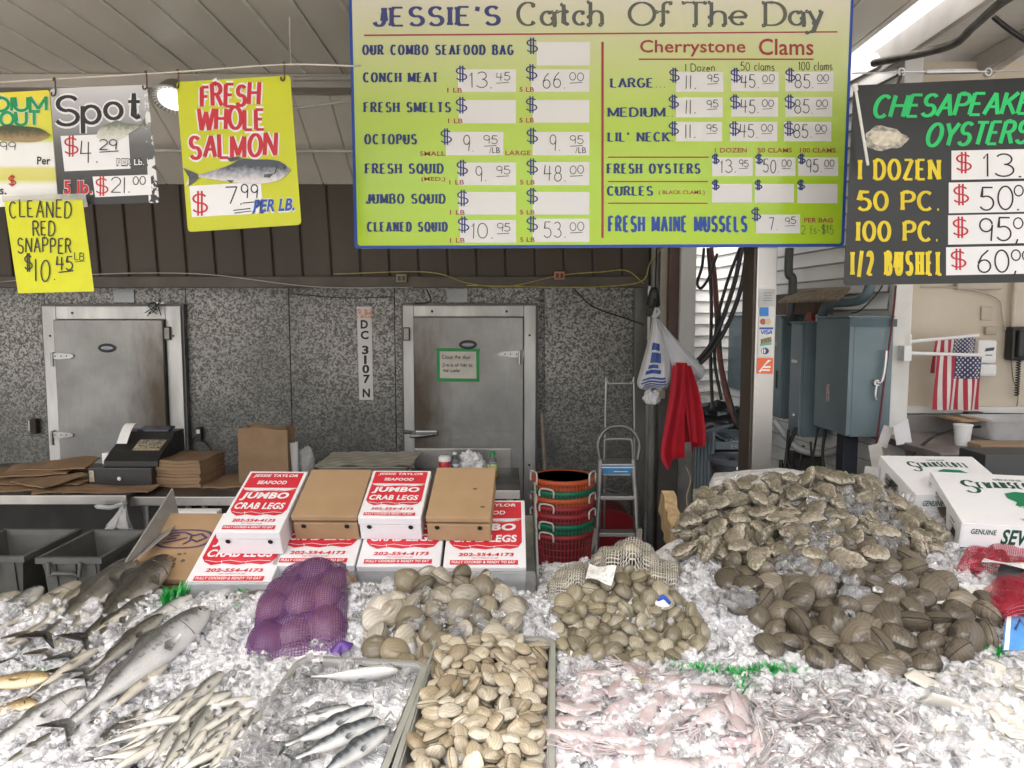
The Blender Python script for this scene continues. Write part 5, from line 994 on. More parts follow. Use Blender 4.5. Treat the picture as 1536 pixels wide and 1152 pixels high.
tag(MB().box((2.04, 4.5, FL), (2.13, 4.6, .954), bev=.004).build('support_leg', M('leg_dark', (.03, .035, .05), .5)), 'dark leg holding up the largest electrical box', 'leg')
for i in range(9):
    xx = 1172 + i * 11; Y = 4.8 + random.uniform(-.1, .3); z0 = random.uniform(640, 690)
    cord([(xx, z0, Y), (xx + random.uniform(-14, 14), z0 + 50, Y), (xx + random.uniform(-25, 25), z0 + 110, Y - .1)], random.choice((.007, .010, .013)), BCORD, 'black cable hanging in the tangle below the electrical boxes')
    bpy.data.objects[-1] if False else None
for o in COL.objects:
    if o.get('label') == 'black cable hanging in the tangle below the electrical boxes': o['group'] = 'cables below the electrical boxes'
jb = thing('junction_box', 'small dark junction box below the far cabinets', 'junction box', at(1210, 690, 5.0)); a = at(1212, 700, 5.1); MB().box(a + V((-.12, 0, -.2)), a + V((.12, .1, .1)), bev=.01).build('body', DARK, jb); MB().box(a + V((-.09, -.006, -.15)), a + V((.09, -.0005, .06)), bev=.003).build('cover', M('jb_cover', (.06, .06, .06), .5), jb)
# rust red and black cables up the siding
cord([(1066, 372, 6.1), (1072, 420, 6.05), (1076, 480, 6.0), (1080, 540, 5.9), (1092, 600, 5.8), (1108, 640, 5.7)], .022, M('red_conduit', (.20, .07, .06), .5), 'dark red conduit climbing the siding corner', 'conduit', 'conduit')
for i, (pts, r, l) in enumerate(((((1114, 366, 5.2), (1100, 430, 5.25), (1075, 500, 5.3), (1052, 535, 5.35), (1033, 547, 5.3)), .016, 'thick black cable swinging from the board to the white bags'),
    (((1122, 366, 5.2), (1112, 430, 5.25), (1090, 490, 5.3), (1060, 535, 5.3), (1036, 556, 5.3)), .016, 'thick black cable hanging nearest the steel post'),
    (((1110, 372, 5.5), (1092, 420, 5.55), (1076, 480, 5.6), (1072, 540, 5.65), (1082, 600, 5.6)), .012, 'black cable hanging down the siding beside the red conduit'),
    (((1056, 372, 6.0), (1053, 400, 6.0), (1046, 424, 6.0), (1052, 432, 5.95), (1064, 415, 5.95), (1076, 380, 5.9)), .012, 'short looped black cable high on the siding corner'),
    (((1062, 372, 6.0), (1067, 450, 6.0), (1066, 540, 6.0), (1069, 618, 5.9)), .014, 'straight dark cable running down the siding corner'),
    (((1079, 460, 5.95), (1082, 540, 5.9), (1096, 600, 5.8), (1112, 650, 5.6)), .012, 'dark green cable following the red conduit down'))):
    cord(pts, r, M('cable_charcoal', (.02, .02, .022), .45, 0, (.035, .035, .035), 10) if i != 5 else M('cable_green', (.02, .045, .035), .5), l)
cord([(1344, 428, 4.35), (1339, 480, 4.34), (1328, 560, 4.33), (1318, 640, 4.33), (1306, 720, 4.33)], .006, M('cord_maroon', (.16, .03, .03), .5), 'thin maroon cord hanging in front of the largest electrical box', 'cord')
cord([(1324, 428, 4.4), (1312, 445, 4.4), (1290, 466, 4.42), (1276, 470, 4.45)], .004, BCORD, 'thin black wire from the oyster sign to the electrical box', 'wire')
tg = thing('electrical_debris', 'black bag of rubbish lying behind the grey rack', 'rubbish bag', at(1075, 630, 6.2)); 
def lump(c, rx, ry, rz, mat, seed, name, parent, amp=.4, fr=2.2, n=(40, 24)):
    c = V(c); mb = MB()
    def f(u, v):
        th, ph = 2 * math.pi * u, math.pi * (.5 - v); d = V((math.cos(th) * math.cos(ph), math.sin(th) * math.cos(ph), math.sin(ph)))
        k = 1 + amp * (mnoise.noise(d * fr + V((seed, 1, 0))) + .5 * abs(mnoise.noise(d * fr * 2.5 + V((0, seed, 0))))); return c + V((d.x * rx * k, d.y * ry * k, d.z * rz * k))
    mb.grid(f, n[0], n[1], closeu=True); return mb.build(name, mat, parent, 30)
BINBAG = M('bin_bag', (.018, .019, .022), .28, 0, (.03, .03, .035), 8)
lump(at(1075, 632, 6.1), .22, .15, .14, BINBAG, 2, 'bag', tg)
# grey slatted rack and round bin behind the oysters
rk = thing('slatted_rack', 'grey blue slatted plastic rack standing behind the oyster heap', 'rack', at(1075, 760, 5.3)); RK = M('rack_grey_blue', (.20, .25, .29), .45, 0, (.15, .19, .22), 5)
for i in range(6):
    px = 1041 + i * 5.2; tp_, bt = at(px + 3.5, 652 - .8 * i, 5.5 - .04 * i), at(px, 765, 5.5 - .04 * i); bt.z = .0
    MB().tube([bt, tp_], .0135, 8).tube([tp_, tp_ + V((.24, .35, 0))], .012, 8).build('rail', RK, rk, 60)
for k in range(7):
    s_ = at(1066 + k * 6.5, 646 + .0 * k, 5.95 - .03 * k); MB().box(s_ + V((-.012, -.45, -.012)), s_ + V((.012, .05, .006)), bev=.004).build('slat', RK, rk)
s0, s1 = at(1062, 663, 5.35), at(1122, 668, 5.35); MB().box((s0.x, 5.34, s1.z - .03), (s1.x, 5.37, s0.z), bev=.006).build('front_bar', RK, rk); MB().box((s0.x + .16, 5.335, s1.z - .025), (s0.x + .25, 5.3395, s0.z - .015)).build('label', M('lbl', (.42, .45, .46), .5, 0, (.12, .12, .14), 60), rk)
MB().box((s0.x - .02, 5.5, 0), (s1.x + .05, 5.52, s0.z - .05)).build('inner_panel', M('rack_dark', (.02, .025, .03), .6), rk)
bn = thing('round_bin', 'round dark grey bin standing in front of the slatted rack', 'bin', at(1105, 780, 5.0)); a = at(1108, 686, 5.0); BN = M('bin_grey', (.045, .055, .07), .45, 0, (.03, .035, .045), 5)
z0 = FL; MB().lathe([(.15, z0 - a.z), (.182, -.01), (.178, -.01), (.14, z0 - a.z + .02), (0, z0 - a.z + .02)], a, 36).build('body', BN, bn, 50); MB().lathe([(.182, -.03), (.196, -.028), (.198, .0), (.186, .006), (.178, -.012)], a, 36).build('rim', M('bin_rim', (.09, .105, .125), .4), bn, 50)
lump((a.x - .02, a.y, a.z - .07), .15, .14, .06, BINBAG, 7, 'liner', bn); MB().lathe([(.012, 0), (0, .01)], a + V((-.06, -.185, -.04)), 10, Matrix.Rotation(R(90), 4, 'X')).build('rivet', WHITEPL, bn)
cord([(1029, 700, 5.2), (1036, 720, 5.2), (1030, 745, 5.2), (1034, 770, 5.2)], .006, M('rope', (.5, .42, .28), .8), 'tan string dangling below the red cloth', 'string')
# ---- prep room furniture
FLAGW = M('flag_white', (.72, .68, .66), .7); FLAGR = M('flag_red', (.40, .025, .05), .7); FLAGB = M('flag_navy', (.03, .04, .12), .7)
def flag(label, ax, ay, bx_, by, x0, x1, y1, Y, canton, star):
    t = thing('flag', label, 'flag', at(ax, ay, Y)); MB().tube([at(ax, ay, Y), at(bx_, by, Y - .03)], .011, 10).build('pole', WHITEPL, t, 60)
    q = at(ax - 4, ay, Y); MB().box(q + V((-.025, -.02, -.045)), q + V((.02, .05, .045)), bev=.005).build('bracket', WHITEPL, t)
    yt = lambda u: ay + (by - ay) * ((x0 + (x1 - x0) * u) - ax) / (bx_ - ax) + 2
    P = lambda u, v, o=0: at(x0 + (x1 - x0) * u - 5 * v * (1 - u * .4), yt(u) + (y1 - yt(u)) * v, Y - .03) + V((0, .022 * math.sin(u * 13 + v * 2) * (.25 + .75 * v) - o, 0))
    cw, chh = canton; n = 39
    for name, mat, sel in (('white_stripe', FLAGW, 1), ('red_stripe', FLAGR, 0)):
        mb = MB()
        for i in range(n):
            for j in range(24):
                k = int(i / 3)
                if k % 2 == sel and not (i / n >= 1 - cw - .001 and (j + 1) / 24 <= chh + .001): mb.add([P(i / n, j / 24), P((i + 1) / n, j / 24), P((i + 1) / n, (j + 1) / 24), P(i / n, (j + 1) / 24)], [(0, 3, 2, 1)])
        mb.build(('red' if sel == 0 else 'white') + '_stripe', mat, t, 180)
    mb = MB(); mb.grid(lambda u, v: P(1 - cw + cw * u, chh * v, .0), 18, 14); cn = mb.build('canton', FLAGB, t, 180)
    mb = MB(); r = .0075
    for j in range(9):
        for i in range(6 if j % 2 == 0 else 5):
            c = P(1 - cw + cw * ((i + (.5 if j % 2 == 0 else 1)) / 6.1), chh * (j + .6) / 9.2, .003); mb.poly([c + V((r * (1 if k % 2 == 0 else .45) * math.sin(k * math.pi / 5), 0, r * (1 if k % 2 == 0 else .45) * math.cos(k * math.pi / 5))) for k in range(10)])
    mb.build('star', FLAGW, cn); return t
flag('small flag hanging behind, its stripes mostly hidden by the front flag', 1364, 513, 1468, 503, 1403, 1464, 560, 4.42, (.54, .5), True)
flag('small striped flag hanging in front on the lower white pole', 1364, 530, 1474, 533, 1406, 1473, 615, 4.34, (.615, .42), True)
ds = thing('soap_dispenser', 'white wall dispenser beside the small flags', 'dispenser', at(1481, 540, 4.58)); p, q = at(1468, 510, 4.5), at(1494, 565, 4.5)
MB().box((p.x, 4.5, q.z + .08), (q.x, 4.598, p.z), bev=.02).build('cover', WHITEPL, ds); MB().box((p.x + .006, 4.48, q.z), (q.x - .006, 4.598, q.z + .078), bev=.02).build('push_bar', WHITEPL, ds)
c0 = V(((p.x + q.x) / 2 + .01, 4.4985, p.z - .06)); MB().prism([c0 + V(d) for d in ((-.03, 0, -.01), (.025, 0, -.004), (.03, 0, .016), (-.022, 0, .01))], (0, .001, 0)).box(c0 + V((-.024, 0, -.035)), c0 + V((.018, .001, -.029))).build('emblem', M('emblem_slate', (.05, .06, .08), .4), ds)
p = at(1480, 472, 4.59); tag(MB().box(p + V((-.035, -.005, -.035)), p + V((.035, .008, .05)), bev=.004).build('wall_box', M('beige_box', (.55, .48, .38), .5)), 'small beige box on the wall above the dispenser', 'box')
p = at(1484, 497, 4.59); tag(MB().box(p + V((-.03, -.015, -.02)), p + V((.04, .008, .03)), bev=.004).build('wall_box', M('beige_box2', (.50, .43, .33), .5)), 'tan switch box on the wall just over the dispenser', 'box')
ph = thing('wall_phone', 'black wall telephone with a coiled cord at the frame edge', 'telephone', at(1530, 520, 4.55)); p, q = at(1520, 490, 4.52), at(1552, 541, 4.52)
MB().box((p.x, 4.52, q.z), (q.x, 4.598, p.z), bev=.015).build('body', BLACKPL, ph); MB().box((p.x + .02, 4.485, q.z + .02), (p.x + .07, 4.5195, p.z - .02), bev=.012).build('handset', BLACKPL, ph)
a = at(1528, 541, 4.54); MB().tube([a + V((.012 * math.sin(i * .9), .012 * math.cos(i * .9), -.0022 * i)) for i in range(100)], .004, 5).build('cord', BLACKPL, ph, 180)
p, q = at(1523, 425, 4.57), at(1517, 525, 4.57); tag(MB().tube([V((p.x, 4.57, 2.6)), q], .016, 10).build('wall_conduit', M('beige_conduit', (.60, .54, .45), .4), None, 60), 'beige conduit down the prep room wall above the phone', 'conduit')
cord([(1380, 430, 4.57), (1440, 432, 4.57), (1480, 440, 4.57), (1500, 452, 4.57), (1503, 470, 4.57), (1508, 495, 4.57)], .006, CR, 'cream cable sagging along the prep room wall', 'cable')
cord([(1517, 540, 4.57), (1520, 570, 4.57), (1527, 590, 4.57), (1524, 620, 4.57)], .004, M('tan_cord', (.35, .28, .2), .5), 'thin tan cord below the wall conduit', 'cord')
p = at(1462, 432, 4.58); tag(MB().box(p + V((-.12, -.02, -.01)), p + V((.16, .015, .05)), bev=.01).build('wall_fixture', CR), 'cream fixture on the wall behind the oyster sign edge', 'fixture')
tag(MB().tube([at(1471, 623, 4.5), at(1600, 625, 4.5)], .017, 10).build('black_rail', BLACKPL, None, 60), 'black rail along the prep room ledge', 'rail'); a = at(1462, 622, 4.46)
cm = thing('clamp_camera', 'small black clamp at the end of the rail below the flags', 'clamp', a); MB().box(a + V((-.06, -.03, -.03)), a + V((.04, .03, .02)), bev=.01).build('body', BLACKPL, cm); MB().tube([a + V((.0, -.03, -.05)), a + V((.0, .02, -.05))], .025, 12).build('jaw', DARK, cm)
# prep counter
pc_ = thing('prep_counter', 'steel prep counter with a splash back in the next stand', 'counter', V((3.6, 4.2, FL)))
PCT = M('prep_steel', (.34, .32, .31), .35, .7, (.22, .20, .19), 2, rvar=.2)
zt_ = at(1440, 668, 4.0).z
MB().box((2.2, 3.75, zt_ - .04), (5.6, 4.5, zt_), bev=.004).build('top', PCT, pc_); MB().box((2.38, 4.5, zt_ - .04), (5.6, 4.529, 1.07), bev=.003).build('splash_back', PCT, pc_); MB().box((2.25, 3.78, FL), (5.5, 3.8, zt_ - .041)).build('front_panel', M('prep_front', (.10, .095, .09), .5, .3, (.06, .06, .06), 3), pc_)
cu = thing('foam_cup', 'white foam cup on the prep counter', 'cup', (at(1443, 668, 4.0).x, 4.0, zt_)); MB().lathe([(.033, 0), (.036, .004), (.046, .112), (.043, .112), (.034, .008), (0, .008)], (at(1443, 668, 4.0).x, 4.0, zt_), 24).build('cup', WHITEPL, cu, 50); MB().lathe([(.046, .108), (.049, .110), (.049, .116), (.044, .116)], (at(1443, 668, 4.0).x, 4.0, zt_), 24).build('rim', WHITEPL, cu, 50)
tag(MB().box((at(1462, 668, 3.9).x, 3.85, zt_ + .001), (4.2, 4.0, zt_ + .028), bev=.004).build('cutting_board', M('board_wood', (.34, .24, .16), .6, 0, (.27, .18, .12), 8, stretch=(.5, 6, 6))), 'wooden board on the prep counter beside the foam cup', 'board')
x0 = at(1480, 660, 4.12).x
tr = thing('clear_tray', 'clear plastic tray on the prep counter beyond the board', 'tray', (x0 + .3, 4.2, zt_)); rpan(x0, x0 + .55, 4.1, 4.4, zt_ + .002, zt_ + .12, .04, .05, .012).build('body', FILM, tr, 40)
cord([(1340, 700, 4.0), (1370, 680, 4.0), (1400, 655, 4.0), (1440, 642, 4.1), (1470, 640, 4.2)], .008, BCORD, 'black hose lying over the prep counter behind the boxes', 'hose', 'hose')
flat = tag(MB().box((at(1432, 650, 4.25).x, 4.2, zt_ + .10), (at(1478, 650, 4.25).x, 4.42, zt_ + .112)).build('card_sheet', KRAFT), 'brown card sheet on the prep counter below the flags', 'card')
tag(MB().box((at(1478, 690, 3.3).x, 3.3, .2), (4.4, 3.5, at(1500, 682, 3.3).z), bev=.006).build('dark_crate', M('dark_panel', (.04, .042, .045), .5)), 'dark grey panel standing behind the front oyster box', 'panel')
tag(MB().prism([at(1340, 640, 4.1), at(1362, 628, 4.1), at(1368, 664, 4.1), at(1345, 668, 4.1)], (0, .004, 0)).build('torn_card', CARDW), 'torn white card flap at the foot of the corner trim', 'card')
for i, (px, py, w_, h_, an, l) in enumerate(((1328, 655, 16, 34, .3, 'torn white siding strip sticking up by the corner trim'), (1316, 690, 20, 50, -.2, 'broken white siding strip behind the oyster boxes'), (1306, 720, 24, 40, .15, 'lowest broken white siding strip next to the oyster heap'))):
    a = at(px, py, 4.15 - .1 * i); tag(MB().box((-w_ * .0018, 0, -h_ * .0018), (w_ * .0018, .004, h_ * .0018), Matrix.Translation(a) @ Matrix.Rotation(an, 4, 'Y')).build('siding_scrap', M('scrap_white', (.66, .65, .63), .6, 0, (.45, .42, .38), 6)), l, 'scrap')
# cables under the roof on the right
cord([(1310, 95, 4.6), (1420, 70, 4.0), (1460, 40, 3.7), (1500, 5, 3.3), (1540, -20, 3.1)], .022, M('roof_cable', (.05, .045, .04), .6, 0, (.1, .09, .08), 12), 'thick black cable bundle strung under the side roof', 'cable')
cord([(1490, 25, 3.6), (1515, 45, 3.6), (1545, 65, 3.6)], .012, BCORD, 'thin black cable branching off below the side roof', 'cable')
tag(MB().tube([at(1480, 112, 4.3), at(1560, 60, 3.6)], .020, 10).build('roof_pipe', STEEL, None, 60), 'shiny pipe rising behind the turnbuckle under the side roof', 'pipe')

# ================================================================ DISPLAY TABLE AND ITS SLOPE
def plane_z(x, y): return .72 + .1 * (y - 1.3)
TB = thing('display_table', 'long steel display table carrying the ice and seafood', 'table', (0, 2.0, FL))
TBS = M('table_steel', (.36, .36, .36), .4, .7, (.24, .24, .24), 4)
def slab(x0, x1, y0, y1, t=.05, off=-.10):
    z = lambda y: plane_z(0, y) + off
    return MB().add([(x0, y0, z(y0) - t), (x1, y0, z(y0) - t), (x1, y1, z(y1) - t), (x0, y1, z(y1) - t), (x0, y0, z(y0)), (x1, y0, z(y0)), (x1, y1, z(y1)), (x0, y1, z(y1))], [(0, 3, 2, 1), (4, 5, 6, 7), (0, 1, 5, 4), (1, 2, 6, 5), (2, 3, 7, 6), (3, 0, 4, 7)])
slab(-2.6, 3.2, .95, 2.26).build('tray', TBS, TB); sl_ = slab(.60, 3.2, 2.262, 3.5); sl_.v = [(v[0] + (.27 if v[0] < .7 and v[1] > 3 else 0), v[1], v[2]) for v in sl_.v]; sl_.build('rear_tray', TBS, TB); slab(.08, .598, 2.262, 2.54).build('corner_tray', TBS, TB)
YB = 2.25; MB().box((-2.6, 2.262, plane_z(0, YB) - .2), (.078, 2.275, plane_z(0, YB) - .03), bev=.003).build('back_rim', TBS, TB)
MB().box((-2.6, .93, .3), (3.2, .945, .70)).build('front_panel', TBS, TB)
for lx in (-2.5, -.6, .9, 3.0):
    for ly in (1.0, 2.2): MB().tube([(lx, ly, FL), (lx, ly, .50)], .03, 10).build('leg', TBS, TB, 60)
# sloped rack for the crab boxes
TILT = R(23); UP = V((0, math.cos(TILT), math.sin(TILT))); NRM = V((0, -math.sin(TILT), math.cos(TILT)))
F0 = V((0, 2.35, .853))                                # front top edge of the lower row
xr = at(800, 850, 2.35).x; xl = at(276, 850, 2.35).x
rkk = thing('box_rack', 'sloped galvanised rack with a clear front guard under the crab leg boxes', 'rack', (-.45, 2.6, FL))
GALV = M('galvanised', (.42, .43, .44), .42, .75, (.30, .31, .32), 12)
bf = F0 - NRM * .125
MB().prism([V((xl - .02, 0, 0)) + bf - UP * .05, V((xl - .02, 0, 0)) + bf + UP * .42, V((xl - .02, 0, 0)) + bf + UP * .42 - NRM * .012, V((xl - .02, 0, 0)) + bf - UP * .05 - NRM * .012], (xr - xl + .03, 0, 0)).build('deck', GALV, rkk)
for x in (xr + .011,): MB().prism([V((x, 0, 0)) + F0 - UP * .03 - NRM * .2, V((x, 0, 0)) + F0 - UP * .05 + NRM * .0, V((x, 0, 0)) + F0 + UP * .38 + NRM * .06, V((x, 0, 0)) + F0 + UP * .40 - NRM * .2], (.006, 0, 0)).build('side_panel', GALV, rkk)
CLEAR = M('clear_acrylic', (.86, .87, .88), .12, trans=.88, ior=1.12)
g0, g1 = at(523, 862, 2.29), at(803, 862, 2.29); MB().box((g0.x, 2.285, .76), (g1.x, 2.29, at(660, 857, 2.29).z)).build('front_guard', CLEAR, rkk)
g0, g1 = at(278, 878, 2.27), at(522, 878, 2.27); MB().box((g0.x, 2.268, .76), (g1.x, 2.273, at(660, 873, 2.27).z)).build('front_guard', CLEAR, rkk)
for lx in (xl + .02, xr - .03):
    for s_ in (.02, .38): p = bf + UP * s_ - NRM * .013; MB().box((lx - .015, p.y - .015, FL), (lx + .015, p.y + .015, p.z)).build('leg', GALV, rkk)
x = at(226, 800, 2.4).x; tag(MB().prism([at(257, 733, 2.75), at(267, 775, 2.72), at(252, 800, 2.5), at(186, 852, 2.32), at(178, 880, 2.28), at(182, 850, 2.3)], (.006, 0, 0)).build('side_guard', M('acrylic_grey', (.45, .44, .42), .2, trans=.45, ior=1.1), None), 'clear triangular side guard left of the kraft box', 'guard')
# ---- boxes
def frame_at(o, yaw, tilt):
    return Matrix.Translation(o) @ Matrix.Rotation(yaw, 4, 'Z') @ Matrix.Rotation(tilt, 4, 'X')
def carton(name, label, o, yaw, tilt, w, l, h, mat, parts, hole=None, group=None, cat='box'):
    """o: front left top corner; local x along the front, y up the slope, z out of the lid"""
    m = frame_at(o, yaw, tilt); ctr = m @ V((w / 2, l / 2, -h)); t = thing(name, label, cat, ctr, group); cut = MB(); e = .0025
    body = MB().box((e, e, -h), (w - e, l - e, -.032), m, .003).build('body', mat, t)
    MB().box((0, 0, -.0315 if name != 'kraft_box' else -.02), (w, l, 0), m, .004).build('lid', mat, t)
    H = M('hole_black', (.008, .008, .008), .9)
    for hx, hz, rx, rz in (hole or ()):
        mb = MB(); mb.poly([m @ V((hx * w + rx * math.cos(a_), -.0012 if False else e - .0035, hz * h + rz * math.sin(a_))) for a_ in [2 * math.pi * k / 20 for k in range(20)]]); mb.build('hand_hole', H, body)
    L = lambda x, y, lay=0: m @ V((x, -y, .0012 + lay * .0008))          # lid plane, y grows towards the viewer (downwards)
    F = lambda x, y, lay=0: m @ V((x, -.0012 - lay * .0006, -y))
    parts(t, L, F, w, l, h); return t
def crab_print(t, L, F, w, l, h):
    y = lambda f: -(l * (1 - f))        # f=0 far edge, f=1 near edge
    q = lambda mb, x0, f0, x1, f1, lay=0: mb.add([L(w * x0, y(f0), lay), L(w * x1, y(f0), lay), L(w * x1, y(f1), lay), L(w * x0, y(f1), lay)], [(0, 3, 2, 1)])
    mb = MB(); q(mb, .05, .035, .95, .30)
    rp = mb.build('print_block', RED, t); mb = MB()
    # the claw shaped red field behind the large words
    top = [(.05, .305), (.10, .33), (.3, .355), (.55, .335), (.8, .35), (.95, .305)]; bot = [(.95, .66), (.90, .73), (.8, .755), (.66, .735), (.5, .76), (.34, .74), (.2, .765), (.10, .72), (.05, .665)]
    mb.poly([L(w * a_, y(b_), .4) for a_, b_ in top + bot]); mb.build('print_claw', RED, t)
    wm = MB()
    for pts in ([(.05, .31), (.3, .33), (.42, .32), (.6, .335), (.78, .32), (.95, .315)], [(.08, .335), (.25, .365), (.45, .345), (.7, .36), (.92, .335)], [(.1, .70), (.25, .725), (.4, .70), (.55, .725), (.75, .70), (.9, .71)], [(.3, .70), (.32, .745)], [(.62, .71), (.6, .74)], [(.24, .33), (.28, .365)], [(.66, .33), (.62, .355)]):
        vs, fs = ribbon([(w * a_, y(b_)) for a_, b_ in pts], lambda nx, ny: .0011); wm.add([L(a_, b_, 1.2) for a_, b_ in vs], fs)
    wm.build('claw_outline', CARDW, t)
    for txt, x0, f, ww, hh, bd in (('JESSIE TAYLOR', .12, .13, .76, .062, .03), ('SEAFOOD', .24, .245, .50, .062, .03), ('JUMBO', .10, .52, .78, .135, .045), ('CRAB LEGS', .09, .66, .80, .105, .035)):
        mb = MB(); font_text(mb, L, txt, w * x0, y(f), w * ww, l * hh, bd, .12, 2); mb.build('lettering', CARDW, t)
    mb = MB(); font_text(mb, L, '202-554-4173', w * .17, y(.855), w * .68, l * .048, .035, .12, .6); mb.build('lettering', RED, t)
    mb = MB(); font_text(mb, L, 'NET WEIGHT 10 LBS', w * .34, y(.885), w * .32, l * .014, .01, 0, .6); mb.build('lettering', RED, t)
    mb = MB(); q(mb, .08, .905, .90, .965); mb.build('print_block', RED, t)
    mb = MB(); font_text(mb, L, 'FULLY COOKED & READY TO EAT', w * .10, y(.952), w * .77, l * .034, .03, .12, 1.4); mb.build('lettering', CARDW, t)
noprint = lambda *a: None
SL = lambda px, s, h=0: F0 + UP * s + NRM * h + V((at(px, 848 - 290 * s, 2.35 + .92 * s).x, 0, 0))
W4 = (.272, .36, .12)
low = [(276, -.085, 'red and white crab leg box at the left end of the lower row'), (406, 0, 'red and white crab leg box below the left kraft lid box, with a plain slot'), (534, -.005, 'red and white crab leg box in the lower row under the small white one'), (664, -.01, 'red and white crab leg box at the right end of the lower row, most uncovered')]
for px, s, lab in low:
    carton('crab_leg_box', lab, SL(px, s, .0), 0, TILT, W4[0], W4[1], W4[2], CARDW, crab_print, hole=((.46, -.66, .036, .011),), group='crab leg boxes of the lower row')
def upbox(px0, px1, s, yaw, w, l, h, mat, name, lab, parts, dots=True):
    o = F0 + UP * s + NRM * (h + .003); o.x = 0; d = o - CAM; dep = d.y * CT - d.z * ST; o.x = (px0 - 768) / FPX * dep
    return carton(name, lab, o, yaw, TILT, w, l, h, mat, parts, hole=((.17, -.42, .0085, .0085), (.83, -.42, .0085, .0085)) if dots else None)
upbox(322, 418, .05, R(-1.5), .213, .345, .095, CARDW, 'crab_leg_box', 'small white crab leg box on top at the left, dirt spotted front', crab_print)
upbox(436, 536, .125, R(-1), .222, .275, .10, KRAFT, 'kraft_box', 'left plain kraft box on top of the crab leg boxes', noprint)
upbox(536, 632, .125, R(-2), .213, .275, .095, CARDW, 'crab_leg_box', 'small white crab leg box on top between the two kraft boxes', crab_print)
upbox(638, 736, .118, R(-2.5), .218, .295, .10, KRAFT, 'kraft_box', 'right plain kraft box with two dark spots on its lid', lambda t, L, F, w, l, h: MB().poly([L(w * .7 + .009 * math.cos(k), -l * .55 + .006 * math.sin(k), 0) for k in range(6)]).poly([L(w * .86 + .010 * math.cos(k), -l * .2 + .006 * math.sin(k), 0) for k in range(6)]).build('stain', M('stain_brown', (.17, .10, .05), .8), t))
# kraft box with a purple oval at the left
def purple_oval(t, L, F, w, l, h):
    cx, cyy, rx, ry = w * .48, -l * .58, w * .36, l * .15; N_ = 40
    ring = [(cx + rx * k_ * (abs(math.cos(a_)) ** .8) * (1 if math.cos(a_) > 0 else -1), cyy - ry * k_ * (abs(math.sin(a_)) ** .8) * (1 if math.sin(a_) > 0 else -1)) for k_ in (1, .86) for a_ in [2 * math.pi * i / N_ for i in range(N_)]]
    PU = M('print_purple', (.075, .04, .13), .6, 0, (.11, .07, .14), 40)
    MB().add([L(a_, b_) for a_, b_ in ring], [(i, (i + 1) % N_, N_ + (i + 1) % N_, N_ + i) for i in range(N_)]).build('oval_print', PU, t)
    mb = MB()
    for pts in ([(-.8, .1), (-.5, .55), (-.1, .65), (.2, .35), (.25, -.2), (.1, -.6)], [(-.6, -.5), (-.2, -.2), (.1, .1)], [(.25, .3), (.5, .5), (.75, .1), (.5, -.3), (.3, -.1)], [(-.5, .2), (-.2, .35)], [(-.55, -.1), (-.25, .05)]):
        vs, fs = ribbon([(cx + rx * a_, cyy - ry * b_) for a_, b_ in pts], lambda nx, ny: .004); mb.add([L(a_, b_, 1) for a_, b_ in vs], fs)
    mb.build('oval_sketch', PU, t)
    mb = MB(); rng = random.Random(3)
    for i in range(26):
        u_, v_, r_ = .35 + .3 * rng.random(), -.16 - .2 * rng.random(), rng.uniform(.002, .009)
        if i > 14: u_, v_ = rng.uniform(.78, .99), -rng.uniform(.3, .97)
        mb.poly([L(w * u_ + r_ * rng.uniform(.7, 1.2) * math.cos(k), l * v_ + r_ * .8 * math.sin(k), .3 + .03 * i) for k in range(7)])
    mb.build('stain', M('stain_brown', (.17, .10, .05), .8), t)
o = at(171, 868, 2.34); carton('kraft_box', 'stained kraft box with a purple oval emblem under the fish heads', o, R(-2), R(21), .29, .36, .11, KRAFT, purple_oval)
bl = at(282, 772, 2.75); tag(MB().box(bl + V((-.11, 0, -.03)), bl + V((.11, .05, .012)), bev=.004).build('folded_card', CARDW), 'white card edge peeping out behind the purple stamped box', 'card')
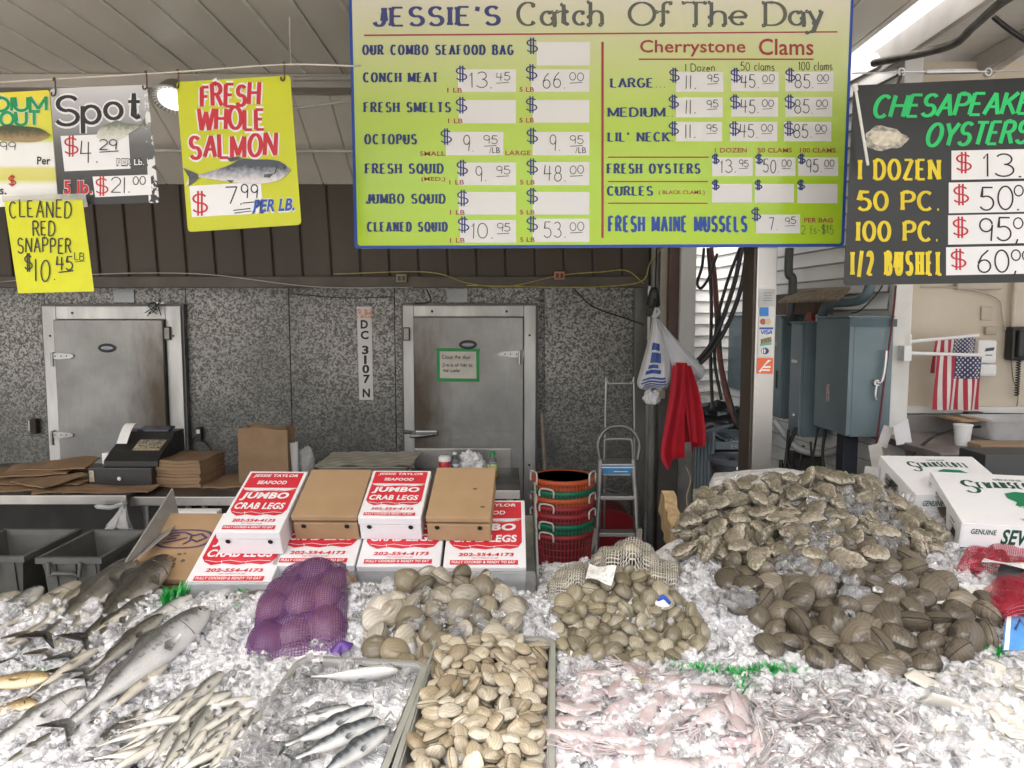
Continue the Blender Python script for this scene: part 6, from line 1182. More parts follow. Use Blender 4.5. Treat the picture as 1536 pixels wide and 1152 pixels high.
# oyster cartons on the right
CG = M('print_green', (.0, .17, .07), .5, 0, (.0, .20, .09), 9); CGD = M('print_dark_green', (.0, .07, .04), .5)
def oyster_box(label, fl, yaw, tilt, w, l, h, sc_txt):
    def parts(t, L, F, w, l, h):
        k = sc_txt; X = lambda f: f * .34 * k + .075; Yb = lambda f: -(l - f * l)
        mb = MB(); font_text(mb, L, 'GENUINE', X(.32), Yb(.14), .085 * k, l * .032, .015, 0); mb.build('lettering', CGD, t)
        mb = MB(); stroke_text(mb, L, 'S', X(.02), Yb(.42), l * .25, .012 * k, thin=.004, width=.038 * k, serif=.0); stroke_text(mb, L, 'EWANSECOTT', X(.155), Yb(.32), l * .115, .0085 * k, thin=.0062, width=.215 * k, serif=.02, track=.3, arc=l * .03); mb.build('lettering', CGD, t)
        hd = [(.34, .42), (.46, .37), (.72, .39), (.80, .47), (.95, .60), (1.0, .68), (.86, .60), (.93, .72), (.80, .64), (.80, .76), (.70, .70), (.66, .80), (.58, .86), (.52, .80), (.44, .82), (.42, .72), (.36, .66), (.40, .60), (.33, .52)]
        MB().poly([L(X(a_ * .8 + .06), Yb(b_ * .9 + .03), .2) for a_, b_ in hd]).build('chief_print', CG, t)
        mb = MB(); rng = random.Random(5)
        for i in range(16): cx_, cy_, r_ = X(rng.uniform(.38, .62)), Yb(rng.uniform(.6, .78)), rng.uniform(.002, .006); mb.poly([L(cx_ + r_ * math.cos(k_) * 1.3, cy_ + r_ * math.sin(k_), .5 + .03 * i) for k_ in range(7)])
        if k > 1: mb.build('print_wear', CARDW, t)
        mb = MB(); stroke_text(mb, L, 'VIRGINIA OYSTERS', X(.30), Yb(.90), l * .035, .002, width=.16 * k); stroke_text(mb, L, 'FRESH AND SALTY', X(.34), Yb(.96), l * .03, .002, width=.13 * k); mb.build('lettering', INKGREY, t)
        mb = MB(); font_text(mb, F, 'GENUINE', .03, h * .34, .075, h * .17, .02, .1); font_text(mb, F, 'SEWANSECOTT', .12, h * .62, .34, h * .50, .03, .2); mb.build('lettering', CGD, t)
    m = frame_at(fl, yaw, tilt); ctr = m @ V((w / 2, l / 2, -h)); t = thing('oyster_carton', label, 'box', ctr); e = .003
    lidt = MB().box((0, 0, -.006), (w, l, 0), m, .002).box((0, 0, -h * .8), (w, .005, -.0065), m, .001).build('lid', CARDW, t)
    # near end wall and the cut, tabbed flap on the open left side
    b = MB().box((.03, .006, -h), (w, .010, -h * .8 - .001), m).box((.0, l - .006, -h), (w, l, -.0065), m).box((w - .006, .011, -h), (w, l - .007, -.0065), m).box((.02, .011, -h), (w - .007, l - .007, -h + .006), m)
    b.build('body', CARDW, t)
    flap = [(0, -.0065), (l, -.0065), (l, -h * .30), (l * .90, -h * .3), (l * .88, -h * .8), (l * .80, -h * .75), (l * .76, -h * .28), (l * .42, -h * .26), (l * .36, -h * .8), (l * .28, -h * .82), (l * .22, -h * .5), (l * .12, -h * .5), (l * .10, -h), (0, -h)]
    MB().prism([m @ V((-.001, y_, z_)) for y_, z_ in flap], (m.to_3x3() @ V((.005, 0, 0)))).build('flap', CARDW, t)
    mb = MB()
    for f_ in (.16, .62): mb.add([m @ V((-.0018, l * f_ + d_[0], -h * .35 + d_[1])) for d_ in ((0, 0), (.05, 0), (.05, .008), (0, .008))], [(0, 1, 2, 3)]); mb.add([m @ V((-.0018, l * f_ + d_[0], -h * .48 + d_[1])) for d_ in ((0, 0), (.05, 0), (.05, .005), (0, .005))], [(0, 1, 2, 3)])
    mb.build('print', M('print_grey', (.32, .32, .32), .6), t)
    MB().box((.012, .012, -h + .0065), (w * .6, l - .01, -h + .012), m).build('inner_liner', M('card_inside', (.16, .12, .085), .9), t)
    parts(t, L=lambda x, y, lay=0: m @ V((x, -y, .0012 + lay * .0008)), F=lambda x, y, lay=0: m @ V((x, -.0012 - lay * .0006, -y)), w=w, l=l, h=h); return t
p = at(1443, 784, 2.42); oyster_box('front white oyster carton with a large green chief print', p, R(-15), R(14), .50, .40, .115, 1.1)
p = at(1374, 742, 2.72); oyster_box('rear white oyster carton, higher and behind the front one', p, R(-4), R(15), .37, .34, .14, .85)
# plank
pk = MB(); PKW = M('lumber', (.40, .29, .155), .75, 0, (.27, .18, .09), 9, stretch=(7, 7, .5), bmp=.2, bscale=20)
a0, a1 = at(1003, 736, 2.74), at(1026, 856, 2.42)
ax = (a0 - a1).normalized(); sd_ = V((1, 0, 0)); sd_ = (sd_ - ax * sd_.dot(ax)).normalized(); nn_ = ax.cross(sd_)
pts = []
for i in range(13):
    f_ = i / 12; pts.append((f_, .5 + .03 * math.sin(i * 2.1)))
L_ = (a0 - a1).length; w_ = .046
vs = [];
for i in range(14):
    f_ = i / 13; c_ = a1 + (a0 - a1) * f_; j = .004 * math.sin(i * 2.3) + (.01 if i == 7 else 0)
    vs += [c_ - sd_ * w_ / 2 + sd_ * j, c_ + sd_ * w_ / 2 + sd_ * j, c_ + sd_ * w_ / 2 + sd_ * j + nn_ * .11, c_ - sd_ * w_ / 2 + sd_ * j + nn_ * .11]
fs = [(i * 4 + k, i * 4 + (k + 1) % 4, i * 4 + 4 + (k + 1) % 4, i * 4 + 4 + k) for i in range(13) for k in range(4)] + [(3, 2, 1, 0), (52, 53, 54, 55)]
pko = tag(MB().add(vs, fs).build('wood_plank', PKW), 'rough sawn wooden plank leaning between mesh bags and oysters', 'plank')
# ================================================================ ICE AND SEAFOOD
HEAPS = [(1.10, 2.86, .43, .30, .17), (.98, 2.15, .30, .21, .125), (.34, 2.10, .17, .16, .10), (-.20, 2.10, .19, .14, .085), (.72, 2.1, .10, .2, .0), (-.56, 2.10, .14, .12, .065),
         (.55, 2.42, .22, .12, .03), (-1.0, 2.05, .35, .2, .03), (.40, 1.56, .22, .16, .035), (.82, 1.58, .18, .14, .03), (1.35, 1.6, .2, .16, .03)]
PANS = [((-.215 + .005, 1.45 - .12), (.085, 1.865), R(-3.5)), ((-.545, 1.30), (-.238, 1.755), R(-6))]
def pan_frame(i):
    (x0, y0), (x1, y1), yaw = PANS[i]; c = V(((x0 + x1) / 2, (y0 + y1) / 2, 0)); c.z = plane_z(c.x, c.y) + .05
    return Matrix.Translation(c) @ Matrix.Rotation(yaw, 4, 'Z') @ Matrix.Rotation(math.atan(.1), 4, 'X'), (x1 - x0) / 2, (y1 - y0) / 2
PF = [pan_frame(0), pan_frame(1)]; PI_ = [p[0].inverted() for p in PF]
def in_pan(x, y, m=.0):
    for i in (0, 1):
        q = PI_[i] @ V((x, y, PF[i][0].translation.z + .1 * (y - PF[i][0].translation.y)))
        if abs(q.x) < PF[i][1] + m and abs(q.y) < PF[i][2] + m: return i + 1
    return 0
def H(x, y, pans=True):
    z = plane_z(x, y)
    for cx, cy_, sx, sy, h in HEAPS:
        d = ((x - cx) / sx) ** 2 + ((y - cy_) / sy) ** 2
        if d < 9: z += h * math.exp(-d * .62)
    if y > 2.08 and x < .6: z -= .045 * min(1, (y - 2.08) / .16) * min(1, max(0, (.60 - x) / .1))
    z += .011 * mnoise.noise(V((x * 7, y * 7, 1))) + .006 * mnoise.noise(V((x * 19, y * 19, 5)))
    if pans and in_pan(x, y, .012): z = plane_z(x, y) - .06
    return z
def on(px, py, pans=False, up=0.):
    d = ray(px, py); t = .9
    while t < 6:
        p = CAM + d * t
        if p.z < H(p.x, p.y, pans) + up:
            for k in range(8): t2 = t - .012 / 2 ** k; p2 = CAM + d * t2; t = t2 if p2.z < H(p2.x, p2.y, pans) + up else t
            return CAM + d * t
        t += .012
    return CAM + d * t
def Hn(x, y, e=.03):
    return V((-(H(x + e, y, False) - H(x - e, y, False)) / (2 * e), -(H(x, y + e, False) - H(x, y - e, False)) / (2 * e), 1)).normalized()
# the bed of crushed ice
def ice_mat(name, trans, rough, col, bmp=0, alpha=1.):
    m, nt, bs = newmat(name); bs.inputs['Base Color'].default_value = (*col, 1); bs.inputs['Roughness'].default_value = rough; bs.inputs['IOR'].default_value = 1.31; bs.inputs['Transmission Weight'].default_value = trans
    if bmp: bump(nt, bs, noise_fac(nt, coord(nt), 70, 4, .2, .8), bmp, .01)
    bs.inputs['Alpha'].default_value = alpha; bs.inputs['Specular IOR Level'].default_value = .5 if alpha > .9 else 1.; return m
ICEB = ice_mat('ice_bed', 0, .25, (.66, .67, .71), .9); nt = ICEB.node_tree
ICEB.node_tree.links.new(mixc(nt, noise_fac(nt, coord(nt), 26, 5, .35, .62), (.92, .92, .94), (.68, .68, .71)), nt.nodes['Principled BSDF'].inputs[0])
def heightsheet(mb, x0, x1, y0, y1, st, sk=0.):
    nx, ny = int((x1 - x0) / st), int((y1 - y0) / st)
    def f(u, v):
        x, y = x0 + sk * v + (x1 - x0 - sk * v) * u, y0 + (y1 - y0) * v; return V((x, y, H(x, y) - (.03 if v > .999 or (sk and u < .001) else 0)))
    mb.grid(f, nx, ny)
mb = MB(); heightsheet(mb, -1.75, 1.85, 1.25, 2.262, .014); heightsheet(mb, .082, .60, 2.262, 2.53, .014); heightsheet(mb, .60, 2.6, 2.262, 3.3, .018, .30)
mb.add([], []); ice_bed = tag(mb.build('ice_bed', ICEB, None, 180), 'bed of crushed white ice spread over the display table', 'ice', kind='stuff')
def merged(name, mat, templates, xf, parent=None, smooth=35):
    """many small pieces in one mesh: xf = (template index, 4x4 matrix)"""
    vs, ls, st, tot = [], [], [], []; vo = lo = 0
    T_ = [(np.array([tuple(v) for v in t.v]), t.f) for t in templates]
    TT = [(tv, np.array([i for f in tf for i in f]), np.array([len(f) for f in tf])) for tv, tf in T_]
    for k, m in xf:
        tv, tl, tn = TT[k]; m = np.array(m); vs.append(tv @ m[:3, :3].T + m[:3, 3]); ls.append(tl + vo); tot.append(tn); vo += len(tv)
    vs = np.concatenate(vs); ls = np.concatenate(ls); tot = np.concatenate(tot); st = np.concatenate([[0], np.cumsum(tot)[:-1]])
    me = bpy.data.meshes.new(name); me.vertices.add(len(vs)); me.vertices.foreach_set('co', vs.astype(np.float32).ravel()); me.loops.add(len(ls)); me.loops.foreach_set('vertex_index', ls.astype(np.int32))
    me.polygons.add(len(tot)); me.polygons.foreach_set('loop_start', st.astype(np.int32)); me.polygons.foreach_set('loop_total', tot.astype(np.int32)); me.update(calc_edges=True)
    if smooth: me.polygons.foreach_set('use_smooth', [True] * len(tot)); me.set_sharp_from_angle(angle=R(smooth))
    me.materials.append(mat); o = bpy.data.objects.new(name, me); COL.objects.link(o)
    if parent: o.parent = parent
    return o
def ice_templates():
    out = []; rng = random.Random(11)
    for k in range(3):                                  # chips: bevelled blocks pulled out of square
        mb = MB().box((-.5, -.4, -.3), (.5, .4, .3), bev=.16); w = [V((rng.uniform(-.3, .3), rng.uniform(-.3, .3), rng.uniform(-.3, .3))) for _ in range(3)]
        mb.v = [tuple(V(v) + V((w[0][i] * v[0] * v[1] * 2 + w[1][i] * v[2]) for i in range(3))) for v in mb.v]; out.append(mb)
    for hole, a in ((.5, 1.), (.42, .6)):                # tube ice: short hollow cylinders
        mb = MB(); n = 10; mb.lathe([(hole * .5, -.5 * a), (.44, -.5 * a), (.5, -.4 * a), (.5, .4 * a), (.44, .5 * a), (hole * .5, .5 * a)], (0, 0, 0), n)
        mb.f = [f for f in mb.f if len(f) == 4]; m_ = 5 * n; mb.f += [(k, m_ + k, m_ + (k + 1) % n, (k + 1) % n) for k in range(n)]; mb.m = [0] * len(mb.f); out.append(mb)
    mb = MB(); n = 7; mb.grid(lambda u, v: V((.5 * math.cos(u * 3.1), .5 * math.sin(u * 3.1), v - .5)), n, 2); k = len(mb.v)
    mb.grid(lambda u, v: V((.28 * math.cos(u * 3.1), .28 * math.sin(u * 3.1), v - .5)), n, 2)
    rim = [0, 1, 2, 3, 4, 5, 6, 13, 12, 11, 10, 9, 8, 7]; mb.f += [(rim[i], rim[(i + 1) % 14], k + rim[(i + 1) % 14], k + rim[i]) for i in range(14)]; mb.m = [0] * len(mb.f); out.append(mb)   # half a tube
    return out
ICET = ice_templates()
def rrot(): return Matrix.Rotation(random.uniform(0, 6.283), 4, 'Z') @ Matrix.Rotation(random.uniform(-1.3, 1.3), 4, 'X') @ Matrix.Rotation(random.uniform(0, 6.283), 4, 'Z')
def pip(px, py, poly):
    c = False; n = len(poly)
    for i in range(n):
        (x0, y0), (x1, y1) = poly[i], poly[i - 1]
        if (y0 > py) != (y1 > py) and px < (x1 - x0) * (py - y0) / (y1 - y0) + x0: c = not c
    return c
def to_px(p):
    d = V(p) - CAM; dep = d.y * CT - d.z * ST; up_ = d.y * ST + d.z * CT; return 768 + FPX * d.x / dep, 576 - FPX * up_ / dep
POLY = {'oyster': [(1030, 790), (1060, 745), (1130, 722), (1240, 712), (1310, 725), (1370, 770), (1425, 815), (1380, 830), (1330, 815), (1300, 850), (1200, 845), (1160, 850), (1110, 838), (1060, 842), (1025, 830)],
        'big': [(1085, 868), (1105, 842), (1160, 838), (1200, 822), (1270, 818), (1350, 832), (1395, 870), (1440, 895), (1478, 905), (1485, 945), (1480, 970), (1400, 1000), (1330, 1006), (1230, 992), (1150, 975), (1140, 930), (1090, 905)],
        'small': [(840, 915), (862, 880), (900, 862), (940, 848), (985, 866), (1020, 900), (1062, 940), (1060, 975), (1010, 992), (930, 1000), (850, 985), (832, 950)],
        'mid': [(548, 935), (580, 900), (610, 875), (660, 852), (720, 862), (745, 890), (775, 915), (780, 950), (760, 985), (700, 1000), (650, 1010), (590, 1000), (545, 960)],
        'purple': [(345, 998), (365, 955), (405, 905), (470, 875), (524, 868), (527, 930), (522, 995)],
        'squid': [(832, 1045), (880, 1020), (960, 1012), (1040, 1040), (1100, 1080), (1150, 1160), (832, 1160)],
        'octo': [(1140, 1050), (1200, 1040), (1300, 1050), (1370, 1100), (1400, 1160), (1130, 1160), (1130, 1100)]}
# ---- shells
def shell_mat(name, cols, ring=55., dark=(.02, .02, .02), patch=.35, rough=.42, spec=.4):
    """growth rings round the beak of the shell, a dark line where the two halves meet, and a tone of its own for every shell"""
    m, nt, bs = newmat(name); co = coord(nt); oi = nd(nt, 'ShaderNodeObjectInfo'); sp = nd(nt, 'ShaderNodeSeparateXYZ'); nt.links.new(co, sp.inputs[0])
    r = nd(nt, 'ShaderNodeValToRGB'); e = r.color_ramp.elements; e[0].color = (*cols[0], 1); e[1].color = (*cols[-1], 1)
    for i, c in enumerate(cols[1:-1]): q = e.new((i + 1) / (len(cols) - 1)); q.color = (*c, 1)
    nt.links.new(oi.outputs['Random'], r.inputs[0])
    dv = nd(nt, 'ShaderNodeVectorMath', operation='DISTANCE'); nt.links.new(co, dv.inputs[0]); dv.inputs[1].default_value = (.05, .40, 0)
    mp = nd(nt, 'ShaderNodeMapping'); nt.links.new(co, mp.inputs[0]); nt.links.new(mth(nt, 'MULTIPLY', oi.outputs['Random'], 40), mp.inputs['Location'])
    nz = nd(nt, 'ShaderNodeTexNoise'); nz.inputs['Scale'].default_value = 3.2; nz.inputs['Detail'].default_value = 5; nt.links.new(mp.outputs[0], nz.inputs['Vector'])
    w = mth(nt, 'SINE', mth(nt, 'ADD', mth(nt, 'MULTIPLY', dv.outputs['Value'], ring), mth(nt, 'MULTIPLY', nz.outputs[0], 9)))
    w2 = mth(nt, 'SINE', mth(nt, 'MULTIPLY', dv.outputs['Value'], ring * 2.7))
    rr = mth(nt, 'MULTIPLY_ADD', mth(nt, 'ADD', w, mth(nt, 'MULTIPLY', w2, .6)), .28, .45, True)
    c = mixc(nt, mth(nt, 'MULTIPLY', rr, .45), r.outputs[0], tuple(k * .45 for k in cols[0]))
    pt_ = nd(nt, 'ShaderNodeMapRange'); nt.links.new(mth(nt, 'MULTIPLY_ADD', nz.outputs[0], .9, mth(nt, 'MULTIPLY', dv.outputs['Value'], -.35)), pt_.inputs[0]); pt_.inputs[1].default_value = .36; pt_.inputs[2].default_value = .50
    c = mixc(nt, mth(nt, 'MULTIPLY', pt_.outputs[0], patch), c, dark)
    sm = nd(nt, 'ShaderNodeMapRange'); nt.links.new(mth(nt, 'ABSOLUTE', sp.outputs[2]), sm.inputs[0]); sm.inputs[1].default_value = .022; sm.inputs[2].default_value = .008
    c = mixc(nt, mth(nt, 'MULTIPLY', sm.outputs[0], .85), c, (.02, .016, .012)); nt.links.new(c, bs.inputs['Base Color'])
    bs.inputs['Roughness'].default_value = rough; bs.inputs['Specular IOR Level'].default_value = spec; bump(nt, bs, rr, .16, .012); return m
def clam_mesh(name, mat, seed, a=.5, b=.43, T=.27, egg=.1, gape=0., nr=9, nth=30, rough_=.02):
    rng = random.Random(seed); ph = [rng.uniform(0, 6.28) for _ in range(4)]; mb = MB()
    def out(th):
        c, s = math.cos(th), math.sin(th); k = 1 + .07 * math.exp(-((th - 1.4) / .35) ** 2) - egg * .35 * math.exp(-((th - .55) / .4) ** 2) - egg * .3 * math.exp(-((th - 2.5) / .5) ** 2) + rough_ * math.sin(3 * th + ph[0]) + rough_ * .6 * math.sin(5 * th + ph[1])
        return a * c * k, b * s * k
    for sg in (1, -1):
        vs, fs = [(0, .10, sg * T * 1.0)], []
        for j in range(1, nr + 1):
            r = j / nr
            for i in range(nth):
                th = 2 * math.pi * i / nth; x, y = out(th); z = T * (1 - r ** 2.3) ** .6; z *= 1 + .25 * (1 - r) * max(0, math.sin(th)); z += .003 * math.sin(r * 30) * (1 - r * .5)
                z = max(z, .004) + (gape * max(0, -math.sin(th)) * r if gape else 0)
                vs.append((x * r, y * r + .10 * (1 - r), sg * z))
        f = lambda j, i: 1 + (j - 1) * nth + i % nth
        for i in range(nth): fs.append((0, f(1, i), f(1, i + 1)) if sg > 0 else (0, f(1, i + 1), f(1, i)))
        for j in range(1, nr):
            for i in range(nth): q = (f(j, i), f(j + 1, i), f(j + 1, i + 1), f(j, i + 1)); fs.append(q if sg > 0 else q[::-1])
        mb.add(vs, fs)
    return mb
def proto(mb, name, mat, smooth=180):
    o = mb.build(name, mat, None, smooth); COL.objects.unlink(o); return o
def spread(poly, spacing, n, up=0., pans=False, tries=40, jitter=None, seedpts=()):
    xs, ys = [p[0] for p in poly], [p[1] for p in poly]; pts = list(seedpts); miss = 0; out = []
    while len(out) < n and miss < n * tries:
        px, py = random.uniform(min(xs), max(xs)), random.uniform(min(ys), max(ys))
        if not pip(px, py, poly): continue
        p = on(px, py, pans, up)
        if any((p - q).length_squared < spacing * spacing for q in pts): miss += 1; continue
        pts.append(p); out.append(p)
    return out
def heap_items(protos, pts, size, label, cat, group, sink=.0, tilt=.55, svar=.15, edge=.18, scl=None):
    res = []
    for p in pts:
        o = random.choice(protos).copy(); COL.objects.link(o); s = size * random.uniform(1 - svar, 1 + svar); n = Hn(p.x, p.y)
        q = n.to_track_quat('Z', 'Y').to_matrix().to_4x4(); t = random.uniform(-tilt, tilt) if random.random() > edge else random.choice((-1, 1)) * random.uniform(.8, 1.35)
        m = q @ Matrix.Rotation(random.uniform(0, 6.283), 4, 'Z') @ Matrix.Rotation(t, 4, random.choice('XY')) @ Matrix.Rotation(random.uniform(0, 6.283), 4, 'Z')
        if random.random() < .5: m = m @ Matrix.Rotation(math.pi, 4, 'X')
        sc3 = scl or (1, 1, 1)
        o.matrix_world = Matrix.Translation(p - n * sink + n * s * .10) @ m @ Matrix.Diagonal((s * sc3[0], s * sc3[1], s * sc3[2], 1)); tag(o, label, cat, group); res.append(o)
    return res
BIG = shell_mat('shell_big', [(.10, .084, .062), (.16, .135, .10), (.085, .07, .053), (.22, .185, .14), (.125, .105, .08)], 75, (.010, .010, .012), .7, .18)
SMALL = shell_mat('shell_small', [(.19, .165, .105), (.31, .275, .195), (.12, .10, .065), (.44, .40, .31), (.23, .20, .135), (.35, .30, .20)], 85, (.07, .06, .04), .5, .2)
MID = shell_mat('shell_mixed', [(.34, .29, .20), (.10, .085, .06), (.46, .42, .34), (.20, .165, .11), (.56, .52, .45), (.13, .11, .075), (.30, .25, .165)], 70, (.10, .085, .06), .45, .3)
STEAM = shell_mat('shell_steamer', [(.34, .28, .185), (.48, .43, .33), (.22, .17, .11), (.58, .54, .45), (.29, .235, .155), (.42, .365, .27)], 62, (.20, .14, .07), .6, .26)
bigp = [proto(clam_mesh('c', None, i, .52, .44, .285, .12), 'big_clam', BIG) for i in range(4)]
smp = [proto(clam_mesh('c', None, 10 + i, .5, .43, .29, .12), 'small_clam', SMALL) for i in range(4)]
mip = [proto(clam_mesh('c', None, 20 + i, .5, .44, .28, .1, rough_=.03), 'hard_clam', MID) for i in range(4)]
stp = [proto(clam_mesh('c', None, 30 + i, (.53, .50, .54, .5, .55)[i], (.39, .41, .37, .42, .38)[i], .22, .08, gape=.02 * (i % 2), rough_=.05), 'soft_clam', STEAM) for i in range(5)]
def two_layers(key, protos, size, spacing, n, label, group, **k):
    low = spread(POLY[key], spacing * .95, n, up=-size * .12); heap_items(protos, low, size, label, 'clam', group, **k)
    top = spread(POLY[key], spacing * 1.06, int(n * .8), up=size * .22); heap_items(protos, top, size, label, 'clam', group, tilt=.8, edge=.3, svar=.2)
two_layers('big', bigp, .090, .053, 170, 'big dark brown clam in the heap of largest clams on the ice', 'large dark clams heaped on the ice')
two_layers('small', smp, .056, .037, 150, 'small grey olive clam in the tight heap before the white mesh bags', 'small clams heaped before the mesh bags')
two_layers('mid', mip, .078, .048, 95, 'mixed beige or brown clam in the loose heap before the crab boxes', 'mixed clams heaped before the crab boxes')
# steel pans and what lies in them
def pan(i, label):
    m, hx, hy = PF[i]; t = thing('steel_pan', label, 'pan', m.translation); mb = rpan(-hx, hx, -hy, hy, -.065, 0, .03, .012, .012); mb.v = [tuple(m @ V(v)) for v in mb.v]
    mb.build('pan', M('pan_bright', (.55, .55, .54), .28, .6, (.42, .42, .41), 6, rvar=.15), t, 40); return m
pm0 = pan(0, 'deep steel pan heaped with tan soft shell clams'); pm1 = pan(1, 'steel pan of mackerel on ice beside the soft clam pan')
def in_frame(i, n, spacing, zfun, mx=.025, y0=-1.):
    m, hx, hy = PF[i]; pts = []; miss = 0
    while len(pts) < n and miss < 4000:
        x, y = random.uniform(-hx + mx, hx - mx), random.uniform(-hy + mx, hy - mx)
        p = m @ V((x, y, zfun(x / hx, y / hy)))
        if any((p - q).length_squared < spacing ** 2 for q in pts) or to_px(p)[1] > 1185: miss += 1; continue
        pts.append(p)
    return pts
for dz, nn2, spc in ((-.045, 120, .028), (-.026, 125, .029), (-.008, 120, .031)):
    heap_items(stp, in_frame(0, nn2, spc, lambda a_, b_: dz + .03 * (1 - a_ * a_) * (1 - b_ * b_ * .6)), .047, 'tan soft shell clam among those filling the deep steel pan', 'clam', 'soft shell clams in the deep pan', tilt=.8, edge=.2, svar=.25)
mb = MB(); m, hx, hy = PF[0]; mb.grid(lambda u, v: m @ V(((u - .5) * 2 * (hx - .02), (v - .5) * 2 * (hy - .02), -.045)), 4, 4)
tag(mb.build('pan_ice', ICEB, None, 180), 'melted ice under the soft shell clams', 'ice', kind='stuff')
mb = MB(); m, hx, hy = PF[1]; mb.grid(lambda u, v: m @ V(((u - .5) * 2 * (hx - .016), (v - .5) * 2 * (hy - .016), -.03 + .012 * mnoise.noise(V((u * 9, v * 12, 0))) + .02 * (1 - u))), 40, 50)
tag(mb.build('pan_ice', ICEB, None, 180), 'crushed ice under the mackerel', 'ice', kind='stuff')
# ---- oysters
def oyster_mat():
    m, nt, bs = newmat('oyster_shell'); co = coord(nt); oi = nd(nt, 'ShaderNodeObjectInfo'); mp = nd(nt, 'ShaderNodeMapping'); nt.links.new(co, mp.inputs[0]); nt.links.new(mth(nt, 'MULTIPLY', oi.outputs['Random'], 30), mp.inputs['Location']); c0 = mp.outputs[0]
    n1, n2, n3 = noise_fac(nt, c0, 3.4, 6, .36, .64), noise_fac(nt, c0, 9, 6, .38, .62), noise_fac(nt, c0, 2.2, 3, .48, .66)
    c = mixc(nt, n1, (.44, .385, .30), (.20, .165, .12)); c = mixc(nt, mth(nt, 'MULTIPLY', n2, .6), c, (.12, .10, .075)); c = mixc(nt, mth(nt, 'MULTIPLY', n3, .4), c, (.17, .18, .07))
    hv = nd(nt, 'ShaderNodeHueSaturation'); nt.links.new(mth(nt, 'MULTIPLY_ADD', oi.outputs['Random'], .7, .75), hv.inputs['Value']); nt.links.new(c, hv.inputs['Color']); nt.links.new(hv.outputs[0], bs.inputs['Base Color'])
    bs.inputs['Roughness'].default_value = .45; bump(nt, bs, noise_fac(nt, c0, 14, 8, .2, .8), .6, .03)
    at_ = nd(nt, 'ShaderNodeAttribute', attribute_name='rim'); src = hv.outputs[0]; band = mth(nt, 'SINE', mth(nt, 'MULTIPLY_ADD', at_.outputs['Fac'], 38, mth(nt, 'MULTIPLY', n1, 8)))
    src = mixc(nt, mth(nt, 'MULTIPLY_ADD', band, .18, .18), src, (.10, .08, .055)); e_ = nd(nt, 'ShaderNodeMapRange'); nt.links.new(mth(nt, 'ADD', at_.outputs['Fac'], mth(nt, 'MULTIPLY_ADD', n2, .3, -.15)), e_.inputs[0]); e_.inputs[1].default_value = .78; e_.inputs[2].default_value = 1.
    nt.links.new(mixc(nt, mth(nt, 'MULTIPLY', e_.outputs[0], .7), src, (.72, .66, .54)), bs.inputs['Base Color']); return m
OYM = oyster_mat()
def oyster_mesh(seed):
    mb = MB(); rng = random.Random(seed); off = V((seed * 3.1, 0, 0)); nth, nr = 36, 9; mb.rim = []
    for sg, T in ((1, .20), (-1, .27)):
        vs = [(0, 0, sg * T)]; fs = []; mb.rim.append(0.)
        for j in range(1, nr + 1):
            r = j / nr; mb.rim += [r] * nth
            for i in range(nth):
                th = 2 * math.pi * i / nth; c, s = math.cos(th), math.sin(th)
                k = 1 + .28 * mnoise.noise(V((c * 1.3, s * 1.3, 0)) + off) + .10 * mnoise.noise(V((c * 4, s * 4, 2)) + off); a_ = .5 * k; b_ = (.33 - .10 * c) * k
                x, y = a_ * c * r, b_ * s * r; step = .022 * ((r * 5.5 + .5 * mnoise.noise(V((c * 2, s * 2, 7)) + off)) % 1.)
                z = T * (1 - r ** 2.4) ** .8 + step + .03 * mnoise.noise(V((x * 7, y * 7, sg)) + off) * (.3 + r)
                ruff = .02 * r * r * math.sin(th * 9 + seed); vs.append((x, y, sg * max(z, .006) + ruff + .06 * (x * x * 2 - .1) * (1 if seed % 2 else -1)))
        f = lambda j, i: 1 + (j - 1) * nth + i % nth
        for i in range(nth): fs.append((0, f(1, i), f(1, i + 1)) if sg > 0 else (0, f(1, i + 1), f(1, i)))
        for j in range(1, nr):
            for i in range(nth): q = (f(j, i), f(j + 1, i), f(j + 1, i + 1), f(j, i + 1)); fs.append(q if sg > 0 else q[::-1])
        mb.add(vs, fs)
    return mb
oyp = []
for i in range(7):
    om = oyster_mesh(i); o = proto(om, 'oyster', OYM, 50); o.data.attributes.new('rim', 'FLOAT', 'POINT').data.foreach_set('value', np.array(om.rim, np.float32)); oyp.append(o)
ol = 'rough grey brown oyster in the heap behind the biggest clams'
for up_, n_, sp_2 in ((-.03, 125, .057), (.018, 110, .060), (.055, 65, .076)):
    heap_items(oyp, spread(POLY['oyster'], sp_2, n_, up=up_), .088, ol, 'oyster', 'oysters heaped on the ice', tilt=.7, edge=.22, svar=.22)
# ---- bags of netting with shells inside
def net_mat(name, col, period, wire, col2=None, rough=.5):
    m, nt, bs = newmat(name); uv = nd(nt, 'ShaderNodeUVMap', uv_map='net'); sp = nd(nt, 'ShaderNodeSeparateXYZ'); nt.links.new(uv.outputs[0], sp.inputs[0])
    f = None
    for o in (sp.outputs[0], sp.outputs[1]):
        g = mth(nt, 'LESS_THAN', mth(nt, 'FRACT', mth(nt, 'DIVIDE', o, period)), wire); f = g if f is None else mth(nt, 'MAXIMUM', f, g)
    nz = noise_fac(nt, coord(nt), 9, 4, .3, .7); nt.links.new(mixc(nt, nz, col, col2 or tuple(c * .7 for c in col)), bs.inputs['Base Color']); bs.inputs['Roughness'].default_value = rough
    tr_ = nd(nt, 'ShaderNodeBsdfTransparent'); mx = nd(nt, 'ShaderNodeMixShader'); nt.links.new(f, mx.inputs[0]); nt.links.new(tr_.outputs[0], mx.inputs[1]); nt.links.new(bs.outputs[0], mx.inputs[2]); nt.links.new(mx.outputs[0], nt.nodes['Material Output'].inputs[0]); return m
